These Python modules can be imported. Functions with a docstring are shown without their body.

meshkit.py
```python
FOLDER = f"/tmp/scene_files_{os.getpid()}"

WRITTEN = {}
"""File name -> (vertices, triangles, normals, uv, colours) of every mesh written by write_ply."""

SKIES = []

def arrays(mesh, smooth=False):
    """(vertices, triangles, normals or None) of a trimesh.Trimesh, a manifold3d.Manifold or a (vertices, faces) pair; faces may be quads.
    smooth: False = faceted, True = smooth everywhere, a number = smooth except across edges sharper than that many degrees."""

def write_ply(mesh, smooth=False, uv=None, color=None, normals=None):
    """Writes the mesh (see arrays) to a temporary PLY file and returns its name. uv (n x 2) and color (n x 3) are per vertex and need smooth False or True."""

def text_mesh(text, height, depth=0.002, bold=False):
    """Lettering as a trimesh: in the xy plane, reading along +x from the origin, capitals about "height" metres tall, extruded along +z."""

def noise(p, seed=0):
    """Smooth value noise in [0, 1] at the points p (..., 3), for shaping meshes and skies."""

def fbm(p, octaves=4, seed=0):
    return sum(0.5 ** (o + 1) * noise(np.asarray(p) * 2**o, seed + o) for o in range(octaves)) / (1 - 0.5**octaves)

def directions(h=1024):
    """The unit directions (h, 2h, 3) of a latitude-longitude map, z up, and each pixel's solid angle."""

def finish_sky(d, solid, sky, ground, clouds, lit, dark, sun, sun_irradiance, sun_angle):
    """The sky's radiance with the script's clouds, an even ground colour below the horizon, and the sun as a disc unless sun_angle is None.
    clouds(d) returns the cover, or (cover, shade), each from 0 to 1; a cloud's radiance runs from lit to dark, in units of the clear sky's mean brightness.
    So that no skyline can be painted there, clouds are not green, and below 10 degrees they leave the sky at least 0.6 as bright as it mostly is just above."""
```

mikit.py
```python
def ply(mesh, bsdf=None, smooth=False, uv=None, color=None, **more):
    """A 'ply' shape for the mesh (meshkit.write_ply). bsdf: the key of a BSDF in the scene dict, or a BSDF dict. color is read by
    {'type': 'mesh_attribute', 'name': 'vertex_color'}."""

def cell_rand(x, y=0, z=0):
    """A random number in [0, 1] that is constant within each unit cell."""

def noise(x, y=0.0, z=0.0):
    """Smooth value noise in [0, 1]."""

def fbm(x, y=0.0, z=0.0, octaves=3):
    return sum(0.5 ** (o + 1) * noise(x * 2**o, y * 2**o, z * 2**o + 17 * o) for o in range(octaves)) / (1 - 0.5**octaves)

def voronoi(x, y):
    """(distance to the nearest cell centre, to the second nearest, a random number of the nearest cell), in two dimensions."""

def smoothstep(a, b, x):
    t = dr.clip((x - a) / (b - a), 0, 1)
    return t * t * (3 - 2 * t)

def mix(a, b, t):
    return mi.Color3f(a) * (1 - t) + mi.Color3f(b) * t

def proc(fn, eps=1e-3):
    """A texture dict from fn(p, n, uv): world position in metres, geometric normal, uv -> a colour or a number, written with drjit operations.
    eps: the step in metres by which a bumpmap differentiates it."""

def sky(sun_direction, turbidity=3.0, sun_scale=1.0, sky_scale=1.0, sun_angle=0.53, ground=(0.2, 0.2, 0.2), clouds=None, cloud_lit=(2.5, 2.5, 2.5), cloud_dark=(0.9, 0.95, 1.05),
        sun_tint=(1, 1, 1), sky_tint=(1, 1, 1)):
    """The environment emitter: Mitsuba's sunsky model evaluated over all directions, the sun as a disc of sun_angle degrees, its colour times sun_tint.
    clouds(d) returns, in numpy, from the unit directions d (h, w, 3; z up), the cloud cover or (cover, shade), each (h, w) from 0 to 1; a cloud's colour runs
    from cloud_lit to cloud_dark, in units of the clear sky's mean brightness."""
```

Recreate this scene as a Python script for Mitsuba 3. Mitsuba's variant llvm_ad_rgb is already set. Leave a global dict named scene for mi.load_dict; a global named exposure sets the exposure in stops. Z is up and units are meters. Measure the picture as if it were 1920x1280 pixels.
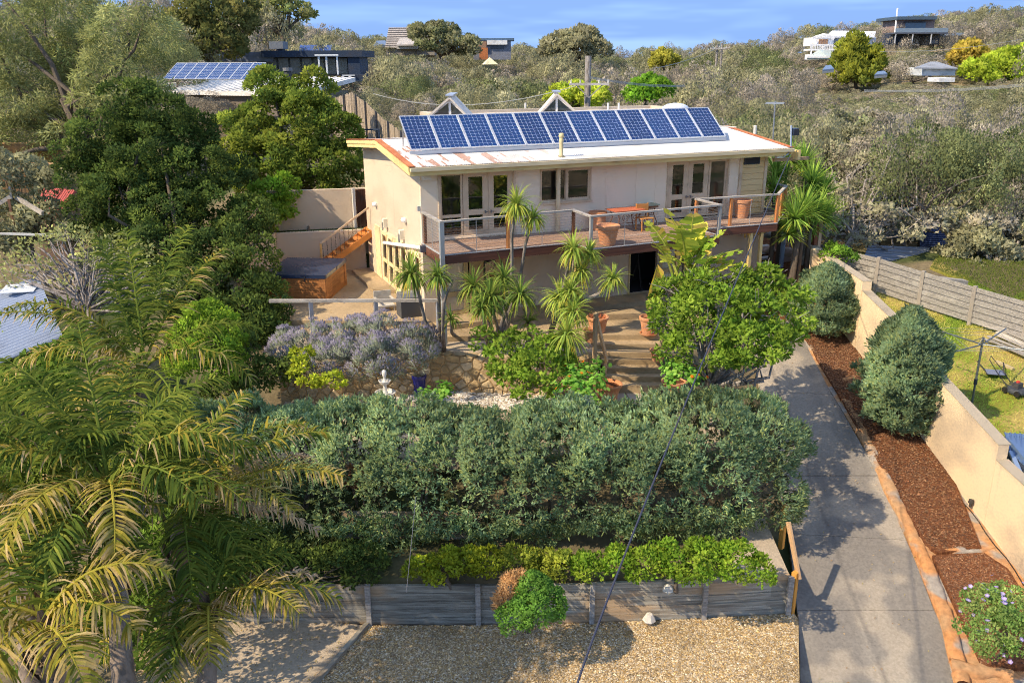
import math, numpy as np, trimesh, shapely, drjit as dr, mitsuba as mi, mikit, meshkit
from shapely.geometry import Polygon, Point, LineString, box as sbox
from mikit import proc, noise, fbm, voronoi, cell_rand, smoothstep, mix
T = mi.ScalarTransform4f
PI = math.pi
# ---------------------------------------------------------------- camera, sky, exposure
# x runs along the front of the house, y into its depth, z = 0 is the lower terrace
F_PX = 1600.0
PITCH, ROLL, AZ = np.radians(18.12), np.radians(-.25), np.radians(66.95)
EYE = np.array([0, 0, 8.2])
FW = np.array([np.cos(AZ) * np.cos(PITCH), np.sin(AZ) * np.cos(PITCH), -np.sin(PITCH)])
RT0 = np.array([np.sin(AZ), -np.cos(AZ), 0.]); DN0 = -np.cross(RT0, FW)
RT = np.cos(ROLL) * RT0 - np.sin(ROLL) * DN0
DN = np.cos(ROLL) * DN0 + np.sin(ROLL) * RT0
exposure = 2.25
scene, labels = {}, {}
scene['camera'] = dict(type='perspective', fov=2 * math.degrees(math.atan(960 / F_PX)), fov_axis='x', near_clip=.3, far_clip=3000.,
                       to_world=T().look_at(origin=EYE.tolist(), target=(EYE + FW * 10).tolist(), up=(-DN).tolist()))

def added_cloud(d):
    """thin high cloud added to lift the shade, blue haze added to dim the horizon"""
    el = d[..., 2]
    p = np.stack([d[..., 0] * 4, d[..., 1] * 4, el * 9], -1)
    high = np.clip(.25 + (meshkit.fbm(p + 3.1, 4, 5) - .5) * 1.2, 0, .6)  # unseen cover overhead, added as fill for the shade
    q = np.stack([d[..., 0] * 7, d[..., 1] * 7, el * 60], -1)
    bank = np.clip((.26 - el) / .16, 0, 1) * (1 - .3 * np.clip((meshkit.fbm(q, 4, 9) - .5) * 4, 0, 1))
    cover = np.maximum(bank, high)
    return cover, bank / np.maximum(cover, 1e-6)

SUN = np.array([-.74, -.075, .68])
scene['sky'] = mikit.sky(SUN, turbidity=2.5, sun_scale=.85, sky_scale=1.5, sky_tint=(.93, 1.0, 1.15), clouds=added_cloud, cloud_lit=(1.7, 1.75, 1.85), cloud_dark=(.50, .85, 1.62), sun_tint=(1.0, .99, .96), ground=(.14, .14, .10))

# ---------------------------------------------------------------- survey helpers: a sight line of the photograph met with a plane of the place
def ray(x, y): return FW + (x - 960) / F_PX * RT + (y - 640) / F_PX * DN
def at_z(x, y, z):
    r = ray(x, y); return EYE + r * ((z - EYE[2]) / r[2])
def at_x(x, y, X):
    r = ray(x, y); return EYE + r * ((X - EYE[0]) / r[0])
def at_y(x, y, Y):
    r = ray(x, y); return EYE + r * ((Y - EYE[1]) / r[1])
def at_d(x, y, d): return EYE + ray(x, y) * d
G0, GU, GS = np.array([12., 12.4, -3.3]), np.array([.645, .765]), .2
def zg(p): return G0[2] + GS * ((np.asarray(p)[..., 0] - G0[0]) * GU[0] + (np.asarray(p)[..., 1] - G0[1]) * GU[1])
def at_g(x, y, off=0.):           # the slope of the drive
    r = ray(x, y)
    return EYE + r * ((G0[2] + off - EYE[2] + GS * ((EYE[:2] - G0[:2]) @ GU)) / (r[2] - GS * (r[:2] @ GU)))
def height(base, x, y):
    r = ray(x, y); return (EYE + r * ((r[:2] @ base[:2]) / (r[:2] @ r[:2])))[2] - base[2]
def nrm(v):
    v = np.asarray(v, float); return v / np.maximum(np.linalg.norm(v, axis=-1, keepdims=True), 1e-12)
V3 = lambda *a: np.array(a, float)

# ---------------------------------------------------------------- names and labels
_count = {}
def new(name):
    n = _count.get(name, -1) + 1; _count[name] = n
    return name if n == 0 else f'{name}_{n:03d}'
def thing(name, label, cat, group=None):
    k = new(name); labels[k] = {'label': label, 'category': cat}
    if group: labels[k]['group'] = group
    return k
def put(key, shape, parent=None, label=None, kind=None):
    k = new(parent + '__' + key) if parent else key
    scene[k] = shape
    if label or kind:
        labels.setdefault(k, {})
        if label: labels[k]['label'] = label
        if kind: labels[k]['kind'] = kind
    return k
def struct(name, shape, label=None):
    k = new(name); scene[k] = shape; labels[k] = {'kind': 'structure'}
    if label: labels[k]['label'] = label
    return k
def stuff(name, shape, label, cat):
    k = new(name); scene[k] = shape; labels[k] = {'kind': 'stuff', 'label': label, 'category': cat}
    return k

# ---------------------------------------------------------------- meshes
LEAF_GAIN = 1.7      # multiplies every leaf colour written below, to brighten all foliage evenly
class M:
    """collects triangles with a colour per vertex and, for foliage, a normal per vertex"""
    def __init__(s): s.v, s.f, s.c, s.n, s.k = [], [], [], [], 0
    def add(s, v, f, c=None, n=None):
        v = np.asarray(v, float); f = np.asarray(f, int)
        if f.ndim == 2 and f.shape[1] == 4: f = np.vstack([f[:, [0, 1, 2]], f[:, [0, 2, 3]]])
        s.v.append(v); s.f.append(f + s.k); s.k += len(v)
        if c is not None: s.c.append(np.broadcast_to(np.asarray(c, float), (len(v), 3)))
        if n is not None: s.n.append(n)
        return s
    def tm(s, m, c=None): return s.add(m.vertices, m.faces, c)
    def box(s, lo, hi, c=None, R=None, o=None):
        lo, hi = np.minimum(lo, hi), np.maximum(lo, hi)
        v = np.array([[x, y, z] for x in (lo[0], hi[0]) for y in (lo[1], hi[1]) for z in (lo[2], hi[2])], float)
        if R is not None: v = v @ np.asarray(R) + (0 if o is None else o)
        return s.add(v, BOXF, c)
    def beam(s, a, b, w, h, c=None, up=(0, 0, 1)):
        """a bar from a to b, w wide and h high, its section centred on the line"""
        a, b = np.asarray(a, float), np.asarray(b, float); d = nrm(b - a)
        u = np.asarray(up, float)
        if abs(d @ nrm(u)) > .98: u = V3(0, 1, 0) if abs(d[1]) < .9 else V3(1, 0, 0)
        x = nrm(np.cross(d, u)); y = np.cross(x, d)
        v = np.array([p + x * i * w / 2 + y * j * h / 2 for p in (a, b) for i in (-1, 1) for j in (-1, 1)])
        return s.add(v, BOXF, c)
    def post(s, a, z1, w, c=None, ang=0., z0=None):
        a = np.asarray(a, float); z0 = a[2] if z0 is None else z0
        ca, sa = math.cos(ang), math.sin(ang)
        q = [(-w / 2, -w / 2), (w / 2, -w / 2), (w / 2, w / 2), (-w / 2, w / 2)]
        v = np.array([[a[0] + x * ca - y * sa, a[1] + x * sa + y * ca, z] for z in (z0, z1) for x, y in q])
        return s.add(v, HEXF, c)
    def tube(s, pts, rad, c=None, n=6, cap=True):
        p = np.asarray(pts, float); k = len(p); r = np.broadcast_to(rad, (k,))
        t = nrm(np.gradient(p, axis=0)); a = np.cross(t, np.where(np.abs(t[:, 2:]) < .9, [[0, 0, 1.]], [[1., 0, 0]])); a = nrm(a); b = np.cross(t, a)
        ang = np.arange(n) * 2 * PI / n
        v = (p[:, None] + r[:, None, None] * (np.cos(ang)[None, :, None] * a[:, None] + np.sin(ang)[None, :, None] * b[:, None])).reshape(-1, 3)
        i, j = np.meshgrid(np.arange(k - 1), np.arange(n), indexing='ij')
        q = np.stack([i * n + j, i * n + (j + 1) % n, (i + 1) * n + (j + 1) % n, (i + 1) * n + j], -1).reshape(-1, 4)
        f = np.vstack([q[:, [0, 1, 2]], q[:, [0, 2, 3]]])
        if cap:
            v = np.vstack([v, p[:1], p[-1:]]); m = len(v)
            jj = np.arange(n); f = np.vstack([f, np.stack([jj * 0 + m - 2, (jj + 1) % n, jj], 1), np.stack([jj * 0 + m - 1, (k - 1) * n + jj, (k - 1) * n + (jj + 1) % n], 1)])
        return s.add(v, f, c)
    def lathe(s, prof, o=(0, 0, 0), c=None, n=24):
        prof = np.asarray(prof, float); a = np.arange(n) * 2 * PI / n
        v = np.stack([prof[:, None, 0] * np.cos(a), prof[:, None, 0] * np.sin(a), np.broadcast_to(prof[:, None, 1], (len(prof), n))], -1).reshape(-1, 3) + o
        i, j = np.meshgrid(np.arange(len(prof) - 1), np.arange(n), indexing='ij')
        return s.add(v, np.stack([i * n + j, i * n + (j + 1) % n, (i + 1) * n + (j + 1) % n, (i + 1) * n + j], -1).reshape(-1, 4), c)
    def prism(s, poly, z0, z1, c=None):
        """a plan polygon (x, y) pulled from z0 up to z1"""
        m = trimesh.creation.extrude_polygon(poly if hasattr(poly, 'geom_type') else Polygon(poly), z1 - z0, engine='earcut'); m.apply_translation([0, 0, z0]); return s.tm(m, c)
    def slab(s, poly, o, U, W, th, c=None):
        """a polygon in (u, w) on the plane o + u U + w W, pulled th along U x W"""
        m = trimesh.creation.extrude_polygon(poly, th, engine='earcut'); v = m.vertices; N = np.cross(U, W)
        return s.add(np.asarray(o) + v[:, :1] * U + v[:, 1:2] * W + v[:, 2:] * N, m.faces, c)
    def skirt(s, top, drop, c=None):
        """a closed slab under the ring of points top (their own heights), drop thick"""
        p = np.asarray(top, float)
        if Polygon(p[:, :2]).exterior.is_ccw is False: p = p[::-1]
        v2, f = trimesh.creation.triangulate_polygon(Polygon(p[:, :2]), engine='earcut')
        from scipy.spatial import cKDTree
        z = p[cKDTree(p[:, :2]).query(v2)[1], 2]; a = np.column_stack([v2, z]); b = np.column_stack([v2, z - drop]); n = len(a)
        nz = np.cross(a[f[:, 1]] - a[f[:, 0]], a[f[:, 2]] - a[f[:, 0]])[:, 2]; f = np.where(nz[:, None] < 0, f[:, ::-1], f)
        s.add(a, f, c); s.add(b, f[:, ::-1], c)
        k = len(p); w = np.vstack([p, p - [0, 0, drop]]); i = np.arange(k); j = (i + 1) % k
        return s.add(w, np.stack([i, i + k, j + k, j], 1), c)
    def arrays(s):
        return np.vstack(s.v), np.vstack(s.f), (np.vstack(s.c) if s.c else None), (np.vstack(s.n) if s.n else None)
    def shape(s, bsdf, smooth=False, **more):
        v, f, c, n = s.arrays()
        if c is not None and bsdf.startswith('leaf'): c = np.clip(c * LEAF_GAIN, 0, .88)
        if n is not None:
            return dict(type='ply', filename=meshkit.write_ply((v, f), False, None, c, normals=n), face_normals=False, bsdf=dict(type='ref', id='mat_' + bsdf), **more)
        if c is not None and smooth not in (False, True): smooth = False
        return mikit.ply((v, f), 'mat_' + bsdf, smooth=smooth, color=c, **more)
BOXF = np.array([[0, 1, 3], [0, 3, 2], [4, 6, 7], [4, 7, 5], [0, 4, 5], [0, 5, 1], [2, 3, 7], [2, 7, 6], [0, 2, 6], [0, 6, 4], [1, 5, 7], [1, 7, 3]])
HEXF = np.array([[0, 1, 5, 4], [1, 2, 6, 5], [2, 3, 7, 6], [3, 0, 4, 7], [4, 5, 6, 7], [3, 2, 1, 0]])
def srgb(r, g, b): return np.array([((x / 255 + .055) / 1.055) ** 2.4 if x > 10 else x / 255 / 12.92 for x in (r, g, b)])
def part(parent, name, mesh, bsdf, smooth=False, label=None, kind=None): return put(name, mesh.shape(bsdf, smooth), parent, label, kind)
def B(lo, hi, c=None): return M().box(lo, hi, c)

# ---------------------------------------------------------------- materials
def rgb(*c): return {'type': 'rgb', 'value': [float(x) for x in (c[0] if len(c) == 1 else c)]}
VC = {'type': 'mesh_attribute', 'name': 'vertex_color'}
def matte(col, rough=.8, spec=.3, **kw): return dict(type='twosided', bsdf=dict(type='principled', base_color=col, roughness=rough, specular=spec, **kw))
scene['leaf'] = dict(type='principledthin', base_color=VC, roughness=.55, diff_trans=.75, spec_trans=0., eta=1.35)
scene['leaf_gloss'] = dict(type='principledthin', base_color=VC, roughness=.33, diff_trans=.7, spec_trans=0., eta=1.5)
def f_grime(p, n, uv): return .10 + .5 * smoothstep(.45, .8, fbm(p.x * 1.3 + 7, p.y * 1.3, p.z * 1.7)) * fbm(p.x * 9, p.y * 9, p.z * 9)
scene['paint'] = dict(type='blendbsdf', weight=proc(f_grime), a=matte(VC, .6, .4), b=matte(rgb(.09, .075, .055), .95, .1))
scene['metal'] = matte(VC, .38, .5, metallic=.65)
scene['glossy'] = matte(VC, .18, .6, clearcoat=.6)
def wall_fn(base, dirt, k=1.):
    def f(p, n, uv):
        big = fbm(p.x * .55, p.y * .55 + 3, p.z * .7)
        streak = noise(p.x * 5 + p.y * 5, p.z * .35, 1.5)
        fine = fbm(p.x * 22, p.y * 22, p.z * 22)
        t = k * (.55 * smoothstep(.42, .8, big) + .35 * smoothstep(.62, .95, streak) * big + .35 * (fine - .5))
        return mix(base, dirt, dr.clip(t, 0, 1))
    return f
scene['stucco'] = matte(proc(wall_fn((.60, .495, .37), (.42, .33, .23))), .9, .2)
scene['facade_panel'] = matte(proc(wall_fn((.80, .67, .50), (.62, .53, .40), 1.3)), .9, .2)  # same cream paint as the stucco, made paler to lift the shaded front
scene['boundary_render'] = matte(proc(wall_fn((.75, .59, .375), (.38, .31, .235), 1.6)), .9, .2)
def f_wood(scale, a, b, c, ax):
    def f(p, n, uv):
        l, w = (p.x, p.y) if ax == 'x' else (p.x * .98 - p.y * .2, p.y) if ax == 'r' else (p.z, p.x + p.y)
        g = fbm(l * 1.1 * scale, w * 26 * scale, p.z * (26 if ax != 'z' else 1) * scale)
        s = noise(l * .6, w * 3, p.z * 3)
        return mix(mix(a, b, smoothstep(.3, .7, g)), c, smoothstep(.55, .9, s) * .6)
    return f
scene['deck_wood'] = matte(proc(f_wood(1, (.30, .20, .145), (.20, .13, .095), (.36, .28, .23), 'x')), .85, .2)
scene['grey_wood'] = matte(proc(f_wood(1, (.36, .34, .31), (.24, .225, .205), (.44, .42, .38), 'r')), .9, .2)
scene['jarrah'] = matte(proc(f_wood(.8, (.14, .055, .033), (.085, .035, .024), (.2, .12, .09), 'x')), .6, .3)
def f_sleeper(p, n, uv):
    l = p.x * .96 - p.y * .29; w = p.z
    g = fbm(l * 1.6, w * 34, p.y * 4)
    board = cell_rand(dr.floor((p.z + 10) * 4.9), dr.floor(l * .41), 3)
    c = mix((.36, .345, .29), (.19, .175, .145), smoothstep(.25, .75, g))
    c = mix(c, mi.Color3f(.40, .27, .15), .75 * smoothstep(.45, .75, fbm(l * .8, w * 3, 4.)))
    return c * (.72 + .5 * board)
scene['sleeper_wood'] = matte(proc(f_sleeper), .9, .2)
def f_roof(p, n, uv):
    wave = p.x * 13.1579
    c = mix((.60, .60, .585), (.46, .455, .435), smoothstep(.45, .85, fbm(p.x * .8, p.y * .9, 2.)))
    streak = noise(dr.floor(wave) * .7 + 3, p.y * .9, 5.) * .55 + fbm(p.x * 1.4, p.y * 1.6, 9.) * .6
    left = smoothstep(15., 8., p.x)
    r = smoothstep(.80 - .13 * left, .88 - .13 * left, streak + .06 * noise(p.x * 30, p.y * 14))
    c = mix(c, mi.Color3f(.30, .115, .045), r * (.15 + .65 * left))
    return c
scene['corrugated_iron'] = matte(proc(f_roof), .5, .4)
def f_rust(p, n, uv): return mix((.34, .095, .04), (.5, .22, .11), fbm(p.x * 4, p.y * 4, p.z * 4))
scene['rust'] = matte(proc(f_rust), .9, .1)
scene['solar_cell'] = dict(type='twosided', bsdf=dict(type='principled', base_color=rgb(.008, .043, .17), roughness=.3, specular=.3))
scene['solar_cell_dark'] = dict(type='twosided', bsdf=dict(type='principled', base_color=rgb(.006, .032, .135), roughness=.26, specular=.35))
scene['pane'] = dict(type='thindielectric', int_ior=1.6)
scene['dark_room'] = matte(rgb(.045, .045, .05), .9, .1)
def f_concrete(p, n, uv):
    t = (p.x - 12.) * .465 + (p.y - 12.4) * .885; s = (p.x - 12.) * .885 - (p.y - 12.4) * .465
    big = fbm(p.x * .45, p.y * .45, 1.)
    fine = fbm(p.x * 24, p.y * 24, 3.)
    worn = smoothstep(.38, .62, fbm(s * 1.1 + 3, t * .25, 8.))
    c = mix((.30, .275, .235), (.185, .172, .155), worn * .75 + .25 * big)
    c = mix(c, mi.Color3f(.36, .315, .25), smoothstep(.58, .70, fbm(p.x * .75 + 11, p.y * .75 + 4, 2.)) * .8)
    c = mix(c, mi.Color3f(.11, .105, .10), .45 * smoothstep(.11, .0, dr.abs(s - 1.45 + .1 * noise(t * .9))) )
    return c * (.78 + .44 * fine)
scene['concrete'] = matte(proc(f_concrete), .9, .25)
def f_paving(p, n, uv):
    c = mix((.40, .305, .185), (.28, .21, .125), smoothstep(.3, .75, fbm(p.x * .9, p.y * .9, p.z * 2)))
    return c * (.82 + .36 * fbm(p.x * 16, p.y * 16, p.z * 16))
scene['paving'] = matte(proc(f_paving), .85, .25)
def f_earth(p, n, uv):
    c = mix((.20, .16, .10), (.11, .095, .055), fbm(p.x * .7, p.y * .7, 4.))
    return mix(c, mi.Color3f(.05, .065, .025), smoothstep(.45, .7, fbm(p.x * .23, p.y * .23, 1.))) * (.7 + .6 * fbm(p.x * 7, p.y * 7, 2.))
scene['earth'] = matte(proc(f_earth), .95, .1)
def f_gravel(p, n, uv):
    d, d2, r = voronoi(p.x * 24, p.y * 24)
    c = mix((.52, .38, .19), (.30, .21, .10), smoothstep(.25, .75, fbm(p.x * .6, p.y * .6, 3.)))
    return mix(c, mi.Color3f(.62, .50, .33), r * .6) * (.4 + .6 * smoothstep(0., .35, d2 - d))
scene['gravel_bed'] = matte(proc(f_gravel), .95, .1)
def f_sand(p, n, uv): return mix((.46, .385, .29), (.35, .29, .21), fbm(p.x * 2, p.y * 2, 7.)) * (.8 + .4 * fbm(p.x * 30, p.y * 30, 1.))
scene['pale_grit'] = matte(proc(f_sand), .95, .1)
def f_mulch(p, n, uv):
    d, d2, r = voronoi(p.x * 26 + p.y * 9, p.y * 17)
    return mix((.115, .045, .021), (.21, .09, .042), r) * (.55 + .45 * smoothstep(0., .3, d2 - d))
scene['mulch_bed'] = matte(proc(f_mulch), .95, .1)
def f_rendered_rock(p, n, uv):
    g = fbm(p.x * 1.6, p.y * 1.6, p.z * 2.2)
    c = mix((.47, .225, .09), (.40, .25, .135), smoothstep(.3, .7, g))
    return mix(c, mi.Color3f(.30, .27, .235), smoothstep(.5, .64, fbm(p.x * 1.5 + 4, p.y * 1.5, p.z * 3))) * (.62 + .76 * fbm(p.x * 13, p.y * 13, p.z * 13))
scene['rendered_rock'] = matte(proc(f_rendered_rock), .95, .15)
def f_lawn(p, n, uv):
    c = mix((.20, .20, .035), (.34, .27, .09), smoothstep(.35, .65, fbm(p.x * .8, p.y * .8, 3.)))
    c = mix(c, mi.Color3f(.10, .16, .02), smoothstep(.5, .7, fbm(p.x * .5 + 9, p.y * .5, 6.)))
    return c * (.7 + .6 * fbm(p.x * 14, p.y * 14, 3.))
scene['lawn_base'] = matte(proc(f_lawn), .95, .1)
def f_stone(p, n, uv):
    q = fbm(p.x * 7, p.y * 7, p.z * 7)
    return .12 + .55 * smoothstep(.4, .7, q)
scene['field_stone'] = dict(type='blendbsdf', weight=proc(f_stone), a=matte(VC, .9, .2), b=matte(rgb(.30, .235, .15), .95, .1))
def f_bark(p, n, uv): return .15 + .6 * smoothstep(.35, .7, fbm(p.x * 14, p.y * 14, p.z * 3))
scene['bark'] = dict(type='blendbsdf', weight=proc(f_bark), a=matte(VC, .95, .1), b=matte(rgb(.10, .085, .07), .95, .1))
def f_clay(p, n, uv): return .05 + .5 * smoothstep(.45, .75, fbm(p.x * 3.1, p.y * 3.1, p.z * 4))
scene['terracotta'] = dict(type='blendbsdf', weight=proc(f_clay), a=matte(rgb(.56, .245, .115), .8, .25), b=matte(rgb(.60, .36, .22), .9, .15))
def f_cedar(p, n, uv):
    b = cell_rand(dr.floor(p.z * 11), dr.floor((p.x + p.y) * .7), 1.)
    return mix((.40, .18, .06), (.27, .105, .035), fbm((p.x + p.y) * 2, p.z * 40, 1.)) * (.8 + .4 * b)
scene['cobalt'] = matte(rgb(.008, .012, .16), .15, .6, clearcoat=.8)
scene['cedar'] = matte(proc(f_cedar), .5, .4)
for k in [k for k in scene if k not in ('camera', 'sky')]: scene['mat_' + k] = scene.pop(k)
# ---------------------------------------------------------------- the land: one sheet to the horizon
FWH, RTH = nrm(FW[:2]), nrm(RT0[:2])
TAN_PX = np.array([-500, 120, 430, 700, 960, 1200, 1330, 1440, 1560, 1800, 2300]); TANS = (TAN_PX - 960) / 1682.
DROWS = np.array([0, 8, 15.75, 16.2, 20.5, 22.4, 23.2, 24.05, 24.5, 25.3, 33.4, 36, 38.5, 46, 60, 100, 160, 260, 420, 1500])
_G = lambda d, t: (lambda p: zg(p) - .16)(d * FWH + d * t * RTH)
_near = [-3.6, -3.5, -3.42, -2.55, -1.55, -1.45, -1.43, -1.4, -.6, -.5, -.4]
_nr = [-3.6, -3.5, -3.42, -2.55, -1.5, -1.45, -1.45, -1.4, -1.3, -.55, -.4]
ZT = np.array([
    _near[:3] + [-3.3, -3., -2.6, -2.4, -2.3, -2.3, -2.2, -1.6, -1., -.3, 1.2, 4, 10, 13, 16, 18, 18],
    _near[:3] + [-3.2, -2.6, -2.0, -1.8, -1.7, -1.6, -1.5, -1., -.6, -.2, 1.2, 4, 9.5, 12, 15, 16, 16],
    _near + [1.2, 2.4, 3.0, 3.6, 6.5, 9, 10, 10, 10],
    _near + [1.2, 2.2, 2.0, 2.0, 4.5, 6.5, 8, 9, 9],
    _nr + [.4, .4, 0, -.3, 1, 2.6, 5.3, 6, 6],
    _nr + [0, -.2, -.5, -.8, .5, 1.8, 4.6, 5.4, 5.4],
    _nr[:5] + [-1.45, -1.2, -1., -.9, -.6, -.4, 0, -.3, -.8, -1, 1.2, 3, 6.5, 8, 8],
    [_G(d, TANS[7]) for d in DROWS[:11]] + [0, -.4, -1, -1, 1.5, 4, 8.5, 10, 10],
    [_G(d, TANS[8]) for d in DROWS[:11]] + [0, -.5, -1.2, -1, 2, 6, 11, 13, 13],
    [_G(d, TANS[9]) for d in DROWS[:11]] + [.4, -.2, -.9, -.5, 4, 9, 15, 17, 17],
    [_G(d, TANS[10]) for d in DROWS[:10]] + [.2, .2, 0, 0, 1, 6, 11, 17, 19, 19]])
from scipy.interpolate import RegularGridInterpolator
_zt = RegularGridInterpolator((TANS, DROWS), ZT, bounds_error=False, fill_value=None)
def ground_z(x, y):
    x, y = np.asarray(x, float), np.asarray(y, float)
    d = np.clip(x * FWH[0] + y * FWH[1], 0.01, 1499); t = np.clip((x * RTH[0] + y * RTH[1]) / d, TANS[0], TANS[-1])
    return _zt(np.stack([t, d], -1)).reshape(x.shape)[()]
tt = np.concatenate([np.linspace(-14, -1, 10), np.linspace(-.9, .9, 91), np.linspace(1, 14, 10)])
dd = np.concatenate([np.linspace(.5, 15, 12), [15.5, 15.75, 15.9, 16.05, 16.2, 16.6], np.linspace(17.2, 40, 40), np.geomspace(41, 1400, 60)])
gx = dd[:, None] * FWH[0] + dd[:, None] * tt * RTH[0]; gy = dd[:, None] * FWH[1] + dd[:, None] * tt * RTH[1]
gz = ground_z(gx, gy) + (meshkit.fbm(np.stack([gx * .4, gy * .4, gx * 0], -1), 3) - .5) * np.clip((dd[:, None] - 34) / 20, 0, 1) * .8
i, j = np.meshgrid(np.arange(len(dd) - 1), np.arange(len(tt) - 1), indexing='ij'); k = len(tt)
gv = np.stack([gx, gy, gz], -1).reshape(-1, 3)
gf = np.stack([i * k + j, i * k + j + 1, (i + 1) * k + j + 1, (i + 1) * k + j], -1).reshape(-1, 4)
back = np.array([[-60, -900, -3.7], [900, -900, -3.7], [-900, -900, -3.7], [-900, .2, -3.7], [900, .2, -3.7]], float)
g = M().add(gv, gf)
struct('ground', g.shape('earth', True))
# the street side behind the camera
e0 = dd[0] * FWH
g = M(); w = RTH * 1400; b0 = e0 + FWH * .3; b1 = e0 - FWH * 900
g.add(np.array([[*(b0 - w), -3.62], [*(b0 + w), -3.62], [*(b1 + w), -3.62], [*(b1 - w), -3.62]]), [[0, 2, 1], [0, 3, 2]])
struct('street_ground', g.shape('earth'))

# gravel court, the pale bed beside it, the drive
L = lambda *ps, z: np.array([at_z(x, y, z) for x, y in ps])
court = L((440, 1176), (700, 1173), (893, 1172), (1105, 1168), (1300, 1160), (1490, 1150), (1497, 1160), (1500, 1340), (1500, 1500), (200, 1500), (260, 1176), z=-3.3)
struct('gravel_court', M().skirt(court, .1).shape('gravel_bed'))
bed = L((388, 1150), (560, 1160), (688, 1172), (592, 1282), (500, 1400), (360, 1400), (375, 1280), z=-3.285)
struct('pale_grit_bed', M().skirt(bed, .06).shape('pale_grit'))
a, b = at_z(690, 1172, -3.3), at_z(500, 1388, -3.3)
e = thing('edging_board', 'grey timber edging board between pale grit and golden gravel', 'edging'); g = M(); g.beam(a + V3(0, 0, .02), b + V3(0, 0, .02), .09, .16)
scene[e] = g.shape('sleeper_wood')
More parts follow.
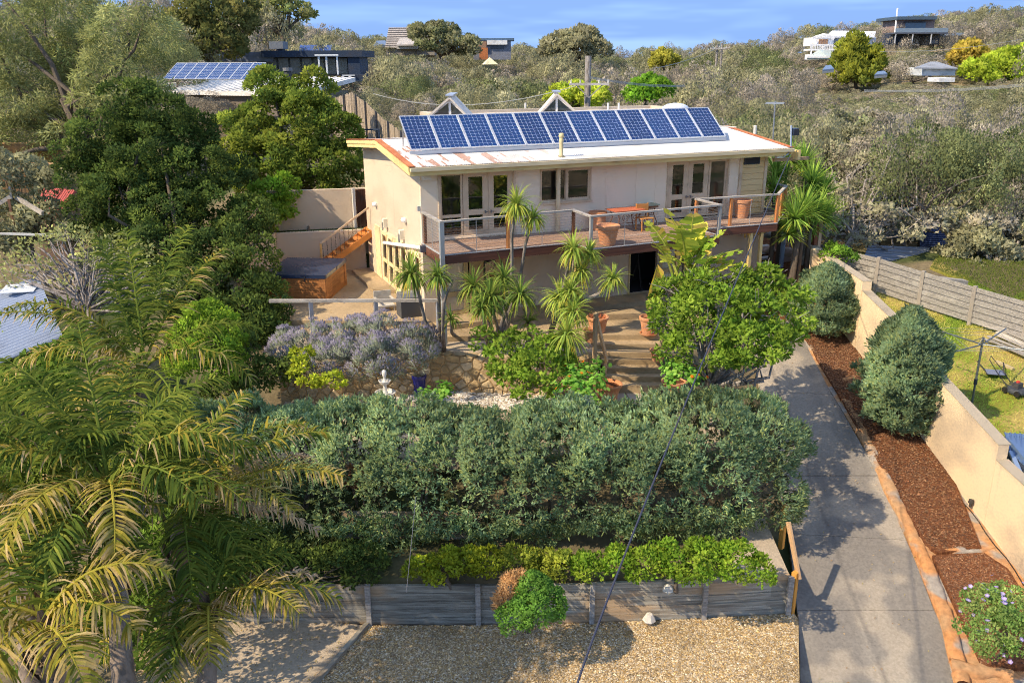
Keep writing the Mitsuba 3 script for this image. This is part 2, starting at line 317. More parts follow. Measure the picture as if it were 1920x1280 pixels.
# drive slabs: each slab between two joints
R = [(1812, 1300), (1800, 1280), (1765, 1168), (1752, 1143), (1700, 1012), (1648, 892), (1600, 808), (1560, 740), (1508, 640), (1487, 612), (1466, 575)]
Lp = [(1500, 1300), (1500, 1280), (1497, 1160), (1494, 1143), (1478, 1000), (1462, 892), (1440, 800), (1425, 735), (1410, 640), (1408, 612), (1405, 575)]
near = [at_g(1800, 1420), at_g(1500, 1420)]
def slab_of(idx, gap=.0):
    top = [at_g(*R[k]) for k in idx] + [at_g(*Lp[k]) for k in idx[::-1]]
    return np.array(top)
cuts = [(0, 2, 3), (3, 4), (4, 5), (5, 6, 7), (7, 8), (8, 9, 10)]
dv = None
for q, idx in enumerate(cuts):
    top = slab_of(list(range(idx[0], idx[-1] + 1)))
    if q == 0: top = np.vstack([[near[0]], top, [near[1]]])
    poly = Polygon(top[:, :2]).buffer(-.008, join_style=2)
    pts = np.array(poly.exterior.coords)[:-1]
    up = .025 if q >= 3 else 0.
    s = M().skirt(np.column_stack([pts, zg(pts) + up]), .14).shape('concrete')
    if dv is None:
        dv = 'driveway'; _count[dv] = 0; labels[dv] = {'kind': 'structure', 'label': 'grey concrete driveway climbing beside the hedge'}
    put('slab', s, dv)
scene['driveway__joint_filler'] = M().skirt(np.array([at_g(*p, -.03) for p in R[::2] + [R[-1]]] + [at_g(*p, -.03) for p in (Lp[::2] + [Lp[-1]])[::-1]]), .05).shape('pale_grit')

# mulch beds on the right and the soil under the deck end
def sheet(name, pts, off, bsdf, drop=.12):
    return struct(name, M().skirt(np.array([at_g(x, y, off) for x, y in pts]), drop).shape(bsdf))
sheet('mulch_bed', [(1748, 1040), (1800, 1155), (1845, 1250), (1930, 1250), (1960, 1180), (1890, 1065), (1845, 1035)], .12, 'mulch_bed')
sheet('mulch_bed', [(1655, 880), (1735, 1020), (1760, 1036), (1840, 1026), (1790, 900), (1745, 830), (1700, 770), (1600, 700), (1570, 735), (1600, 790)], .1, 'mulch_bed')
sheet('mulch_bed', [(1570, 735), (1512, 640), (1500, 600), (1485, 560), (1470, 540), (1570, 560), (1650, 690), (1690, 790), (1640, 760)], .09, 'mulch_bed')
sheet('mulch_bed', [(1380, 575), (1475, 600), (1500, 590), (1560, 560), (1530, 500), (1490, 465), (1420, 440), (1395, 480)], .04, 'mulch_bed')
sheet('apricot_ground', [(1735, 1300), (1960, 1300), (1960, 1090), (1738, 840), (1600, 650), (1560, 600), (1500, 640), (1580, 770), (1660, 900), (1760, 1160), (1800, 1290)], .02, 'rendered_rock')

# terraces, patio, garden beds
T1 = .17
terr = np.array([[3.1, 28.0, T1], [8.0, 25.4, T1], [8.0, 33.8, T1], [4.3, 34.6, T1], [2.4, 30.0, T1]])
struct('hot_tub_terrace', M().skirt(terr, .8).shape('paving'))
struct('terrace_step', M().skirt(np.array([[7.2, 29.9, T1 + .13], [7.94, 29.5, T1 + .13], [7.94, 33.4, T1 + .13], [7.2, 33.3, T1 + .13]]), .125).shape('paving'))
low = np.array([[3.2, 27.0, -.02], [8.0, 24.6, -.02], [8.0, 26.6, -.02], [3.1, 28.9, -.02]])
struct('lower_terrace', M().skirt(low, .6).shape('paving'))
pat = np.array([[7.9, 24.35, 0], [10.3, 23.7, 0], [12.25, 22.7, 0], [14.45, 21.72, 0], [16.5, 22.3, 0], [19.5, 24.0, 0], [21.0, 26.1, 0], [7.9, 26.1, 0]])
struct('patio', M().skirt(pat, .55).shape('paving'))
struct('patio_step', M().skirt(np.array([[8.6, 24.95, .16], [20.5, 24.95, .16], [20.9, 26.05, .16], [8.6, 26.05, .16]]), .155).shape('paving'))
kb = np.array([[13.2, 24.0, .2], [14.9, 23.5, .2], [15.1, 24.0, .2], [13.4, 24.5, .2]])
struct('sunken_step', M().skirt(kb, .19).shape('paving'))
bedpl = np.array([[2.95, 24.6, -.2], [3.65, 23.65, -.2], [5.38, 23.35, -.2], [7.7, 23.17, -.2], [9.9, 21.77, -.2], [11.25, 21.1, -.2], [12.2, 22.2, -.2], [12.2, 22.6, -.18], [10.3, 23.6, -.15], [7.9, 24.3, -.15], [3.2, 26.9, -.15]])
struct('planting_bed', M().skirt(bedpl, .9).shape('pale_grit'))
pz = -1.28
struct('pebble_path', M().skirt(np.array([[3., 24.2, pz], [5.4, 23.2, pz], [7.7, 23.0, pz], [10, 21.8, pz], [12.0, 21.2, pz], [13.8, 20.4, pz], [15.2, 19.9, pz], [13., 16.6, pz], [8., 17.6, pz], [2., 20.0, pz]]), .2).shape('pale_grit'))
# garden steps
gs = 'garden_steps'; _count[gs] = 0; labels[gs] = {'label': 'sandy concrete garden steps climbing from the pebble path to the patio', 'category': 'steps'}
st = [(645, 1110, 1240), (661, 1118, 1238), (674, 1127, 1243), (690, 1134, 1246), (706, 1135, 1250), (723, 1137, 1254)]
for q, (y, xl, xr) in enumerate(st):
    z = -.17 * (q + 1); a, b = at_z(xl, y, z), at_z(xr, y, z); n = nrm(V3(-(b - a)[1], (b - a)[0], 0))
    d = .62 if q else 1.2
    m = M().skirt(np.array([a, b, b + n * d, a + n * d]), .185 if q < 5 else .3); part(gs, 'tread', m, 'paving')
sg = at_z(1135, 735, -1.2)
for q in range(4):
    a = at_z(1150 + q * 26, 740, -1.255); b = at_z(1173 + q * 26, 739, -1.255)
    n = nrm(V3(-(b - a)[1], (b - a)[0], 0)) * .5
    part('pebble_path', 'paver', M().skirt(np.array([a - n, b - n, b + n, a + n]), .05, srgb(190, 180, 165)), 'paint')

# ---------------------------------------------------------------- the house
H = thing('house', 'cream two storey house with white corrugated roof, upper deck and solar array', 'house')
X0, X1, YF, YB = 7.95, 21.4, 26.0, 33.4
CREAM, TRIM = srgb(225, 203, 168), srgb(214, 190, 158)
UX, UY, UZ = V3(1, 0, 0), V3(0, 1, 0), V3(0, 0, 1)
holes = [sbox(8.6, 2.8, 11.13, 4.83), sbox(12.15, 3.72, 13.98, 4.78), sbox(17.14, 2.74, 19.67, 4.82)]
front = sbox(X0, 2.45, 20.29, 5.12)
for h in holes: front = front.difference(h)
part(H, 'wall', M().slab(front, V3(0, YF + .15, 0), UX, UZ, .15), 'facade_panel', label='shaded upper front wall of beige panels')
lowh = [sbox(8.55, .16, 10.75, 2.3), sbox(15.7, .16, 16.85, 2.25), sbox(16.9, .16, 18.0, 2.25)]
lf = sbox(X0, -.3, X1, 2.447)
for h in lowh: lf = lf.difference(h)
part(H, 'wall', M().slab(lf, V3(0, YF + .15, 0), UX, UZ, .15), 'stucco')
sw = [(28.9 + q * 0, 0, 0, 0) for q in ()]
side = Polygon([(YF + .002, -.3), (YB, -.3), (YB, 5.2), (29.3, 5.52), (YF + .002, 5.13)])
swin = [(30.42, 31.1), (29.58, 30.28), (28.74, 29.44), (27.9, 28.6), (27.06, 27.76), (26.3, 26.92)]
for a, b in swin: side = side.difference(sbox(a, .36, b, 2.2))
part(H, 'wall', M().slab(side, V3(X0, 0, 0), UY, UZ, .15), 'stucco', label='sunlit cream end wall with a row of tall windows')
part(H, 'wall', M().box((X1 - .15, YF + .003, -.3), (X1, YB, 5.1)), 'stucco')
part(H, 'wall', M().box((X0 + .15, YB - .15, -.3), (X1 - .15, YB, 5.2)), 'stucco')
# rooms seen dimly through the panes
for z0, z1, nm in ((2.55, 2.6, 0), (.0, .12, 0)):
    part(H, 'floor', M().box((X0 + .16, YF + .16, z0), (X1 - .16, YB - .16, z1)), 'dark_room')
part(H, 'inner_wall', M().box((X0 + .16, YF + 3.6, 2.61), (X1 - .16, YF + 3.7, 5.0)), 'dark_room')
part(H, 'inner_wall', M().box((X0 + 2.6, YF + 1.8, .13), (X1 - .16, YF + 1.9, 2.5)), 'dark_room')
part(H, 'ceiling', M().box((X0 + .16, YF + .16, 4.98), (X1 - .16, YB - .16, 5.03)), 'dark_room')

def leaf(parent, name, o, U, W, N, x0, x1, z0, z1, panes, th=.05, c=TRIM, off=.0, label=None, bsdf='paint'):
    """a sash or door leaf: one frame with holes, a pane in each hole. o + U x + W z is the wall face, N points out"""
    fr = sbox(x0, z0, x1, z1)
    for p in panes: fr = fr.difference(sbox(*p))
    s = 1 if np.cross(U, W) @ N > 0 else -1
    m = M(); base = o + N * (off - th if s > 0 else off)
    m.slab(fr, base, U, W, th, c)
    k = part(parent, name, m, bsdf, label=label)
    for a, b, cc, d in panes:
        q = o + N * (off - th * .6)
        v = np.array([q + U * x + W * z for x, z in ((a, b), (cc, b), (cc, d), (a, d))])
        scene[new(k + '__pane')] = M().add(v, [[0, 1, 2, 3]]).shape('pane')
    return k
o, N = V3(0, YF, 0), V3(0, -1, 0)
def surround(x0, x1, z0, z1, w=.07, par=H, o=o, U=UX, W=UZ, N=N, c=TRIM):
    s = sbox(x0 - w, z0 - .02, x1 + w, z1 + w).difference(sbox(x0, z0, x1, z1)); th = .035
    base = o if np.cross(U, W) @ N > 0 else o + N * th
    part(par, 'architrave', M().slab(s, base, U, W, th, c), 'paint')
surround(8.6, 11.13, 2.75, 4.83)
leaf(H, 'window', o, UX, UZ, N, 8.6, 9.36, 2.8, 4.83, [(8.66, 3.52, 9.3, 4.77), (8.66, 2.86, 9.3, 3.42)], off=-.03)
def french(x0, x1, hx):
    k = leaf(H, 'door', o, UX, UZ, N, x0, x1, 2.8, 4.83, [(x0 + .19, 3.64, x1 - .19, 4.69), (x0 + .19, 2.98, x1 - .19, 3.46)], off=-.03)
    m = M(); m.beam((hx, YF - .06, 3.55), (hx + .1, YF - .06, 3.55), .025, .03, srgb(120, 120, 125)); m.beam((hx, YF - .03, 3.55), (hx, YF - .07, 3.55), .04, .09, srgb(120, 120, 125))
    part(k, 'handle', m, 'metal'); return k
french(9.38, 10.25, 10.12); french(10.26, 11.13, 10.32)
surround(12.15, 13.98, 3.72, 4.78, .05)
leaf(H, 'window', o, UX, UZ, N, 12.15, 13.08, 3.72, 4.78, [(12.2, 3.77, 13.05, 4.74)], off=-.05)
leaf(H, 'window', o, UX, UZ, N, 13.08, 13.98, 3.72, 4.78, [(13.17, 3.8, 13.92, 4.71)], off=-.02)
part(H, 'sill', M().box((12.1, YF - .09, 3.64), (14.05, YF - .002, 3.698), TRIM), 'paint')
surround(17.14, 19.67, 2.75, 4.82)
french(17.14, 17.99, 17.9); french(18.0, 18.86, 18.08)
leaf(H, 'window', o, UX, UZ, N, 18.88, 19.67, 2.8, 4.82, [(18.96, 2.86, 19.58, 4.74)], off=-.03)
# weatherboards at the right end, small high window
nb = 11
for q in range(nb):
    z0 = 2.75 + q * .213; z1 = z0 + .199
    x0, x1 = 20.3, X1 - .095
    v = np.array([[x0, YF + .02, z0], [x1, YF + .02, z0], [x0, YF - .035, z0], [x1, YF - .035, z0], [x0, YF - .008, z1], [x1, YF - .008, z1], [x0, YF + .02, z1], [x1, YF + .02, z1]])
    f = [[2, 3, 5, 4], [0, 1, 3, 2], [4, 5, 7, 6], [1, 7, 5, 3], [0, 2, 4, 6]]
    if q in (9,):
        pass
    part(H, 'weatherboard', M().add(v, np.array(f), srgb(222, 190, 135)), 'paint')
part(H, 'wall', M().box((20.3, YF + .03, 2.45), (X1 - .16, YF + .15, 5.1)), 'stucco')
k = leaf(H, 'window', o, UX, UZ, N, 20.36, 21.06, 4.57, 4.84, [(20.4, 4.6, 21.02, 4.81)], off=.06, c=srgb(60, 66, 76))
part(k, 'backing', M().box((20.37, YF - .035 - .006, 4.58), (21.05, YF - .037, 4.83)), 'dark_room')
part(H, 'corner_board', M().box((X1 - .09, YF - .055, 2.75), (X1 + .03, YF - .002, 5.0), TRIM), 'paint')
part(H, 'corner_board', M().box((20.18, YF - .05, 2.75), (20.295, YF - .002, 5.0), TRIM), 'paint')
for xx in (14.6, 15.8, 16.6):
    part(H, 'cover_strip', M().box((xx, YF - .012, 2.75), (xx + .04, YF - .002, 5.0)), 'facade_panel')
# lower storey doors in the shade of the deck
for x0, x1, pn in ((8.6, 9.5, 1), (9.55, 10.7, 0), (16.95, 17.95, 1)):
    pa = [(x0 + .14, .95, x1 - .14, 2.12), (x0 + .14, .3, x1 - .14, .8)]
    k = leaf(H, 'door', o, UX, UZ, N, x0, x1, .18, 2.28 if x0 < 12 else 2.24, pa if pn else [(x0 + .5, .4, x1 - .2, 2.1)], off=-.03, c=srgb(206, 182, 130))
    for p in (pa if pn else []):
        part(k, 'blind', M().box((p[0] - .01, YF + .1, p[1]), (p[2] + .01, YF + .11, p[3]), srgb(225, 215, 190)), 'paint')
    part(k, 'handle', M().box((x1 - .1, YF - .06, 1.0), (x1 - .05, YF - .03, 1.12), srgb(120, 118, 112)), 'metal')
surround(8.55, 10.75, .17, 2.3, .06, c=srgb(206, 182, 130)); surround(15.7, 18.0, .17, 2.25, .06, c=srgb(206, 182, 130))
# end wall windows, frames slightly proud; the sash lines cross at 1.15
oS, NS = V3(X0, 0, 0), V3(-1, 0, 0)
for a, b in swin:
    leaf(H, 'window', oS, UY, UZ, NS, a, b, .36, 2.2, [(a + .09, 1.2, b - .09, 2.1), (a + .09, .46, b - .09, 1.08)], off=.025, c=srgb(240, 220, 165))
part(H, 'blind_rail', M().box((X0 - .06, 26.25, 2.21), (X0 - .003, 31.15, 2.3), srgb(240, 222, 175)), 'paint')
k = part(H, 'side_door', M().box((X0 - .03, 31.35, .32), (X0 + .05, 32.1, 2.3), srgb(235, 218, 170)), 'paint', label='narrow cream door at the back of the end wall')
# bulkhead lamps and taps on the end wall
for x, y in ((703, 383), (758, 412)):
    p = at_x(x, y, X0 - .06); m = M(); m.lathe([(0, .09), (.09, .07), (.12, 0), (.1, -.08), (0, -.09)], p, srgb(240, 240, 238), 12); part(H, 'bulkhead_lamp', m, 'glossy', True)
for x, y in ((722, 418), (753, 440)):
    p = at_x(x, y, X0 - .08); m = M(); m.box(p - V3(.08, .09, .16), p + V3(.079, .09, .16), srgb(235, 228, 205)); m.box(p - V3(.12, .03, .26), p + V3(-.075, .05, .03), srgb(150, 148, 140)); part(H, 'awning_bracket', m, 'paint')
p0, p1 = at_x(720, 455, X0 - .12), at_x(794, 465.5, X0 - .1)
m = M(); m.tube([p0, p1], .06, srgb(238, 240, 245), 10); ak = part(H, 'awning_roller', m, 'glossy', label='white rolled awning tube across the side windows')
part(ak, 'end_cap', M().box(p1 - V3(.1, .07, .12), p1 + V3(.08, .07, .1), srgb(120, 125, 135)), 'metal')
p = at_x(699, 478, X0 - .03); part(H, 'garden_tap', M().box(p - V3(.05, .04, .08), p + V3(.029, .04, .06), srgb(130, 130, 130)), 'metal')
p = at_x(786, 391, X0 - .04); part(H, 'sensor_lamp', M().box(p - V3(.07, .05, .08), p + V3(.04, .05, .08), srgb(210, 205, 195)), 'paint')
# eaves
XL, XR, YE = 7.45, 22.0, 25.38
def roof_z(y): return np.where(y < 29.3, 5.16 + (y - YE) * .128, 5.16 + (29.3 - YE) * .128 - (y - 29.3) * .075)
per = .076; xs = np.arange(XL, XR + 1e-6, per / 4); ys = np.array([YE - .05, 27.3, 29.1, 29.3, 29.5, 31.5, YB + .3])
zz = roof_z(ys)[:, None] + .013 * np.cos(xs / per * 2 * PI)[None] + .02
v = np.stack([np.broadcast_to(xs, zz.shape), np.broadcast_to(ys[:, None], zz.shape), zz], -1).reshape(-1, 3); n = len(xs)
i, j = np.meshgrid(np.arange(len(ys) - 1), np.arange(n - 1), indexing='ij')
f = np.stack([i * n + j, i * n + j + 1, (i + 1) * n + j + 1, (i + 1) * n + j], -1).reshape(-1, 4)
rf = part(H, 'roof', M().add(v, f), 'corrugated_iron', smooth=True, label='white painted corrugated iron roof with rust streaks')
part(rf, 'soffit', M().box((XL + .03, YE + .02, 4.985), (XR - .03, YF - .003, 5.015), srgb(220, 196, 140)), 'paint')
m = M(); m.box((XL, YE - .13, 5.04), (XR + .03, YE - .02, 5.15), srgb(222, 206, 168)); gk = part(rf, 'gutter', m, 'paint')
part(rf, 'fascia', M().box((XL, YE - .018, 4.90), (XR - .25, YE + .015, 5.1), srgb(226, 200, 135)), 'paint')
for x, nm in ((XL, 0), (XR, 1)):
    m = M(); c = srgb(240, 216, 150)
    for (ya, yb) in ((YE - .02, 29.3), (29.3, YB + .35)):
        za, zb = float(roof_z(np.array(ya))), float(roof_z(np.array(yb)))
        v = np.array([[x + dx, y, z + dz] for y, z in ((ya, za), (yb, zb)) for dx in (-.02, .02) for dz in (-.24, .0)])
        m.add(v, BOXF, c)
        v2 = v.copy(); v2[:, 0] = np.where(v2[:, 0] < x, x - .055, x - .0205); v2[:, 2] += np.where(np.arange(8) % 2 == 0, .13, .005)
        if nm == 0: m.add(v2, BOXF, c)
    part(rf, 'bargeboard', m, 'paint')
    m = M()
    for (ya, yb) in ((YE - .05, 29.3), (29.3, YB + .35)):
        za, zb = float(roof_z(np.array(ya))), float(roof_z(np.array(yb)))
        s = 1 if nm == 0 else -1
        v = np.array([[x + dx * s, y, z + dz] for y, z in ((ya, za), (yb, zb)) for dx in (-.06, .16) for dz in (.036, .05)])
        m.add(v, BOXF)
    part(rf, 'barge_capping', m, 'rust', label='rusty red barge capping')
# flat end of the verge towards the back, as it stands
part(rf, 'vent_pipe', M().lathe([(0, .78), (.075, .78), (.085, .72), (.085, .66), (.065, .64), (.065, .6), (.08, .55), (.065, .5), (.065, .08), (.16, .0), (0, .0)], (12.74, YE + .35, 5.2), srgb(226, 208, 160), 16), 'paint', True, 'cream flue above the gutter')
part(rf, 'flue_flashing', M().lathe([(.0, .08), (.11, .06), (.14, 0)], (12.74, YE + .35, 5.19), srgb(60, 60, 62), 12), 'paint', True)
m = M(); m.tube([(12.72, YF - .13, 2.72), (12.72, YF - .13, 5.05)], .075, srgb(226, 204, 165), 14); dk = part(H, 'downpipe', m, 'paint', label='fat cream pipe standing on the deck')
part(dk, 'clip', M().box((12.55, YF - .1, 3.35), (12.72, YF - .05, 3.4), TRIM), 'paint')
part(H, 'corner_light', M().box((7.98, YF - .3, 4.72), (8.22, YF - .06, 4.87), srgb(228, 220, 200)), 'paint')
for x in (13.35, 16.05): part(H, 'eave_lamp', M().lathe([(0, .05), (.12, .04), (.14, 0), (0, -.04)], (x, YF - .25, 4.94), srgb(214, 196, 160), 12), 'paint', True)
# meter pole and flood lamp at the right eave
m = M(); q = V3(21.95, YE + .1, 0); m.tube([q + V3(-.25, -.05, 4.85), q + V3(-.1, -.1, 4.95), q + V3(0, -.1, 5.1), q + V3(.03, 0, 5.75), q + V3(.05, .05, 5.95)], .035, srgb(170, 180, 190), 8)
mk = part(H, 'service_mast', m, 'metal'); part(mk, 'flood_lamp', M().box(q + V3(.08, -.1, 5.6), q + V3(.32, .12, 5.85), srgb(30, 40, 60)), 'glossy')
part(H, 'eave_beam', M().box((21.45, YE + .25, 4.66), (23.1, YE + .35, 4.78), srgb(170, 140, 105)), 'paint'); part(H, 'eave_bracket', M().box((22.3, YE - .02, 4.72), (22.42, YE + .35, 5.06), srgb(236, 205, 140)), 'paint')
part(H, 'meter_box', M().box((21.45, YE + .1, 4.8), (21.75, YE + .24, 5.0), srgb(235, 235, 225)), 'paint')
m = M(); m.tube([(20.6, 29.05, 5.7), (21.4, 29.0, 5.73), (21.9, 28.6, 5.7)], .025, srgb(225, 225, 220), 6); part(rf, 'cable_conduit', m, 'paint')
p = at_d(1416, 240, 35.5); part(rf, 'roof_vent', M().tube([p - V3(0, 0, .5), p + V3(0, 0, .1)], .07, srgb(235, 232, 225), 10), 'paint')

# television aerial on the right verge
AE = thing('television_aerial', 'grey television aerial on a tall mast behind the right roof end', 'aerial')
b = at_y(1450, 258, 29.6); t = at_y(1453, 195, 29.6); b[2] -= .6
part(AE, 'mast', M().tube([b, t + V3(0, 0, .1)], .03, srgb(165, 170, 178), 8), 'metal')
part(AE, 'boom', M().beam(t - V3(.45, .5, 0), t + V3(.45, .5, .02), .05, .05, srgb(180, 186, 190)), 'metal')
for q in np.linspace(-.95, .95, 9): part(AE, 'element', M().beam(t + V3(q * .45 - .28, q * .5 + .24, .03), t + V3(q * .45 + .28, q * .5 - .24, .03), .02, .02, srgb(185, 190, 192)), 'metal')

# solar panels: twelve in one row on tilted brackets
SP0, SPW = V3(7.93, 26.82, 5.52), 1.0152
TILT = math.atan2(.98, 1.24); SU, SW_ = UX, V3(0, math.cos(TILT), math.sin(TILT)); SNN = np.cross(SU, SW_); SLN = math.hypot(.98, 1.24)
def solar_panel(org, U, W, w, h, nx, ny, label, group, cell='solar_cell', frame=srgb(225, 228, 232)):
    k = thing('solar_panel', label, 'solar panel', group); n = np.cross(U, W)
    fr = sbox(0, 0, w, h).difference(sbox(.03, .03, w - .03, h - .03))
    part(k, 'frame', M().slab(fr, org, U, W, .045, frame), 'metal')
    part(k, 'backsheet', M().slab(sbox(.028, .028, w - .028, h - .028), org + n * .02, U, W, .008, srgb(190, 200, 215)), 'glossy')
    m = M(); cw, ch = (w - .07) / nx, (h - .07) / ny; g_ = .0045 * (cw / .155)
    for a in range(nx):
        for b in range(ny):
            x, y = .035 + a * cw, .035 + b * ch; c_ = cw * .07
            q = [(x + g_ + c_, y + g_), (x + cw - g_ - c_, y + g_), (x + cw - g_, y + g_ + c_), (x + cw - g_, y + ch - g_ - c_), (x + cw - g_ - c_, y + ch - g_), (x + g_ + c_, y + ch - g_), (x + g_, y + ch - g_ - c_), (x + g_, y + g_ + c_)]
            m.add(np.array([org + U * s + W * t + n * .031 for s, t in q]), [[0, r, r + 1] for r in range(1, 7)])
    part(k, 'cell_sheet', m, cell)
    return k
ordn = 'first second third fourth fifth sixth seventh eighth ninth tenth eleventh twelfth'.split()
for q in range(12):
    if q == 0: lab = 'blue solar panel at the left end of the roof array'
    elif q == 11: lab = 'blue solar panel at the right end of the roof array'
    else: lab = f'{ordn[q]} blue solar panel from the left in the roof array'
    k = solar_panel(SP0 + UX * SPW * q, SU, SW_, SPW - .02, SLN, 6, 10, lab, 'solar panels along the house roof', 'solar_cell_dark' if q in (0, 4, 5, 8, 11) else 'solar_cell')
    for s in (.12, .86):
        m = M(); a = SP0 + UX * (SPW * q + s) + SW_ * SLN * .93 - SNN * .02; m.beam(a, V3(a[0], a[1] + .12, float(roof_z(np.array(a[1] + .12))) + .02), .035, .035, srgb(190, 192, 195)); part(k, 'leg', m, 'metal')
for y_, lab in ((26.86, 'aluminium rail under the front edge of the solar array'),):
    k = thing('mounting_rail', lab, 'rail'); scene[k] = M().box((7.9, y_ - .03, 5.40), (20.14, y_ + .03, 5.50), srgb(205, 208, 212)).shape('metal')
# ---------------------------------------------------------------- foliage
def rnd_dirs(r, n, zmin=-1.):
    z = r.uniform(zmin, 1, n); a = r.uniform(0, 2 * PI, n); q = np.sqrt(1 - z * z)
    return np.stack([q * np.cos(a), q * np.sin(a), z], 1)
def kites(p, d, n, Ln, W, col, nn=None, fold=0.):
    """leaf blades: base p, direction d, face normal n"""
    Ln, W = np.broadcast_to(Ln, (len(p),))[:, None], np.broadcast_to(W, (len(p),))[:, None]
    s = nrm(np.cross(d, n)); m = p + d * Ln * .45
    v = np.stack([p, m + s * W * .5 + n * W * fold, p + d * Ln, m - s * W * .5 + n * W * fold], 1).reshape(-1, 3)
    k = np.arange(len(p))[:, None] * 4
    f = np.vstack([k + [0, 1, 2], k + [0, 2, 3]])
    c = np.repeat(np.broadcast_to(col, (len(p), 3)), 4, 0)
    return v, f, c, np.repeat(n if nn is None else nn, 4, 0)
def pick(r, n, cols, var=.16):
    cols = np.asarray(cols, float); a = cols[r.integers(0, len(cols), n)]; b = cols[r.integers(0, len(cols), n)]
    t = r.random((n, 1)); return np.clip((a * t + b * (1 - t)) * np.exp(r.normal(0, var, (n, 1))), .005, .9)
def sublobes(r, lobes, per, rs, zmin=-.35):
    """small clumps over the surfaces of large lobes, those deep inside another lobe left out"""
    lobes = np.asarray(lobes, float); out = []
    for q in lobes:
        k = max(4, int(per * 2.6 * (q[3] * q[4] + q[3] * q[5]) / 2 / (rs * rs)))
        d = rnd_dirs(r, k, zmin); c = q[:3] + d * q[3:6] * r.uniform(.72, 1.0, (k, 1))
        out.append(np.column_stack([c, d, np.full(k, 1.)]))
    o = np.vstack(out); keep = np.ones(len(o), bool)
    for q in lobes: keep &= (((o[:, :3] - q[:3]) / q[3:6]) ** 2).sum(1) > .42
    return o[keep]
def crown(r, lobes, n, size, cols, rs=.5, per=1.3, elong=1.7, wide=.6, upb=.35, nb=.55, zmin=-.35, var=.16, tint=.18, flat=.75, fill=.12, fold=0.):
    sub = sublobes(r, lobes, per, rs, zmin); K = len(sub)
    rad = rs * r.uniform(.65, 1.3, K); tn = np.exp(r.normal(0, tint, K)); pc = pick(r, K, cols, .08)
    w = rad ** 2; idx = r.choice(K, n, p=w / w.sum())
    dloc = rnd_dirs(r, n, -.75); dloc = nrm(dloc + sub[idx, 3:6] * .55)
    rr = rad[idx][:, None] * np.where(r.random((n, 1)) < fill, r.uniform(.2, .8, (n, 1)), r.uniform(.8, 1.1, (n, 1)))
    p = sub[idx, :3] + dloc * rr * V3(1, 1, flat)
    d = nrm(rnd_dirs(r, n) + dloc * .7 + V3(0, 0, upb))
    nl = nrm(np.cross(d, rnd_dirs(r, n))); nl *= np.sign((nl * dloc).sum(1, keepdims=True) + 1e-9)
    nn = nrm(nl * (1 - nb) + dloc * nb)
    c = (pc[idx] * .6 + pick(r, n, cols, var) * .4) * tn[idx][:, None]
    s = size * r.uniform(.6, 1.3, n)
    return kites(p, d, nl, s * elong, s * wide * 1.6, c, nn, fold), sub
def limbs(m, r, base, sub, r0, col, count=9, fork=.35, n=5, wob=.25):
    """trunk and limbs rising from base to some of the clumps"""
    base = np.asarray(base, float); cen = sub[:, :3].mean(0)
    fk = base + (cen - base) * fork + r.normal(0, .08, 3) * V3(1, 1, 0); fk[2] = base[2] + (cen[2] - base[2]) * fork
    m.tube([base - V3(0, 0, .15), base + (fk - base) * .5 + r.normal(0, .06, 3) * V3(1, 1, 0), fk], [r0 * 1.25, r0, r0 * .85], col, n + 2, False)
    for t in sub[r.choice(len(sub), min(count, len(sub)), replace=False), :3]:
        a = fk + (t - fk) * .4 + r.normal(0, wob, 3) * np.linalg.norm(t - fk) * .3; b = fk + (t - fk) * .75 + r.normal(0, wob, 3) * np.linalg.norm(t - fk) * .2
        m.tube([fk, a, b, t], [r0 * .6, r0 * .38, r0 * .22, r0 * .06], col, n, False)
    return m
BARK, PALE_BARK = (.16, .13, .10), (.30, .27, .24)
def plant(name, label, cat, parts, group=None):
    k = thing(name, label, cat, group)
    for nm, m, b in parts: part(k, nm, m, b, smooth=(nm in ('trunk', 'stem', 'branch')))
    return k
def lump(r, c, rx, ry, rz, n=6, k=.6):
    """lobes scattered in an ellipsoid"""
    d = rnd_dirs(r, n, -.5); q = np.column_stack([np.asarray(c) + d * V3(rx, ry, rz) * (1 - k * .8) , np.full(n, rx * k), np.full(n, ry * k), np.full(n, rz * k)])
    return np.vstack([q, [[*c, rx * .75, ry * .75, rz * .75]]])
def strap(p0, d0, Ln, W, bend, col, seg=4, tipc=None, up=V3(0, 0, 1)):
    """arching strap leaves (arrays over leaves)"""
    k = len(p0); ds = (Ln / seg)[:, None]; P = [p0]; d = d0.copy()
    side = nrm(np.cross(d0, up + 1e-3)); D = [d]
    for q in range(seg):
        P.append(P[-1] + d * ds); d = nrm(d + V3(0, 0, -1) * (bend / seg)[:, None]); D.append(d)
    prof = np.interp(np.linspace(0, 1, seg + 1), [0, .25, .7, 1], [.55, 1, .75, .06])
    v = np.stack([P[q] + s * side * (W * prof[q] / 2)[:, None] for q in range(seg + 1) for s in (-1, 1)], 1).reshape(-1, 3)
    o = np.arange(k)[:, None] * (2 * seg + 2); f = np.vstack([o + np.array(t) for q in range(seg) for t in ([2 * q, 2 * q + 1, 2 * q + 3], [2 * q, 2 * q + 3, 2 * q + 2])])
    c = np.stack([col * (1 - q / seg) + (col if tipc is None else tipc) * (q / seg) for q in range(seg + 1) for s in (0, 1)], 1).reshape(-1, 3)
    return v, f, c
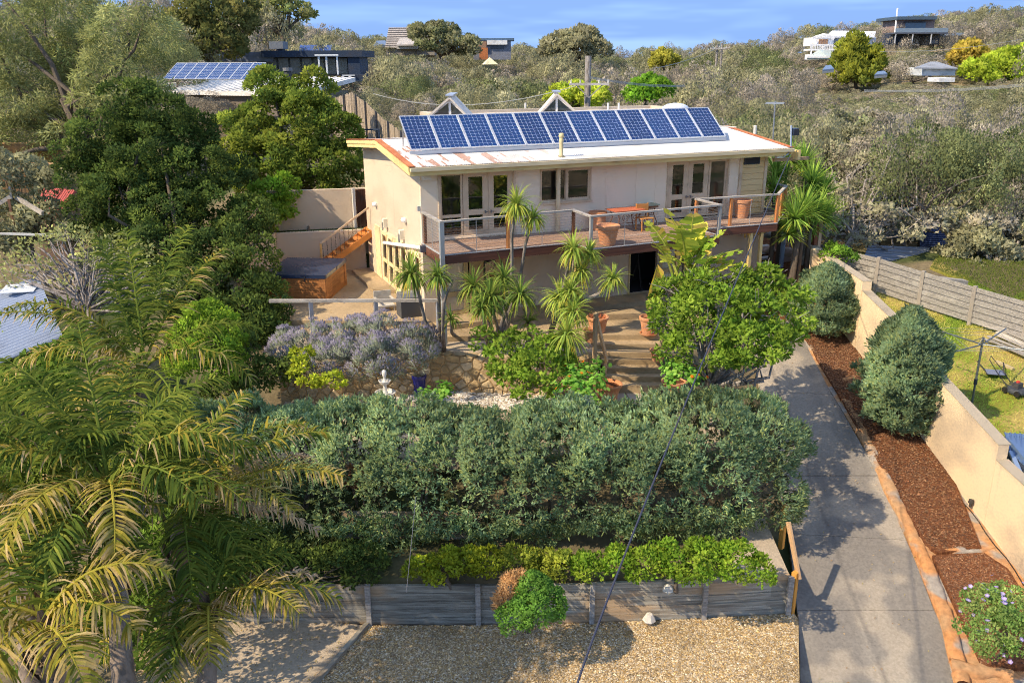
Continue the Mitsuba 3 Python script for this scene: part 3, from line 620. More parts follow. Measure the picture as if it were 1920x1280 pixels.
def rosette(r, c, n, Ln, W, cols, zmin=-.5, bend=1.1, skirt=0, ax=V3(0, 0, 1)):
    d = nrm(rnd_dirs(r, n, zmin) + np.asarray(ax) * .25)
    el = d[:, 2]; L_ = Ln * r.uniform(.7, 1.15, n)
    col = pick(r, n, cols, .2)
    yel = np.where((el < -.1)[:, None] & (r.random((n, 1)) < .45), np.array([.36, .27, .04]), col)
    v, f, cc = strap(np.asarray(c) + d * .04, d, L_, np.full(n, W), bend * (.55 + .6 * (1 - np.abs(el))) * r.uniform(.7, 1.3, n), col, 5, yel)
    m = [(v, f, cc)]
    if skirt:
        k = skirt; d = nrm(np.column_stack([r.normal(0, .35, (k, 2)), np.full(k, -1.)]))
        m.append(strap(np.asarray(c) + d * .03, d, Ln * r.uniform(.5, .9, k), np.full(k, W * .6), r.uniform(.1, .5, k), pick(r, k, [(.34, .27, .19), (.24, .19, .13)], .2), 3))
    return m
def frond(r, base, az, Ln, e0, bend, nl, ll, cols, tip=None, dead=0., plume=.5, wob=0., stiff=.5, wd=.045):
    """a feather palm frond: a rachis that arches over and drooping leaflets on both sides"""
    seg = 22; s = np.linspace(0, 1, seg + 1); th = e0 - bend * s ** 1.35; h = V3(math.cos(az), math.sin(az), 0); tw = V3(-h[1], h[0], 0)
    dirs = np.cos(th)[:, None] * h + np.sin(th)[:, None] * V3(0, 0, 1) + tw * wob * s[:, None]; dirs = nrm(dirs)
    P = np.vstack([[base], base + np.cumsum(dirs[:-1] * Ln / seg, 0)])
    t = np.sort(r.uniform(.13, 1., nl)); sd = np.where(np.arange(nl) % 2, 1., -1.)
    pos = np.stack([np.interp(t, s, P[:, k]) for k in range(3)], 1); dd_ = nrm(np.stack([np.interp(t, s, dirs[:, k]) for k in range(3)], 1))
    upv = nrm(np.cross(tw, dd_)); upv *= np.where(upv[:, 2:] < 0, -1, 1) if abs(bend) < 2.2 else 1
    side = nrm(np.cross(dd_, upv)) * sd[:, None]
    d0 = nrm(side * 1. + dd_ * r.uniform(.35, .9, (nl, 1)) + upv * r.normal(.15, plume, (nl, 1)))
    L_ = ll * np.interp(t, [0, .2, .6, 1], [.55, 1., 1., .45]) * r.uniform(.8, 1.15, nl)
    c = pick(r, nl, cols, .14); tc = c if tip is None else np.where(r.random((nl, 1)) < dead, np.asarray(tip) * r.uniform(.7, 1.2, (nl, 1)), c)
    lv = strap(pos, d0, L_, np.full(nl, wd), np.full(nl, stiff) * r.uniform(.7, 1.5, nl), c, 3, tc, up=upv)
    m = M(); m.tube(P, np.linspace(.035, .006, seg + 1), np.mean(cols, 0) * 1.5 if dead < .8 else (.3, .24, .15), 5, False)
    return [lv, (np.vstack(m.v), np.vstack(m.f), np.vstack(m.c))]
def bundle(lst):
    m = M()
    for a in lst: m.add(*a[:3])
    return m
def sprigs(r, p, out, n, Ln, W, cols, upb=.6, spread=.5, nb=.5, tint=None):
    """feathery conifer sprays fanning from the points p"""
    k = len(p); idx = np.repeat(np.arange(k), n); q = len(idx)
    d = nrm(out[idx] + V3(0, 0, upb) + r.normal(0, spread, (q, 3)))
    pp = p[idx] + r.normal(0, Ln * .22, (q, 3)) + d * r.uniform(-.2, .35, (q, 1)) * Ln
    n_ = nrm(np.cross(d, rnd_dirs(r, q))); n_ *= np.sign((n_ * out[idx]).sum(1, keepdims=True) + 1e-9)
    c = pick(r, q, cols, .15) * (1 if tint is None else tint[idx][:, None])
    return kites(pp, d, n_, Ln * r.uniform(.55, 1.25, q), W * r.uniform(.7, 1.3, q), c, nrm(n_ * (1 - nb) + out[idx] * nb))
# ---------------------------------------------------------------- the conifer hedge and its bed
R_ = np.random.default_rng
OLIVE = [(.115, .125, .055), (.15, .15, .07), (.09, .105, .045)]
def hedge_surface(r, px_path, n, zb=None):
    pass
r = R_(11)
HL = [at_z(x, y, z) for x, y, z in ((300, 1030, -2.25), (440, 1030, -2.25), (640, 1032, -2.25), (880, 1034, -2.25), (1130, 1036, -2.2), (1330, 1022, -2.15), (1448, 1000, -2.1))]
def along(t, pts):
    pts = np.asarray(pts); s = np.concatenate([[0], np.cumsum(np.linalg.norm(np.diff(pts[:, :2], axis=0), axis=1))]); s /= s[-1]
    return np.stack([np.interp(t, s, pts[:, k]) for k in range(3)], 1)
hb = np.array(HL); hdir = nrm(hb[-1] - hb[1]) * V3(1, 1, 0); hin = nrm(V3(-hdir[1], hdir[0], 0))
# bulging shrubs stand side by side: each is a lobe of the hedge
lob = []
for q, t in enumerate(np.linspace(.0, .965, 13)):
    p = along(np.array([t]), hb)[0]; hgt = 2.52 + r.normal(0, .08) + (.2 if t > .85 else 0); dep = 1.5 + r.normal(0, .08)
    lob.append([*(p + hin * (dep + .0) + V3(0, 0, hgt * .46)), 1.35, dep, hgt * .58])
lob = np.array(lob)
def lobes_points(r, lob, n, zmin=-.55, deep=.8):
    ang = math.atan2(hdir[1], hdir[0]); ca, sa = math.cos(ang), math.sin(ang)
    w = lob[:, 3] * lob[:, 5]; i = r.choice(len(lob), n, p=w / w.sum()); d = rnd_dirs(r, n, zmin)
    dd = nrm(np.sign(d) * np.abs(d) ** .62)                      # boxier than a ball
    dw = np.stack([dd[:, 0] * ca - dd[:, 1] * sa, dd[:, 0] * sa + dd[:, 1] * ca, dd[:, 2]], 1)
    sc = lob[i, 3:6] * dd / np.maximum(np.abs(dd).max(1, keepdims=True), 1e-6) * np.where(r.random((n, 1)) < .2, r.uniform(.55, .95, (n, 1)), r.uniform(.9, 1.03, (n, 1)))
    # superellipsoid radius
    k = (np.abs(dd) ** 3).sum(1, keepdims=True) ** (1 / 3); sc = lob[i, 3:6] * dd / k * np.where(r.random((n, 1)) < .15, r.uniform(.6, .95, (n, 1)), r.uniform(.93, 1.03, (n, 1)))
    p = lob[i, :3] + np.stack([sc[:, 0] * ca - sc[:, 1] * sa, sc[:, 0] * sa + sc[:, 1] * ca, sc[:, 2]], 1)
    b = meshkit.fbm(p * 1.35 + 5, 3, 3) - .5
    p = p + dw * b[:, None] * 1.25
    keep = np.ones(n, bool)
    for q in range(len(lob)):
        v = p - lob[q, :3]; u = np.stack([v[:, 0] * ca + v[:, 1] * sa, -v[:, 0] * sa + v[:, 1] * ca, v[:, 2]], 1)
        keep &= ((np.abs(u) / lob[q, 3:6]) ** 3).sum(1) > .42
    return p[keep], dw[keep]
HC = [(.125, .195, .098), (.18, .25, .138), (.092, .15, .078), (.215, .25, .088)]
p, ow = lobes_points(r, lob, 27000)
tint = np.exp((meshkit.fbm(p * .9 + 11, 2, 7) - .5) * 1.5)
sp = sprigs(r, p, ow, 10, .12, .036, HC, .5, .6, .55, tint)
k = thing('hedge', 'long blue green conifer hedge clipped flat across the front garden', 'hedge')
part(k, 'foliage', M().add(*sp), 'leaf')
m = M()
for q in lob:
    for s in range(5):
        b = q[:3] * V3(1, 1, 0) + V3(r.normal(0, .25), r.normal(0, .2), q[2] - q[5] * .95); t = q[:3] + rnd_dirs(r, 1)[0] * q[3:6] * .8
        m.tube([b, (b + t) / 2 + r.normal(0, .1, 3), t], [.05, .035, .01], BARK, 5, False)
part(k, 'branch', m, 'bark', True)
# a hidden core of twigs keeps the inside dense
p2, o2 = lobes_points(R_(5), lob * np.array([1, 1, 1, .76, .76, .8]), 5200)
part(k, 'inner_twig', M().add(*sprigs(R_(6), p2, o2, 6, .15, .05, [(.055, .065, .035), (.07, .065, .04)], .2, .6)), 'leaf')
# brown dead spray at the left of the hedge, a few dark retaining boards beneath it
pb = at_z(668, 892, -1.1); dp = rnd_dirs(r, 160)
part(k, 'dead_spray', M().add(*sprigs(r, pb + dp * V3(.3, .2, .2), dp, 5, .12, .03, [(.22, .12, .06), (.3, .17, .09)], .2)), 'leaf')

def conifer(name, label, base, hgt, rad, seed, n, cols, lean=V3(0, 0, 0), top=.35, sprl=.14):
    r = R_(seed); base = np.asarray(base, float)
    t = r.random(n) ** .85; a = r.uniform(0, 2 * PI, n)
    prof = np.interp(t, [0, .12, .4, .75, 1], [.55, .92, 1., .72, .06])
    rr = rad * prof * (1 + 1.7 * (meshkit.fbm(np.stack([np.cos(a) * 2.6, np.sin(a) * 2.6, t * 7 + seed], -1), 3, seed) - .5)) * np.where(r.random(n) < .2, r.uniform(.6, .95, n), r.uniform(.92, 1.04, n))
    ow = np.stack([np.cos(a), np.sin(a), .15 + t * .5], 1)
    p = base + np.stack([np.cos(a) * rr, np.sin(a) * rr, hgt * (t * .97 + .04)], 1) + lean * t[:, None]
    ti = np.exp((meshkit.fbm(p * 1.4, 2, seed) - .5) * 1.4)
    m = M().add(*sprigs(r, p, nrm(ow), 10, sprl, .042, cols, .7, .5, .5, ti))
    tr = M().tube([base - V3(0, 0, .1), base + V3(0, 0, hgt * .4), base + lean * .9 + V3(0, 0, hgt * .93)], [.09, .06, .012], BARK, 6, False)
    for q in range(26):
        u = r.uniform(.1, .85); aa = r.uniform(0, 2 * PI); o_ = base + lean * u + V3(0, 0, hgt * u); L_ = rad * .8 * np.interp(u, [0, .4, 1], [.8, 1, .2])
        tr.tube([o_, o_ + V3(math.cos(aa) * L_ * .6, math.sin(aa) * L_ * .6, .15), o_ + V3(math.cos(aa) * L_, math.sin(aa) * L_, .4)], [.03, .02, .006], BARK, 4, False)
    return plant(name, label, 'conifer', [('foliage', m, 'leaf'), ('trunk', tr, 'bark')])
CB = [(.105, .165, .09), (.15, .21, .13), (.078, .125, .07), (.18, .21, .085)]
conifer('conifer_shrub', 'large blue green conifer shrub standing against the cream boundary wall', at_g(1690, 805, .1), 3.45, 1.0, 21, 6200, CB, V3(-.1, .1, 0))
conifer('conifer_shrub', 'smaller blue green conifer shrub near the end of the deck', at_g(1548, 622, .1), 2.3, 1.05, 22, 3600, CB, V3(-.15, 0, 0))

# ---------------------------------------------------------------- front timber wall
TW = thing('timber_wall', 'weathered grey timber sleeper wall between hedge bed and gravel', 'wall')
wl = [at_z(x, y, -3.3) for x, y in ((330, 1168), (483, 1169), (693, 1171), (897, 1170), (1109, 1168), (1319, 1160), (1478, 1151))]
wl = np.array(wl); wd_ = nrm(wl[-1] - wl[1]); win_ = nrm(V3(-wd_[1], wd_[0], 0))
top_z = -2.36
for q in range(len(wl) - 1):
    a, b = wl[q], wl[q + 1]; d = nrm(b - a); nn_ = V3(-d[1], d[0], 0)
    rr = R_(50 + q)
    z0 = -3.36
    nbd = 5
    hz = (top_z - z0 + (.02 if q > 3 else 0)) / nbd
    for s in range(nbd):
        o_ = nn_ * (.055 + rr.normal(0, .006)); z = z0 + s * hz
        m = M(); g0, g1 = a + d * .03, b - d * .03
        v = [g0 + o_, g1 + o_, g1 + o_ + nn_ * .07, g0 + o_ + nn_ * .07]
        m.prism([(x[0], x[1]) for x in v], z + .007, z + hz - .004)
        part(TW, 'sleeper', m, 'sleeper_wood')
for q, p in enumerate(wl[1:-1]):
    m = M(); m.post(p + V3(0, 0, -.2), top_z + .035 + (q % 2) * .02, .105, ang=math.atan2(wd_[1], wd_[0])); part(TW, 'post', m, 'grey_wood')
m = M().post(wl[-1] - wd_ * .02 + V3(0, 0, -.2), top_z + .0, .11, ang=math.atan2(wd_[1], wd_[0])); part(TW, 'post', m, 'grey_wood')
for x, y, s in ((807, 1146, .07), (1217, 1157, .16)):
    p = at_z(x, y + 6, -3.22); rr = R_(x)
    k_ = thing('wall_lamp', 'small white cube lamp low on the shaded timber wall' if s < .1 else 'folded white lamp shade at the foot of the sunny timber wall', 'lamp')
    m = M()
    if s < .1: m.box(p - V3(.06, .05, -.02), p + V3(.06, .05, .13), srgb(225, 228, 235))
    else: m.lathe([(.0, .2), (.07, .19), (.15, .05), (.13, .02), (.0, .03)], p - V3(0, 0, .02), srgb(215, 210, 200), 7)
    scene[k_] = m.shape('paint')
p = at_z(1252, 1107, -2.5); m = M(); m.lathe([(0, .16), (.05, .15), (.13, .02), (.1, 0)], p, srgb(225, 220, 210), 6); k_ = thing('wall_lamp', 'crumpled white lamp shade near the top of the sunny timber wall', 'lamp'); scene[k_] = m.shape('paint')
# bed behind the timber wall
bedp = [p + win_ * .15 + V3(0, 0, top_z - .05 + 3.3) for p in wl] + [p + win_ * 2.2 + V3(0, 0, top_z + .2 + 3.3) for p in wl[::-1]]
struct('hedge_bed', M().skirt(np.array(bedp), .3).shape('earth'))
gb = np.array([wl[-1] + win_ * u_ - wd_ * t_ + V3(0, 0, 3.3 + top_z - .05 + .25 * (u_ - .15) / 2.05 + .03) for u_, t_ in ((.16, .02), (.16, 1.25), (.7, 1.1), (1.3, .75), (2.1, .6), (2.1, -.02))]) - V3(0, 0, 3.3 + wl[-1][2])
struct('gravel_strip', M().skirt(gb, .06).shape('pale_grit'))
# second dark board wall just visible beneath the hedge
TW2 = thing('low_timber_wall', 'dark shaded board wall half hidden under the hedge', 'wall')
a, b = at_z(640, 1028, -2.3) , at_z(905, 1030, -2.3)
for s in range(4): part(TW2, 'board', M().beam(a + hin * .35 + V3(0, 0, .1 + s * .19), b + hin * .35 + V3(0, 0, .1 + s * .19), .05, .175), 'sleeper_wood')
# drive fence: orange post and rail
DF = thing('drive_handrail', 'honey coloured timber post and rail beside the driveway', 'handrail')
HON = srgb(222, 160, 70)
p0 = at_z(1483, 1148, -3.3); h = height(p0, 1494, 1070)
part(DF, 'post', M().post(p0 + V3(0, 0, -.1), p0[2] + h - .03, .115, HON, .35), 'paint')
q1 = at_z(1465, 1020, -2.6); part(DF, 'post', M().post(q1 + V3(0, 0, -.1), q1[2] + 1.02, .11, HON, .35), 'paint')
t0 = p0 + V3(.06, -.02, h - .09); t1 = at_d(1478, 978, 18.6)
part(DF, 'rail', M().beam(t0 - nrm(t1 - t0) * .1, t1, .045, .13, srgb(196, 160, 120)), 'paint')

# gravel, white pebbles: loose stones
def stones(r, poly, z, n, s0, s1, cols, shape_n=6):
    P = Polygon([(p[0], p[1]) for p in poly]); x0, y0, x1, y1 = P.bounds
    q = r.uniform([x0, y0], [x1, y1], (n * 3, 2)); q = q[shapely.contains_xy(P, q)][:n]
    k = len(q); s = r.uniform(s0, s1, k); a = r.uniform(0, 2 * PI, k)
    oct_ = np.array([[1, 0, 0], [0, 1, 0], [-1, 0, 0], [0, -1, 0], [0, 0, .7], [0, 0, -.6]]); of = np.array([[0, 1, 4], [1, 2, 4], [2, 3, 4], [3, 0, 4]])
    v = oct_[None] * s[:, None, None] * np.stack([r.uniform(.6, 1.25, k), r.uniform(.5, .95, k), r.uniform(.45, .8, k)], 1)[:, None]
    v = v + r.normal(0, .12, v.shape) * s[:, None, None]
    ca, sa = np.cos(a)[:, None], np.sin(a)[:, None]; v = np.stack([v[..., 0] * ca - v[..., 1] * sa, v[..., 0] * sa + v[..., 1] * ca, v[..., 2]], -1)
    zz = z(q) if callable(z) else z
    v[..., :2] += q[:, None]; v[..., 2] += (np.broadcast_to(zz, (k,)) + s * .15)[:, None]
    f = (of[None] + np.arange(k)[:, None, None] * 6).reshape(-1, 3)
    return M().add(v.reshape(-1, 3), f, np.repeat(pick(r, k, cols, .25), 6, 0))
gpoly = L((392, 1178), (700, 1173), (893, 1172), (1105, 1168), (1300, 1160), (1488, 1150), (1500, 1340), (392, 1340), z=-3.3)
bedpoly = Polygon([(p[0], p[1]) for p in bed])
gp2 = Polygon([(p[0], p[1]) for p in gpoly]).difference(bedpoly.buffer(.05)); gp2 = gp2 if gp2.geom_type == 'Polygon' else max(gp2.geoms, key=lambda g: g.area)
stuff('gravel', stones(R_(3), list(gp2.exterior.coords), -3.297, 62000, .015, .036, [(.46, .32, .13), (.56, .44, .26), (.32, .2, .07), (.6, .53, .4), (.22, .16, .1)]).shape('paint'), 'loose golden river gravel covering the forecourt', 'gravel')
wpoly = L((600, 722), (850, 722), (1000, 716), (1110, 735), (1130, 770), (1100, 800), (900, 760), (620, 745), z=pz)
stuff('white_pebble', stones(R_(4), wpoly, pz + .01, 7500, .025, .055, [(.75, .70, .62), (.62, .55, .46), (.82, .8, .76)]).shape('paint'), 'loose white pebbles at the foot of the stone wall', 'pebbles')
mp = [[at_g(x, y, .1) for x, y in b_] for b_ in ([(1752, 1045), (1800, 1150), (1840, 1245), (1925, 1245), (1955, 1180), (1885, 1068), (1845, 1038)], [(1662, 890), (1738, 1018), (1762, 1032), (1835, 1022), (1785, 900), (1742, 832), (1690, 775), (1600, 704), (1572, 737), (1602, 792)], [(1568, 733), (1514, 642), (1500, 602), (1560, 590), (1600, 640), (1650, 700)])]
mm = M()
for q, b_ in enumerate(mp):
    s = stones(R_(30 + q), b_, lambda c: zg(c) + .11, 9000, .012, .035, [(.12, .046, .022), (.2, .085, .04), (.07, .03, .015), (.32, .18, .09)]); mm.add(*s.arrays()[:3])
stuff('bark_mulch', mm.shape('paint'), 'red brown bark mulch spread over the beds by the wall', 'mulch')

# ---------------------------------------------------------------- stone retaining wall: each stone a part
SWL = thing('stone_wall', 'honey coloured dry stone retaining wall below the lavender bed', 'wall')
base_l = np.array([[2.9, 24.3, 0], [3.6, 23.5, 0], [5.35, 23.2, 0], [7.65, 23.02, 0], [9.85, 21.62, 0], [11.2, 20.95, 0], [11.9, 21.3, 0]])
ln = LineString(base_l[:, :2]); LEN = ln.length; z0w, z1w = -1.34, -.13
rr = R_(77)
m = M(); off = .09
ring = ln.parallel_offset(.12, 'left') if 0 else None
pts = []
for s in np.linspace(0, LEN, 60):
    p = np.array(ln.interpolate(s).coords[0]); q = np.array(ln.interpolate(min(s + .05, LEN)).coords[0]) - np.array(ln.interpolate(max(s - .05, 0)).coords[0]); q = q / np.linalg.norm(q); pts.append((p, np.array([q[1], -q[0]])))
front_ = [p for p, n in pts]; back_ = [p - n * .4 for p, n in pts]
m.prism(front_ + back_[::-1], z0w - .1, z1w - .03, srgb(176, 150, 112)); part(SWL, 'mortar', m, 'paint')
from scipy.spatial import Voronoi
seeds = []
for row in range(6):
    sx = 0
    while sx < LEN: 
        w = rr.uniform(.2, .52); seeds.append((sx + w / 2 + rr.normal(0, .03), z0w + (row + .5) * (z1w - z0w) / 6 + rr.normal(0, .045))); sx += w
seeds = np.array(seeds); mir = np.vstack([seeds, seeds * [1, -1] + [0, 2 * z1w], seeds * [1, -1] + [0, 2 * z0w], seeds * [-1, 1], seeds * [-1, 1] + [2 * LEN, 0]])
vo = Voronoi(mir); nst = 0
for q in range(len(seeds)):
    reg = vo.regions[vo.point_region[q]]
    if -1 in reg: continue
    pg = Polygon(vo.vertices[reg]).buffer(-.05).buffer(.032, quad_segs=2).buffer(0)
    if pg.is_empty or pg.geom_type != 'Polygon' or pg.area < .006: continue
    ex = np.array(pg.exterior.coords)[:-1]; ex = ex[::max(1, len(ex) // 9)]
    c = ex.mean(0); dep = rr.uniform(.02, .045)
    def W3(uv, d_):
        out = []
        for u, z in uv:
            s = np.clip(u, 0, LEN); p, n = pts[int(round(s / LEN * 59))]; p = np.array(ln.interpolate(s).coords[0]); out.append([*(p + n * d_), z])
        return np.array(out)
    k_ = len(ex); v = np.vstack([W3(ex, -.01), W3(c + (ex - c) * .97, dep * .7), W3(c + (ex - c) * .82, dep + rr.normal(0, .01)), W3([c], dep * 1.08)])
    i_ = np.arange(k_); j_ = (i_ + 1) % k_
    f = np.vstack([np.vstack([np.stack([a_ * k_ + i_, a_ * k_ + j_, (a_ + 1) * k_ + j_], 1), np.stack([a_ * k_ + i_, (a_ + 1) * k_ + j_, (a_ + 1) * k_ + i_], 1)]) for a_ in (0, 1)] + [np.stack([2 * k_ + i_, 2 * k_ + j_, np.full(k_, 3 * k_)], 1)])
    part(SWL, 'stone', M().add(v, f, pick(rr, 1, [(.50, .36, .18), (.56, .44, .27), (.42, .30, .16), (.58, .49, .34), (.47, .29, .13)], .12)[0]), 'field_stone', True); nst += 1
for q in range(26):
    s = LEN * (.05 + .036 * q); p = np.array(ln.interpolate(min(s, LEN - .05)).coords[0]); n = pts[min(59, int(s / LEN * 59))][1]
    m = trimesh.creation.icosphere(1, 1.); v = m.vertices * np.array([rr.uniform(.13, .24), .14, rr.uniform(.04, .07)]) + rr.normal(0, .012, m.vertices.shape); a_ = math.atan2(n[0], -n[1]); v = v @ np.array([[math.cos(a_), math.sin(a_), 0], [-math.sin(a_), math.cos(a_), 0], [0, 0, 1]])
    part(SWL, 'capstone', M().add(v + [*(p - n * .1), z1w + .01], m.faces, pick(rr, 1, [(.5, .35, .17), (.56, .44, .27), (.4, .28, .14)], .12)[0]), 'field_stone', True)
# ---------------------------------------------------------------- the deck
DK = thing('deck', 'weathered timber deck with wire balustrade wrapping the upper floor', 'deck')
ZD = 2.7
outline = np.array([(7.97, 25.98), (7.97, 24.02), (12.42, 24.1), (12.40, 22.98), (17.3, 23.15), (17.34, 24.35), (20.55, 24.2), (22.35, 25.9), (22.35, 27.6), (21.45, 27.6), (21.45, 25.98)])
dp_ = Polygon(outline); y = 22.95
rr = R_(90); nbd_ = 0
while y < 27.6:
    row = dp_.intersection(sbox(7, y, 23, y + .086))
    for g_ in ([row] if row.geom_type == 'Polygon' else list(row.geoms)):
        if g_.is_empty or g_.area < .02: continue
        cut = [g_.bounds[0], *(sorted(rr.uniform(g_.bounds[0] + 1.5, g_.bounds[2] - 1.5, 2)) if g_.bounds[2] - g_.bounds[0] > 8 else []), g_.bounds[2]]
        for a, b in zip(cut[:-1], cut[1:]):
            q = g_.intersection(sbox(a + .002, y, b - .002, y + .086))
            if q.geom_type == 'Polygon' and q.area > .01: part(DK, 'board', M().prism(q, ZD - .03 + rr.uniform(-.003, .002), ZD + rr.uniform(-.002, .003)), 'deck_wood')
    y += .093
GW = srgb(150, 146, 140)
edge = [(7.97, 25.98), (7.97, 24.02), (12.42, 24.1), (12.40, 22.98), (17.3, 23.15), (17.34, 24.35), (20.55, 24.2), (22.35, 25.9), (22.35, 27.6)]
for q, (a, b) in enumerate(zip(edge[:-1], edge[1:])):
    a, b = np.array(a), np.array(b); d = nrm(b - a); nO = np.array([d[1], -d[0]]) if q else np.array([d[1], -d[0]])
    nO = np.array([-d[1], d[0]]) * -1
    o_ = nO * .03
    part(DK, 'fascia', M().beam((*(a + o_ - d * .03), ZD - .16), (*(b + o_ + d * .05), ZD - .16), .05, .27), 'jarrah')
    part(DK, 'edge_trim', M().beam((*(a + o_ * 1.2 - d * .03), ZD - .012), (*(b + o_ * 1.2 + d * .06), ZD - .012), .055, .022, srgb(170, 172, 172)), 'paint')
# rail posts, top rails, thin rods and wires
ORW = srgb(200, 130, 75)
P_ = lambda x, y: np.array([x, y])
rail = [P_(7.95, 25.85), P_(7.93, 23.96), P_(12.45, 24.2), P_(12.42, 22.95), P_(17.3, 23.12), P_(17.34, 24.5), P_(20.6, 24.24), P_(22.3, 25.85), P_(22.33, 27.5)]
ZR = ZD + 1.0
posts = [(rail[0] + [.06, 0], 'b'), (rail[2], 'b'), (rail[3], 'g'), (rail[4], 'g'), (rail[5], 'o'), (rail[6], 'o'), (rail[7], 'o'), (rail[8], 'o'), (rail[1] + (rail[2] - rail[1]) * .485, 'o'), (rail[5] + (rail[6] - rail[5]) * .42, 'o'), ((rail[6] + rail[7]) / 2 + [.1, .1], 'o')]
for p, c in posts:
    part(DK, 'post', M().post((*p, ZD - .02), ZR - .02, .09, dict(b=srgb(120, 78, 52), o=ORW, g=srgb(158, 158, 155))[c]), 'paint')
part(DK, 'post', M().post((*(rail[1]), -.3), ZR - .02, .13, srgb(150, 156, 160), 0.), 'paint', label='tall grey corner post running to the ground')
for q, (a, b) in enumerate(zip(rail[:-1], rail[1:])):
    d = nrm(b - a); e_ = .06
    part(DK, 'rail', M().beam((*(a - d * e_), ZR + (q % 2) * .004), (*(b + d * e_), ZR + (q % 2) * .004), .11, .055), 'grey_wood')
    L__ = np.linalg.norm(b - a); m = M()
    for h_ in np.linspace(.1, .9, 10): m.beam((*a, ZD + h_), (*b, ZD + h_), .006, .006, srgb(150, 150, 150))
    part(DK, 'wire', m, 'metal', kind='stuff')
    n_ = max(0, int(round(L__ / 1.1)) - 1)
    for t in range(1, n_ + 1):
        p = a + (b - a) * t / (n_ + 1)
        if min(np.linalg.norm(p - pp) for pp, _ in posts) < .3: continue
        part(DK, 'rod', M().tube([(*p, ZD - .01), (*p, ZR - .03)], .010, srgb(205, 205, 205), 6), 'metal')
# joists beneath, bearer posts
for x in np.arange(8.6, 22, .62):
    ln_ = LineString([(x, 22.9), (x, 25.97)]).intersection(dp_)
    if ln_.is_empty: continue
    a, b = ln_.coords[0], ln_.coords[-1]
    part(DK, 'joist', M().beam((a[0], min(a[1], b[1]) + .03, ZD - .12), (a[0], 25.96, ZD - .12), .045, .16), 'jarrah')
for x, y in ((12.5, 24.0), (17.2, 23.4), (19.6, 24.3), (20.1, 24.35), (17.0, 25.0)):
    part(DK, 'pier', M().post((x, y, -.2), ZD - .27, .11, srgb(226, 196, 130)), 'paint')
# beam and posts beyond the right end of the deck
PG = thing('pergola_frame', 'dark jarrah beam on tall posts at the right end of the deck', 'frame')
a, b = at_z(1474, 412, 2.62), at_z(1532, 406, 2.62)
part(PG, 'beam', M().beam(a + V3(-.9, 0, -.14), b + V3(.1, 0, -.14), .07, .34), 'jarrah'); part(PG, 'beam_capping', M().beam(a + V3(-.3, 0, .045), b + V3(.2, 0, .045), .12, .03, srgb(160, 160, 158)), 'paint')
base = at_g(1512, 520, 0); m = M(); c_ = b + V3(0, 0, 0); m.post(V3(c_[0], c_[1], -.3), 2.56, .16, srgb(126, 72, 46)); part(PG, 'post', m, 'paint')
part(PG, 'post', M().post(V3(c_[0] + .17, c_[1] - .02, .6), 2.5, .14, srgb(196, 168, 140)), 'paint')
DPp = thing('drain_pipe', 'grey blue upright drain pipe in the shade below the deck end', 'pipe')
q = at_y(1470, 440, 26.6); scene[DPp] = M().tube([V3(q[0], q[1], .1), V3(q[0], q[1], 2.2)], .09, srgb(150, 170, 195), 10).shape('paint', True)
# slatted undercroft screen
US = thing('slatted_screen', 'yellow slatted stair screen hanging under the deck end', 'screen')
for q in range(9):
    t = q / 8; part(US, 'slat', M().beam((20.0 + t * 1.4, 25.2, 2.35), (20.3 + t * 1.2, 25.2 + .3, 1.95 + .15 * t), .05, .03, srgb(235, 200, 110)), 'paint')
# rocks and pavers in the shaded soil
rr = R_(91)
for x, y, s, lab in ((1478, 482, .42, 'pinkish boulder in the shade under the deck end'), (1440, 470, .3, 'grey boulder left of the pinkish boulder under the deck'), (1505, 490, .28, 'small grey rock beside the deck end post'), (1455, 520, .2, 'flat pale stone on the soil below the deck'), (1474, 530, .3, 'pale pink boulder at the sunny edge of the soil'), (1436, 437, .3, 'dark boulder deep under the deck')):
    k = thing('boulder', lab, 'rock'); m = trimesh.creation.icosphere(2, s); v = m.vertices * [1.1, .9, .75] + ((meshkit.fbm(m.vertices * 3 / s * .4 + x, 3, 2) - .5)[:, None] * m.vertices * 1.1); scene[k] = M().add(v + at_g(x, y, .1), m.faces, srgb(176, 150, 138) if 'pink' in lab else srgb(140, 136, 128)).shape('field_stone', True)
for q in range(5):
    a = at_g(1427, 462 + q * 11, .1); k = thing('stepping_paver', f'{("topmost", "second", "third", "fourth", "nearest")[q]} grey stepping paver in the shaded soil under the deck', 'paver'); scene[k] = B(a - V3(.45, .17, .05), a + V3(.45, .17, .03), srgb(180, 176, 170)).shape('paint')

# ---------------------------------------------------------------- pots, table, chairs
def pot(x, y, z, rt, h, label, rb=None, mat='terracotta', soil=True, group=None, d=None, saucer=False, p=None):
    p = at_z(x, y, z) if p is None else p; rb = rb or rt * .68
    k = thing('flower_pot', label, 'pot', group)
    pr = [(0, .02), (rb * .95, 0), (rb, .02), (rt * .93, h * .80), (rt * .94, h * .82), (rt * 1.06, h * .84), (rt * 1.08, h * .97), (rt * 1.03, h), (rt * .93, h), (rt * .88, h * .88), (rt * .8, h * .80)]
    part(k, 'body', M().lathe(pr, p, None, 26), mat, 40)
    if soil: part(k, 'soil', M().lathe([(rt * .86, h * .84), (0, h * .86)], p, None, 20), 'mulch_bed')
    if saucer: part(k, 'saucer', M().lathe([(0, -.0), (rb * 1.25, -.0), (rb * 1.4, .05), (rb * 1.3, .05), (rb * 1.2, .02)], p + V3(0, 0, -.005), None, 24), 'terracotta', 40)
    return k, p
pot(1139, 458, ZD, .36, .62, 'large terracotta pot at the front edge of the deck', soil=False)
pot(1120, 430, ZD, .30, .62, 'terracotta pot behind the large one near the deck corner', rb=.27, soil=False)
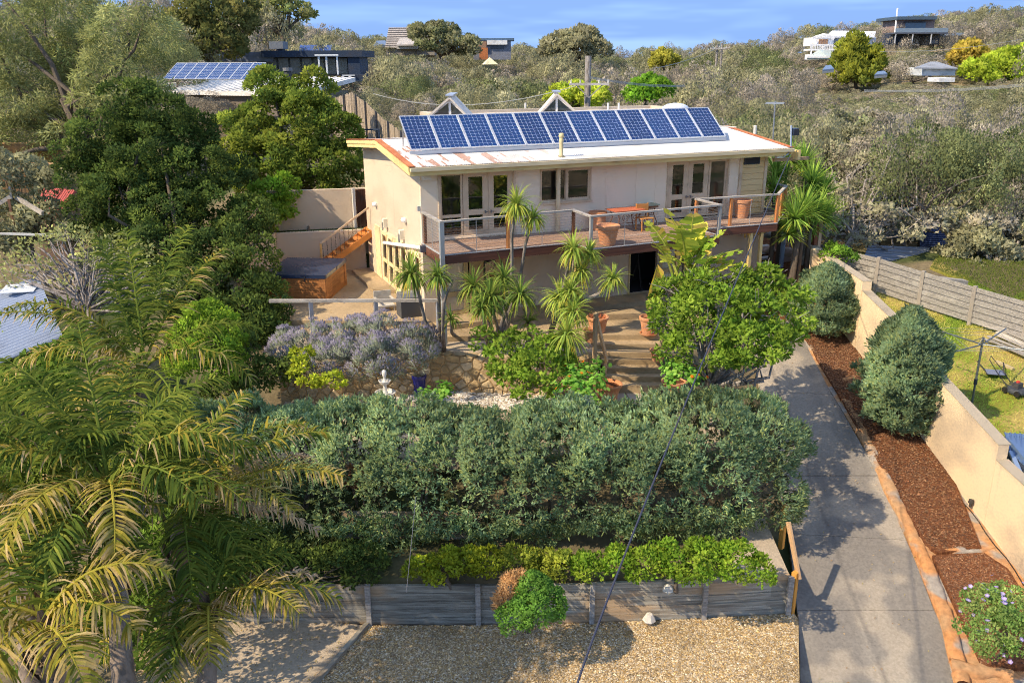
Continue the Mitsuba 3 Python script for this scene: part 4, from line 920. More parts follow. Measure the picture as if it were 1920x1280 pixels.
pot(1390, 408, ZD, .33, .68, 'terracotta pot by the deck post at the right end', soil=False)
pot(1216, 626, 0, .30, .58, 'terracotta pot holding the bird of paradise leaf on the patio', saucer=True)
pot(1120, 622, 0, .34, .52, 'terracotta pot full of dry sticks beside the garden handrail')
pot(1108, 640, 0, .24, .4, 'terracotta pot half hidden behind the handrail foot')
pot(1233, 676, -.5, .24, .36, 'small terracotta pot on the right side of the garden steps')
pot(1139, 748, -1.25, .40, .5, 'wide terracotta bowl pot at the left foot of the garden steps')
pot(1263, 738, -1.25, .36, .45, 'wide terracotta pot at the right foot of the garden steps')
pot(787, 739, -1.25, .21, .62, 'tall cobalt blue glazed pot by the stone wall', rb=.15, mat='cobalt', soil=False)
# dry sticks in the pot
k, p = thing('dry_stick', 'dry brown sticks standing in the terracotta pot on the patio', 'sticks'), at_z(1120, 622, 0)
m = M(); rr = R_(8)
for q in range(26):
    a = rr.uniform(0, 2 * PI); o_ = p + V3(math.cos(a) * .15, math.sin(a) * .15, .42); m.tube([o_, o_ + V3(math.cos(a) * .12, math.sin(a) * .12, rr.uniform(.1, .28))], [.012, .004], srgb(190, 110, 70), 4, False)
labels[k]['kind'] = 'stuff'; scene[k] = m.shape('paint')
def cafe_table(p, w, l, ang, label, col):
    k = thing('garden_table', label, 'table'); ca, sa = math.cos(ang), math.sin(ang); R2 = np.array([[ca, sa, 0], [-sa, ca, 0], [0, 0, 1]])
    part(k, 'tabletop', M().box((-l / 2, -w / 2, .70), (l / 2, w / 2, .735), col, R2, p), 'paint')
    part(k, 'apron', M().box((-l / 2 + .05, -w / 2 + .04, .64), (l / 2 - .05, -w / 2 + .06, .699), srgb(140, 90, 60), R2, p), 'paint')
    for sx in (-1, 1):
        for sy in (-1, 1):
            pts = np.array([[sx * (l / 2 - .12), sy * (w / 2 - .1), .7], [sx * (l / 2 - .2), sy * (w / 2 - .14), .45], [sx * (l / 2 - .12), sy * (w / 2 - .08), .2], [sx * (l / 2 - .04), sy * (w / 2 - .03), 0.]]) @ R2 + p
            part(k, 'leg', M().tube(pts, .016, srgb(120, 72, 48), 6), 'paint', True)
    for sx in (-1, 1):
        a = np.linspace(0, 4 * PI, 40); rad = np.linspace(.16, .02, 40); pts = np.column_stack([sx * (l / 2 - .4) + rad * np.cos(a), np.full(40, -w / 2 + .06), .48 + rad * np.sin(a)]) @ R2 + p
        part(k, 'scroll', M().tube(pts, .010, srgb(120, 72, 48), 5), 'paint', True)
    part(k, 'stretcher', M().beam(np.array([-l / 2 + .2, 0, .25]) @ R2 + p, np.array([l / 2 - .2, 0, .25]) @ R2 + p, .02, .02, srgb(120, 72, 48)), 'paint')
tp = at_z(1172, 432, ZD)
cafe_table(tp, .75, 1.15, 0., 'rust red garden table with scrolled iron legs on the deck', srgb(178, 96, 66))
cafe_table(at_z(1212, 421, ZD), .6, .7, 0., 'small greenish garden table right of the rust red table', srgb(160, 166, 140))
k = thing('garden_chair', 'orange timber garden chair half hidden behind the banana leaves', 'chair'); p = at_z(1208, 432, ZD); OC = srgb(208, 142, 72)
part(k, 'seat', M().box(p + V3(-.24, -.22, .42), p + V3(.24, .22, .45), OC), 'paint')
for sx in (-.22, .22):
    part(k, 'leg', M().post(p + V3(sx, -.2, 0), p[2] + .42, .04, OC), 'paint'); part(k, 'leg', M().post(p + V3(sx, .2, 0), p[2] + .9, .04, OC), 'paint')
part(k, 'backrest', M().box(p + V3(-.2, .18, .62), p + V3(.2, .21, .88), OC), 'paint')
# tripod with camera in the open doorway
k = thing('camera_tripod', 'black tripod with a camera standing in the open lower doorway', 'tripod'); p = V3(16.25, 26.35, .16)
for a in (.5, 2.6, 4.7): part(k, 'leg', M().tube([p + V3(math.cos(a) * .36, math.sin(a) * .3, 0), p + V3(0, 0, 1.15)], [.016, .022], srgb(18, 18, 20), 6), 'paint')
part(k, 'column', M().tube([p + V3(0, 0, .8), p + V3(0, 0, 1.45)], .02, srgb(18, 18, 20), 8), 'paint'); part(k, 'pan_head', M().box(p + V3(-.06, -.06, 1.42), p + V3(.06, .06, 1.5), srgb(15, 15, 15)), 'paint')
part(k, 'camera_body', M().box(p + V3(-.13, -.06, 1.5), p + V3(.1, .06, 1.64), srgb(14, 14, 15)), 'paint'); part(k, 'lens', M().tube([p + V3(.0, -.06, 1.57), p + V3(.0, -.17, 1.57)], .045, srgb(12, 12, 12), 10), 'paint')
# fountain
k = thing('garden_fountain', 'white tiered stone fountain in front of the stone wall', 'fountain'); p = at_z(720, 692, .1); p[2] = -1.27; WC = srgb(228, 226, 220)
part(k, 'pedestal', M().lathe(np.array([(0, 0), (.26, 0), (.26, .06), (.14, .12), (.12, .42), (.18, .48)]) * [.6, 1.04], p, WC, 20), 'paint', 40)
part(k, 'lower_bowl', M().lathe(np.array([(.1, .46), (.36, .52), (.47, .64), (.49, .67), (.44, .67), (.34, .58), (.05, .56)]) * [.6, 1.04], p, WC, 28), 'paint', 40)
part(k, 'stem', M().lathe(np.array([(.16, .56), (.13, .64), (.08, .72), (.09, .9), (.12, .92)]) * [.6, 1.04], p, WC, 16), 'paint', 40)
part(k, 'upper_bowl', M().lathe(np.array([(.06, .88), (.2, .91), (.28, .98), (.29, 1.0), (.25, 1.0), (.18, .95), (.04, .94)]) * [.6, 1.04], p, WC, 24), 'paint', 40)
part(k, 'finial', M().lathe(np.array([(.1, .94), (.07, 1.04), (.05, 1.08), (.09, 1.12), (.12, 1.2), (.09, 1.28), (0, 1.31)]) * [.6, 1.04], p, WC, 16), 'paint', True)
# hot tub
k = thing('hot_tub', 'square cedar clad hot tub with dark vinyl cover on the side terrace', 'hot tub')
c0, cu, cv = V3(3.42, 30.3, T1), nrm(V3(2.03, -1.08, 0)), nrm(V3(1.08, 2.03, 0)); wu, wv, hh = 2.2, 2.62, .86
for q, (o_, u, l) in enumerate(((c0, cu, wu), (c0 + cu * wu, cv, wv), (c0 + cu * wu + cv * wv, -cu, wu), (c0 + cv * wv, -cv, wv))):
    no = np.cross(u, UZ)
    nsl = 10
    for s in range(nsl):
        z = s * hh / nsl; part(k, 'slat', M().beam(o_ + u * .22 + V3(0, 0, z + hh / nsl / 2) - no * .02, o_ + u * (l - .22) + V3(0, 0, z + hh / nsl / 2) - no * .02, .03, hh / nsl - .008), 'cedar')
    for t in (.0, l - .22):
        for s in range(3): part(k, 'corner_batten', M().beam(o_ + u * (t + .035 + s * .075) + V3(0, 0, .0), o_ + u * (t + .035 + s * .075) + V3(0, 0, hh), .07, .035, None, up=no), 'cedar')
    part(k, 'side_panel', M().beam(o_ + u * .05 + V3(0, 0, hh / 2) - no * .06, o_ + u * (l - .05) + V3(0, 0, hh / 2) - no * .06, .05, hh - .01, srgb(90, 50, 25)), 'paint')
def rquad(c0, cu, cv, w, v, r_): return sbox(0, 0, w, v).buffer(-r_).buffer(r_, quad_segs=4)
cb = c0 - cu * .05 - cv * .05
for q, (v0, v1) in enumerate(((0, .5), (.5, 1.))):
    hl = sbox(0, (wv + .1) * v0 + .004, wu + .1, (wv + .1) * v1 - .004).buffer(-.07).buffer(.07, quad_segs=4)
    part(k, 'cover_half', M().slab(hl, cb + UZ * (hh + .01), cu, cv, .13, srgb(40, 52, 78)), 'glossy')
for t in (.3, .7): part(k, 'cover_strap', M().beam(cb + cu * wu * t + UZ * (hh - .1) - cv * .012, cb + cu * wu * t + UZ * (hh + .1) - cv * .012, .05, .012, srgb(25, 30, 45), up=cv), 'paint')
# terrace walls, planter, stairs, low rail
def rendered_wall(pts, z0, z1, label, th=.2, cap=True):
    k = thing('garden_wall', label, 'wall'); lnn = LineString(pts).buffer(th / 2, cap_style=2, join_style=2); scene[k] = M().prism(lnn, z0, z1).shape('stucco'); return k
rendered_wall([(2.35, 29.9), (4.4, 34.35)], -1, 1.86, 'cream rendered wall in shade left of the hot tub')
rendered_wall([(4.5, 34.36), (7.9, 33.72)], -.3, 1.82, 'lower cream wall tier behind the hot tub')
rendered_wall([(4.0, 35.5), (8.3, 34.7)], .5, 3.33, 'upper cream wall tier behind the planter')
rendered_wall([(3.9, 35.4), (4.3, 34.5)], .5, 1.9, 'short cream wall closing the planter at the left', .18)
struct('planter_soil', M().skirt(np.array([[4.45, 34.5, 1.74], [8.0, 33.85, 1.74], [8.3, 34.55, 1.74], [4.1, 35.35, 1.74]]), .3).shape('earth'))
k = thing('timber_gate', 'brown timber gate in the shadow beside the house back corner', 'gate'); g0 = at_y(675, 352, 34.35)
for q in range(4): part(k, 'board', M().box((7.82 + q * .1, 34.55, 1.75), (7.91 + q * .1, 34.6, 3.3), srgb(98, 58, 40)), 'paint')
part(k, 'jamb', M().box((7.68, 34.5, 1.75), (7.79, 34.64, 3.36), srgb(225, 220, 212)), 'paint'); part(k, 'jamb', M().box((8.23, 34.5, 1.75), (8.34, 34.64, 3.36), srgb(225, 205, 170)), 'paint')
k = thing('terrace_stair', 'orange timber stair with scrolled iron balusters rising beside the house', 'stairs')
OT = srgb(206, 132, 62); ys0, ys1 = 32.75, 33.55
tr = [(636, 474), (652, 466), (663, 457), (674, 448), (685, 439), (696, 430), (707, 421)]
sp = [at_y(x, y, 33.0) for x, y in tr]; x_a, z_a = sp[0][0], sp[0][2]; x_b, z_b = sp[5][0], sp[5][2]
sx_, sz_ = (x_b - x_a) / 5, (z_b - z_a) / 5
for q in range(-2, 6):
    x, z = x_a + sx_ * q, z_a + sz_ * q
    part(k, 'tread', M().box((x - .16, ys0, z - .04), (x + .16, ys1, z), OT), 'paint')
for yy in (ys0 - .02, ys1 + .02):
    part(k, 'stringer', M().beam((x_a - sx_ * 2.6, yy, z_a - sz_ * 2.6 - .08), (x_b + .1, yy, z_b - .02), .04, .22, OT), 'paint')
ha, hb_ = at_y(601, 457, 32.75), at_y(691, 389, 32.75)
part(k, 'handrail', M().beam(ha, hb_, .06, .07, srgb(214, 184, 150)), 'paint', label='pale sloping handrail')
part(k, 'newel', M().post((ha[0], 32.75, T1), ha[2], .07, srgb(226, 180, 110)), 'paint')
for q in range(11):
    t = .04 + q * .087; p = ha + (hb_ - ha) * t; zb = max(T1, np.interp(p[0], [x_a, x_b], [z_a, z_b])) if p[0] > x_a else T1
    part(k, 'baluster', M().tube([p, V3(p[0], 32.75, zb)], .009, srgb(70, 62, 52), 5), 'paint')
    if q in (2, 3, 6, 7, 9):
        a = np.linspace(0, 3.4 * PI, 36); rad = np.linspace(.02, .09, 36); m_ = (p[2] + zb) / 2
        part(k, 'scroll', M().tube(np.column_stack([p[0] + .07 + rad * np.cos(a), np.full(36, 32.75), m_ + rad * np.sin(a) * 1.7]), .007, srgb(80, 70, 58), 4), 'paint', True)
k = thing('terrace_rail', 'grey timber rail along the front of the side terrace', 'rail')
a, b = at_z(505, 564, 1.02), at_z(826, 563, 1.02)
part(k, 'top_rail', M().beam(a, b, .12, .09), 'grey_wood')
for t in (.24, .62, .985):
    p = a + (b - a) * t; part(k, 'post', M().post((p[0], p[1], -.3), 1.0, .12, srgb(140, 146, 158)), 'paint')
k = thing('garden_handrail', 'sun bleached timber handrail beside the garden steps', 'handrail')
pb_ = at_z(1133, 722, -1.2); pt_ = V3(pb_[0], pb_[1], pb_[2] + height(pb_, 1134, 675))
part(k, 'post', M().post(pb_ - V3(0, 0, .2), pt_[2], .1, srgb(200, 176, 140)), 'paint')
p2_ = at_d(1117, 588, 24.3); part(k, 'rail', M().beam(pt_ + V3(.03, -.05, -.03), p2_, .07, .12, srgb(206, 180, 142)), 'paint')
pc = V3(p2_[0], p2_[1], -.1); part(k, 'post', M().post(pc, p2_[2], .1, srgb(180, 156, 124)), 'paint')
# gas barbecue and cane chair at the terrace end, ball
k = thing('barbecue', 'grey covered barbecue on the lower terrace beside the corner post', 'barbecue'); p = at_z(776, 600, -.02)
part(k, 'cabinet', M().box(p + V3(-.5, -.3, 0), p + V3(.5, .3, .75), srgb(70, 74, 80)), 'paint'); part(k, 'hood', M().slab(Polygon([(-.3, 0), (.3, 0), (.3, .12), (.2, .24), (-.2, .24), (-.3, .12)]), p + V3(-.48, 0, .752), UY, UZ, .96, srgb(150, 156, 164)), 'metal'); part(k, 'shelf', M().box(p + V3(.5, -.25, .7), p + V3(.85, .25, .73), srgb(160, 165, 170)), 'metal')
k = thing('garden_chair', 'low white cane chair behind the lavender on the lower terrace', 'chair'); p = at_z(722, 590, -.02); WCc = srgb(200, 196, 186)
part(k, 'seat', M().box(p + V3(-.3, -.28, .34), p + V3(.3, .28, .4), WCc), 'paint'); part(k, 'backrest', M().box(p + V3(-.3, .24, .4), p + V3(.3, .29, .8), WCc), 'paint')
for sx in (-.27, .27):
    for sy in (-.25, .25): part(k, 'leg', M().post(p + V3(sx, sy, 0), p[2] + .34, .04, WCc), 'paint')
    part(k, 'armrest', M().box(p + V3(sx - .03, -.26, .56), p + V3(sx + .03, .24, .6), WCc), 'paint')
k = thing('ball', 'small dark ball on the terrace behind the lavender', 'ball'); m = trimesh.creation.icosphere(2, .1); scene[k] = M().add(m.vertices + at_z(646, 573, .08), m.faces, srgb(40, 60, 80)).shape('glossy', True)
# ---------------------------------------------------------------- plants around the house
def leafy(r, lobes, n, size, cols, **kw):
    a, sub = crown(r, lobes, n, size, cols, **kw); return M().add(*a), sub
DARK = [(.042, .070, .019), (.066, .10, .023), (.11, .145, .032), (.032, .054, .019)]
LIME = [(.135, .21, .024), (.10, .175, .022), (.18, .24, .035)]
# lavender: grey green mound with mauve spikes
r = R_(101); LV = thing('lavender_bush', 'wide mauve lavender bush spilling over the stone wall', 'lavender')
lv = np.array([[*at_d(x, y + 20, d - .1), a * .86, a * .86, a * .68] for x, y, d, a in ((550, 640, 26.0, .62), (590, 632, 25.9, .7), (635, 630, 25.7, .75), (680, 625, 25.5, .8), (725, 620, 25.3, .85), (770, 630, 25.1, .7), (560, 665, 25.2, .55), (610, 665, 25.0, .65), (660, 665, 24.8, .7), (710, 660, 24.7, .75), (755, 655, 24.6, .65), (580, 685, 24.6, .4), (785, 650, 24.7, .5))])
s = sublobes(r, lv, 1.2, .22, -.6); idx = r.integers(0, len(s), 15000); d = nrm(rnd_dirs(r, 15000, -.4) + s[idx, 3:6]); p = s[idx, :3] + d * .2
gs_ = kites(p, nrm(d + V3(0, 0, .8) + r.normal(0, .3, d.shape)), nrm(np.cross(d, rnd_dirs(r, 15000))), r.uniform(.12, .26, 15000), .024, pick(r, 15000, [(.15, .18, .13), (.20, .22, .185), (.11, .13, .09)], .15), d)
part(LV, 'foliage', M().add(*gs_), 'leaf')
n = 8500; idx = r.integers(0, len(s), n); d = nrm(rnd_dirs(r, n, 0) * .7 + s[idx, 3:6] + V3(0, 0, .4)); p = s[idx, :3] + d * .3
dd_ = nrm(d + V3(0, 0, .9) + r.normal(0, .25, d.shape))
part(LV, 'flower_spike', M().add(*kites(p + dd_ * .1, dd_, nrm(np.cross(dd_, rnd_dirs(r, n))), r.uniform(.06, .13, n), .035, pick(r, n, [(.145, .135, .19), (.18, .17, .215), (.11, .105, .15), (.19, .19, .20)], .15), d)), 'leaf', kind='stuff')

# cabbage trees: strap leaf heads on bare leaning stems
CT = [(.10, .17, .035), (.16, .22, .04), (.07, .12, .03), (.22, .25, .05)]
YT = [(.20, .27, .045), (.15, .22, .045), (.30, .31, .06)]
def cabbage(label, base, heads, seed, cols=CT, group=None, n=150, Ln=.74):
    """base point, then per head: pixel, distance along the view, size, skirt"""
    r = R_(seed); k = thing('cabbage_tree', label, 'cabbage tree', group); st = M()
    for x, y, d, sz, sk in heads:
        c = at_d(x, y, d); b = np.asarray(base, float) + r.normal(0, .08, 3) * V3(1, 1, 0)
        m1 = b + (c - b) * .45 + V3(r.normal(0, .12), r.normal(0, .1), -.1); m2 = b + (c - b) * .8 + V3(0, 0, .02)
        st.tube([b - V3(0, 0, .1), m1, m2, c], [.075, .055, .045, .04], PALE_BARK, 7, False)
        part(k, 'leaf_head', bundle(rosette(r, c, int(n * sz * 1.25), Ln * sz, .046, cols, -.8, 2.0, sk)), 'leaf_gloss')
    part(k, 'stem', st, 'bark', True)
    return k
Zb = -.2
cabbage('slender cabbage tree at the deck corner, leftmost head', at_z(822, 660, Zb), [(771, 515, 24.6, 1.05, 0)], 201, n=150)
cabbage('small cabbage tree directly in front of the deck corner post', at_z(818, 655, Zb), [(821, 520, 24.3, .85, 0)], 202, n=130)
k = thing('dead_cabbage_tree', 'leafless pale stem forking beside the deck corner post', 'cabbage tree'); b = at_z(833, 660, Zb); m = M(); c = at_d(832, 568, 24.2); m.tube([b, at_d(830, 610, 24.3), c], [.07, .055, .05], (.26, .23, .21), 7, False); m.tube([c, at_d(840, 545, 24.2), at_d(849, 523, 24.2)], [.045, .035, .03], (.26, .23, .21), 6); m.tube([c, at_d(826, 552, 24.3)], [.03, .01], (.24, .22, .2), 5); scene[k] = m.shape('bark', True)
cabbage('tall cabbage tree rising above the deck rail by the doors', at_z(932, 640, Zb), [(968, 385, 24.6, .98, 0), (1000, 410, 24.8, .72, 0)], 203, YT, n=150)
cabbage('many headed cabbage tree clump left of the stone wall shrub', at_z(925, 648, Zb), [(888, 538, 24.3, .95, 0), (920, 560, 23.9, 1.0, 0), (975, 555, 24.0, 1.0, 6), (945, 525, 24.6, .95, 0), (903, 580, 23.7, .8, 0)], 204, n=125)
cabbage('shaggy cabbage tree beside the garden handrail with hanging dead leaves', at_z(1030, 650, Zb), [(1075, 470, 23.4, .85, 26), (1105, 478, 23.8, .8, 0), (1090, 512, 23.6, .75, 40), (1070, 548, 23.3, .8, 18), (1050, 560, 23.5, .95, 0), (1075, 585, 23.0, .9, 10), (1062, 630, 22.5, 1.0, 0)], 205, YT, n=115)
cabbage('single cabbage tree head on a horizontal branch before the dark doorway', at_d(1090, 560, 23.4), [(1150, 525, 23.2, .75, 14)], 206, YT, n=120)
cabbage('little cabbage tree on the patio bed under the deck corner', at_z(850, 625, Zb), [(845, 598, 24.6, .6, 0)], 207, n=70)
cabbage('dark little cabbage tree in the shaded bed below the deck', at_z(985, 640, Zb), [(990, 605, 24.3, .6, 0)], 208, n=60)

# banana like strelitzia with torn paddle leaves
r = R_(301); BN = thing('banana_plant', 'tall yellow green banana plant with torn paddle leaves in front of the deck', 'banana plant'); b0 = at_z(1285, 600, 0) ; b0 = at_d(1285, 560, 23.6)
for q, (x, y, w, ln_) in enumerate(((1212, 425, .34, 1.0), (1248, 400, .36, 1.2), (1300, 410, .34, 1.15), (1330, 455, .36, 1.1), (1360, 440, .32, 1.1), (1275, 440, .34, 1.0), (1225, 465, .3, .9), (1345, 490, .34, 1.0), (1390, 480, .3, .9), (1240, 500, .28, .9), (1370, 500, .3, .8), (1310, 470, .34, 1.0), (1400, 505, .26, .8), (1320, 425, .3, 1.1))):
    tip = at_d(x, y - 8, 22.9 + r.normal(0, .35)); o_ = b0 + V3(r.normal(0, .22), r.normal(0, .15), r.uniform(.1, .5)); seg = 14; t = np.linspace(0, 1, seg + 1)[:, None]
    ctrl = (o_ + tip) / 2 + V3(0, 0, .55); P = (1 - t) ** 2 * o_ + 2 * t * (1 - t) * ctrl + t ** 2 * tip
    D_ = nrm(np.gradient(P, axis=0)); S_ = nrm(np.cross(D_, V3(0, 0, 1))); U_ = np.cross(S_, D_); m = M()
    m.tube(P, np.linspace(.045, .01, seg + 1), (.28, .30, .06), 6, False)
    cl = pick(r, 1, [(.24, .30, .035), (.17, .27, .035), (.34, .34, .05), (.13, .22, .03)], .1)[0]
    w *= 1.35
    for sd in (-1, 1):
        for g in range(5, seg):
            u0, u1 = (g - 5) / (seg - 5), (g - 4) / (seg - 5)
            w0, w1 = (w * math.sin(PI * min(1, .12 + u * .86)) ** .7 for u in (u0, u1)); gap = r.uniform(0, .35)
            a, c = P[g], P[g] + (P[g + 1] - P[g]) * (1 - gap * .5); dr_ = -r.uniform(-.1, .35)
            e0_ = a + S_[g] * sd * w0 + U_[g] * (.12 + dr_) * w0 + D_[g] * .06; e1_ = c + S_[g] * sd * w1 * r.uniform(.85, 1.05) + U_[g] * (.12 + dr_) * w1 + D_[g] * .06
            m.add([a, c, e1_, e0_], [[0, 1, 2], [0, 2, 3]], cl * r.uniform(.8, 1.2) if r.random() > .12 else np.array([.40, .30, .07]))
    part(BN, 'leaf', m, 'leaf_gloss')
# the single ragged leaf in the patio pot
p = at_z(1216, 626, 0) + V3(0, 0, .5); m = M(); P = np.array([p, p + V3(.02, 0, .6), p + V3(.05, -.05, 1.2), p + V3(.15, -.1, 1.75)]); m.tube(P, [.05, .04, .03, .01], (.3, .26, .1), 6, False)
for q in range(26):
    t = .3 + q / 26 * .7; a = np.array([np.interp(t, [0, .33, .66, 1], P[:, k]) for k in range(3)])
    for sd in (-1, 1): m.add([a, a + V3(0, 0, .055), a + V3(sd * .26 * (1 - .35 * t), -.12, -.06 - .12 * t), a + V3(sd * .26 * (1 - .35 * t), -.12, -.12 - .12 * t)], [[0, 1, 2], [0, 2, 3]], pick(r, 1, [(.42, .36, .04), (.34, .34, .05), (.38, .26, .06)])[0])
k = thing('potted_palm', 'yellowing ragged palm leaf standing in a patio pot', 'palm'); scene[k] = m.shape('leaf')

# the fig like tree over the drive: bright leaves on a web of grey branches
r = R_(302); k = thing('fig_tree', 'spreading bright green tree with bare grey branches beside the driveway', 'tree')
ftb = at_d(1330, 660, 22.6); ftb[2] = -.9
lob_ = np.array([[*at_d(x, y, d), a, a, a * .75] for x, y, d, a in ((1290, 560, 22.8, .85), (1350, 545, 22.6, .9), (1420, 550, 23.0, .85), (1460, 600, 22.8, .75), (1400, 600, 22.2, 1.0), (1330, 590, 22.2, 1.0), (1275, 600, 22.4, .75), (1330, 650, 21.6, .85), (1400, 660, 21.4, .8), (1450, 650, 21.8, .7), (1290, 660, 21.8, .6), (1475, 560, 23.4, .55), (1255, 580, 22.6, .45))])
m, sub = leafy(r, lob_, 15000, .085, LIME + [(.09, .16, .022), (.12, .19, .024)], rs=.22, per=.8, elong=1.7, wide=.5, upb=.15, nb=.3, zmin=-.6, fill=.35, tint=.2)
part(k, 'foliage', m, 'leaf_gloss')
br = limbs(M(), r, ftb, sub, .11, (.36, .34, .33), 40, .25, 6, .4)
for q in sub[r.choice(len(sub), 150)]:
    o_ = q[:3] - q[3:6] * .35; e_ = q[:3] + nrm(q[3:6] + r.normal(0, .6, 3)) * r.uniform(.15, .45); br.tube([o_, (o_ + e_) / 2 + r.normal(0, .05, 3), e_], [.016, .012, .005], (.44, .42, .42), 4, False)
part(k, 'branch', br, 'bark', True)
# shrub with grey twigs above the white pebbles
r = R_(303); k = thing('leafy_shrub', 'bright leafy shrub with silvery twigs in front of the stone wall', 'shrub'); b = at_z(985, 745, -1.25)
lob_ = np.array([[*at_d(x, y, d), a, a, a * .8] for x, y, d, a in ((950, 655, 23.2, .5), (985, 640, 23.4, .45), (1010, 690, 22.6, .65), (960, 700, 22.8, .55), (1035, 665, 22.8, .5), (1000, 725, 22.2, .5), (905, 640, 23.4, .3))])
m, sub = leafy(r, lob_, 4300, .085, LIME + [(.09, .15, .022)], rs=.2, per=1.0, elong=1.5, wide=.6, nb=.35, zmin=-.6, fill=.35)
part(k, 'foliage', m, 'leaf_gloss'); br = limbs(M(), r, b, sub, .05, (.42, .40, .40), 30, .25, 5, .5); part(k, 'branch', br, 'bark', True)
# nasturtiums
def nasturtium(label, spots, seed, nf):
    r = R_(seed); k = thing('nasturtium', label, 'nasturtium'); lob_ = np.array([[*at_d(x, y, d), a, a, a * .6] for x, y, d, a in spots])
    s = sublobes(r, lob_, 2.2, .18, -.1); n = 170 * len(spots); idx = r.integers(0, len(s), n); p = s[idx, :3] + r.normal(0, .09, (n, 3)); nn_ = nrm(s[idx, 3:6] + V3(0, -.2, .9) + r.normal(0, .35, (n, 3)))
    a = nrm(np.cross(nn_, V3(1, .2, 0))); b = np.cross(nn_, a); ang = np.arange(7) * 2 * PI / 7; rad = r.uniform(.03, .065, n)
    v = p[:, None] + rad[:, None, None] * (np.cos(ang)[None, :, None] * a[:, None] + np.sin(ang)[None, :, None] * b[:, None])
    f = (np.array([[0, q, q + 1] for q in range(1, 6)])[None] + np.arange(n)[:, None, None] * 7).reshape(-1, 3)
    part(k, 'foliage', M().add(v.reshape(-1, 3), f, np.repeat(pick(r, n, [(.12, .27, .04), (.09, .2, .03), (.2, .33, .06)], .15), 7, 0)), 'leaf')
    for q in range(nf):
        j = r.integers(0, n); c = p[j] + nn_[j] * .05; m = M()
        for t in range(5):
            d = math.cos(t * 1.257) * a[j] + math.sin(t * 1.257) * b[j]; e_ = np.cross(nn_[j], d); m.add([c, c + d * .032 + e_ * .02, c + d * .05, c + d * .032 - e_ * .02], [[0, 1, 2], [0, 2, 3]], pick(r, 1, [(.75, .13, .015), (.8, .22, .02), (.6, .06, .01)], .1)[0])
        part(k, 'flower', m, 'leaf')
    return k
nasturtium('orange nasturtiums tumbling left of the garden steps', [(1085, 700, 22.4, .38), (1110, 720, 22.0, .34), (1070, 730, 21.8, .4), (1100, 755, 21.3, .36), (1120, 690, 22.6, .26), (1060, 760, 21.2, .3)], 304, 34)
nasturtium('orange nasturtiums right of the garden steps', [(1272, 690, 22.0, .32), (1290, 705, 21.6, .3), (1265, 710, 21.5, .22)], 305, 16)
nasturtium('small nasturtium patch beside the blue pot', [(790, 742, 22.2, .16), (830, 735, 22.4, .22)], 306, 4)
def shrub(name, label, cat, spots, seed, n, size, cols, base=None, mat='leaf_gloss', group=None, bc=BARK, nb_=14, **kw):
    r = R_(seed); lob_ = np.array([[*at_d(x, y, d), a, a, a * (b if b else .8)] for x, y, d, a, b in spots]); a, sub = crown(r, lob_, n, size, cols, **kw)
    k = thing(name, label, cat, group); part(k, 'foliage', M().add(*a), mat)
    base = lob_[:, :3].mean(0) - V3(0, 0, lob_[:, 5].max() * 1.2) if base is None else base
    part(k, 'branch', limbs(M(), r, base, sub, kw.get('r0', .05) if 0 else .045, bc, nb_, .3, 5), 'bark', True); return k
# plants in front of the hedge
GR = [(.10, .19, .025), (.15, .26, .03), (.07, .13, .02)]
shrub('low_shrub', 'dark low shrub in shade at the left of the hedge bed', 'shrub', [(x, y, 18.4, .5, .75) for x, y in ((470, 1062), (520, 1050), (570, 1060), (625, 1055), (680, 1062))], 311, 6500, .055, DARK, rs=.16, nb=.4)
shrub('low_shrub', 'yellow tipped low shrub right of the dark one below the hedge', 'shrub', [(790, 1068, 18.0, .3, .8), (830, 1060, 18.1, .34, .8), (870, 1058, 18.2, .36, .8), (910, 1055, 18.2, .36, .8), (820, 1080, 17.8, .22, .7)], 312, 5200, .05, [(.26, .28, .02), (.18, .22, .02), (.12, .16, .02)], rs=.14, nb=.4)
shrub('low_shrub', 'sparse olive shrub between yellow shrub and glossy shrub', 'shrub', [(975, 1050, 18.3, .34, .7), (1020, 1055, 18.2, .34, .7), (1055, 1062, 18.0, .32, .7)], 313, 3600, .05, [(.20, .22, .03), (.12, .16, .025)], rs=.14, nb=.4)
shrub('low_shrub', 'bright glossy green shrub at the sunny right end of the hedge bed', 'shrub', [(x, y, d, a, .85) for x, y, d, a in ((1110, 1065, 17.9, .34), (1160, 1062, 17.9, .38), (1215, 1060, 17.8, .42), (1270, 1055, 17.8, .44), (1325, 1050, 17.7, .44), (1380, 1055, 17.5, .42), (1415, 1075, 17.2, .3), (1300, 1080, 17.3, .3))], 314, 11500, .05, [(.10, .19, .018), (.145, .24, .024), (.07, .13, .018), (.2, .25, .03)], rs=.15, nb=.35)
r = R_(315); k = thing('clipped_bush', 'small clipped green bush with a brown dead side on the gravel', 'bush')
lob_ = np.array([[*at_d(x, y, d), a, a, b] for x, y, d, a, b in ((1000, 1110, 16.9, .34, .36), (1020, 1140, 16.6, .36, .36), (975, 1155, 16.5, .4, .3), (1000, 1150, 16.4, .4, .32), (1030, 1115, 16.8, .2, .22))])
m, sub = leafy(r, lob_, 9500, .035, [(.085, .19, .03), (.06, .13, .025), (.12, .22, .04)], rs=.1, nb=.7, per=1.6, upb=.2, tint=.1); part(k, 'foliage', m, 'leaf')
lob_ = np.array([[*at_d(x, y, d), a, a, b] for x, y, d, a, b in ((960, 1105, 16.9, .2, .26), (945, 1130, 16.8, .16, .22), (965, 1090, 17.1, .2, .18))])
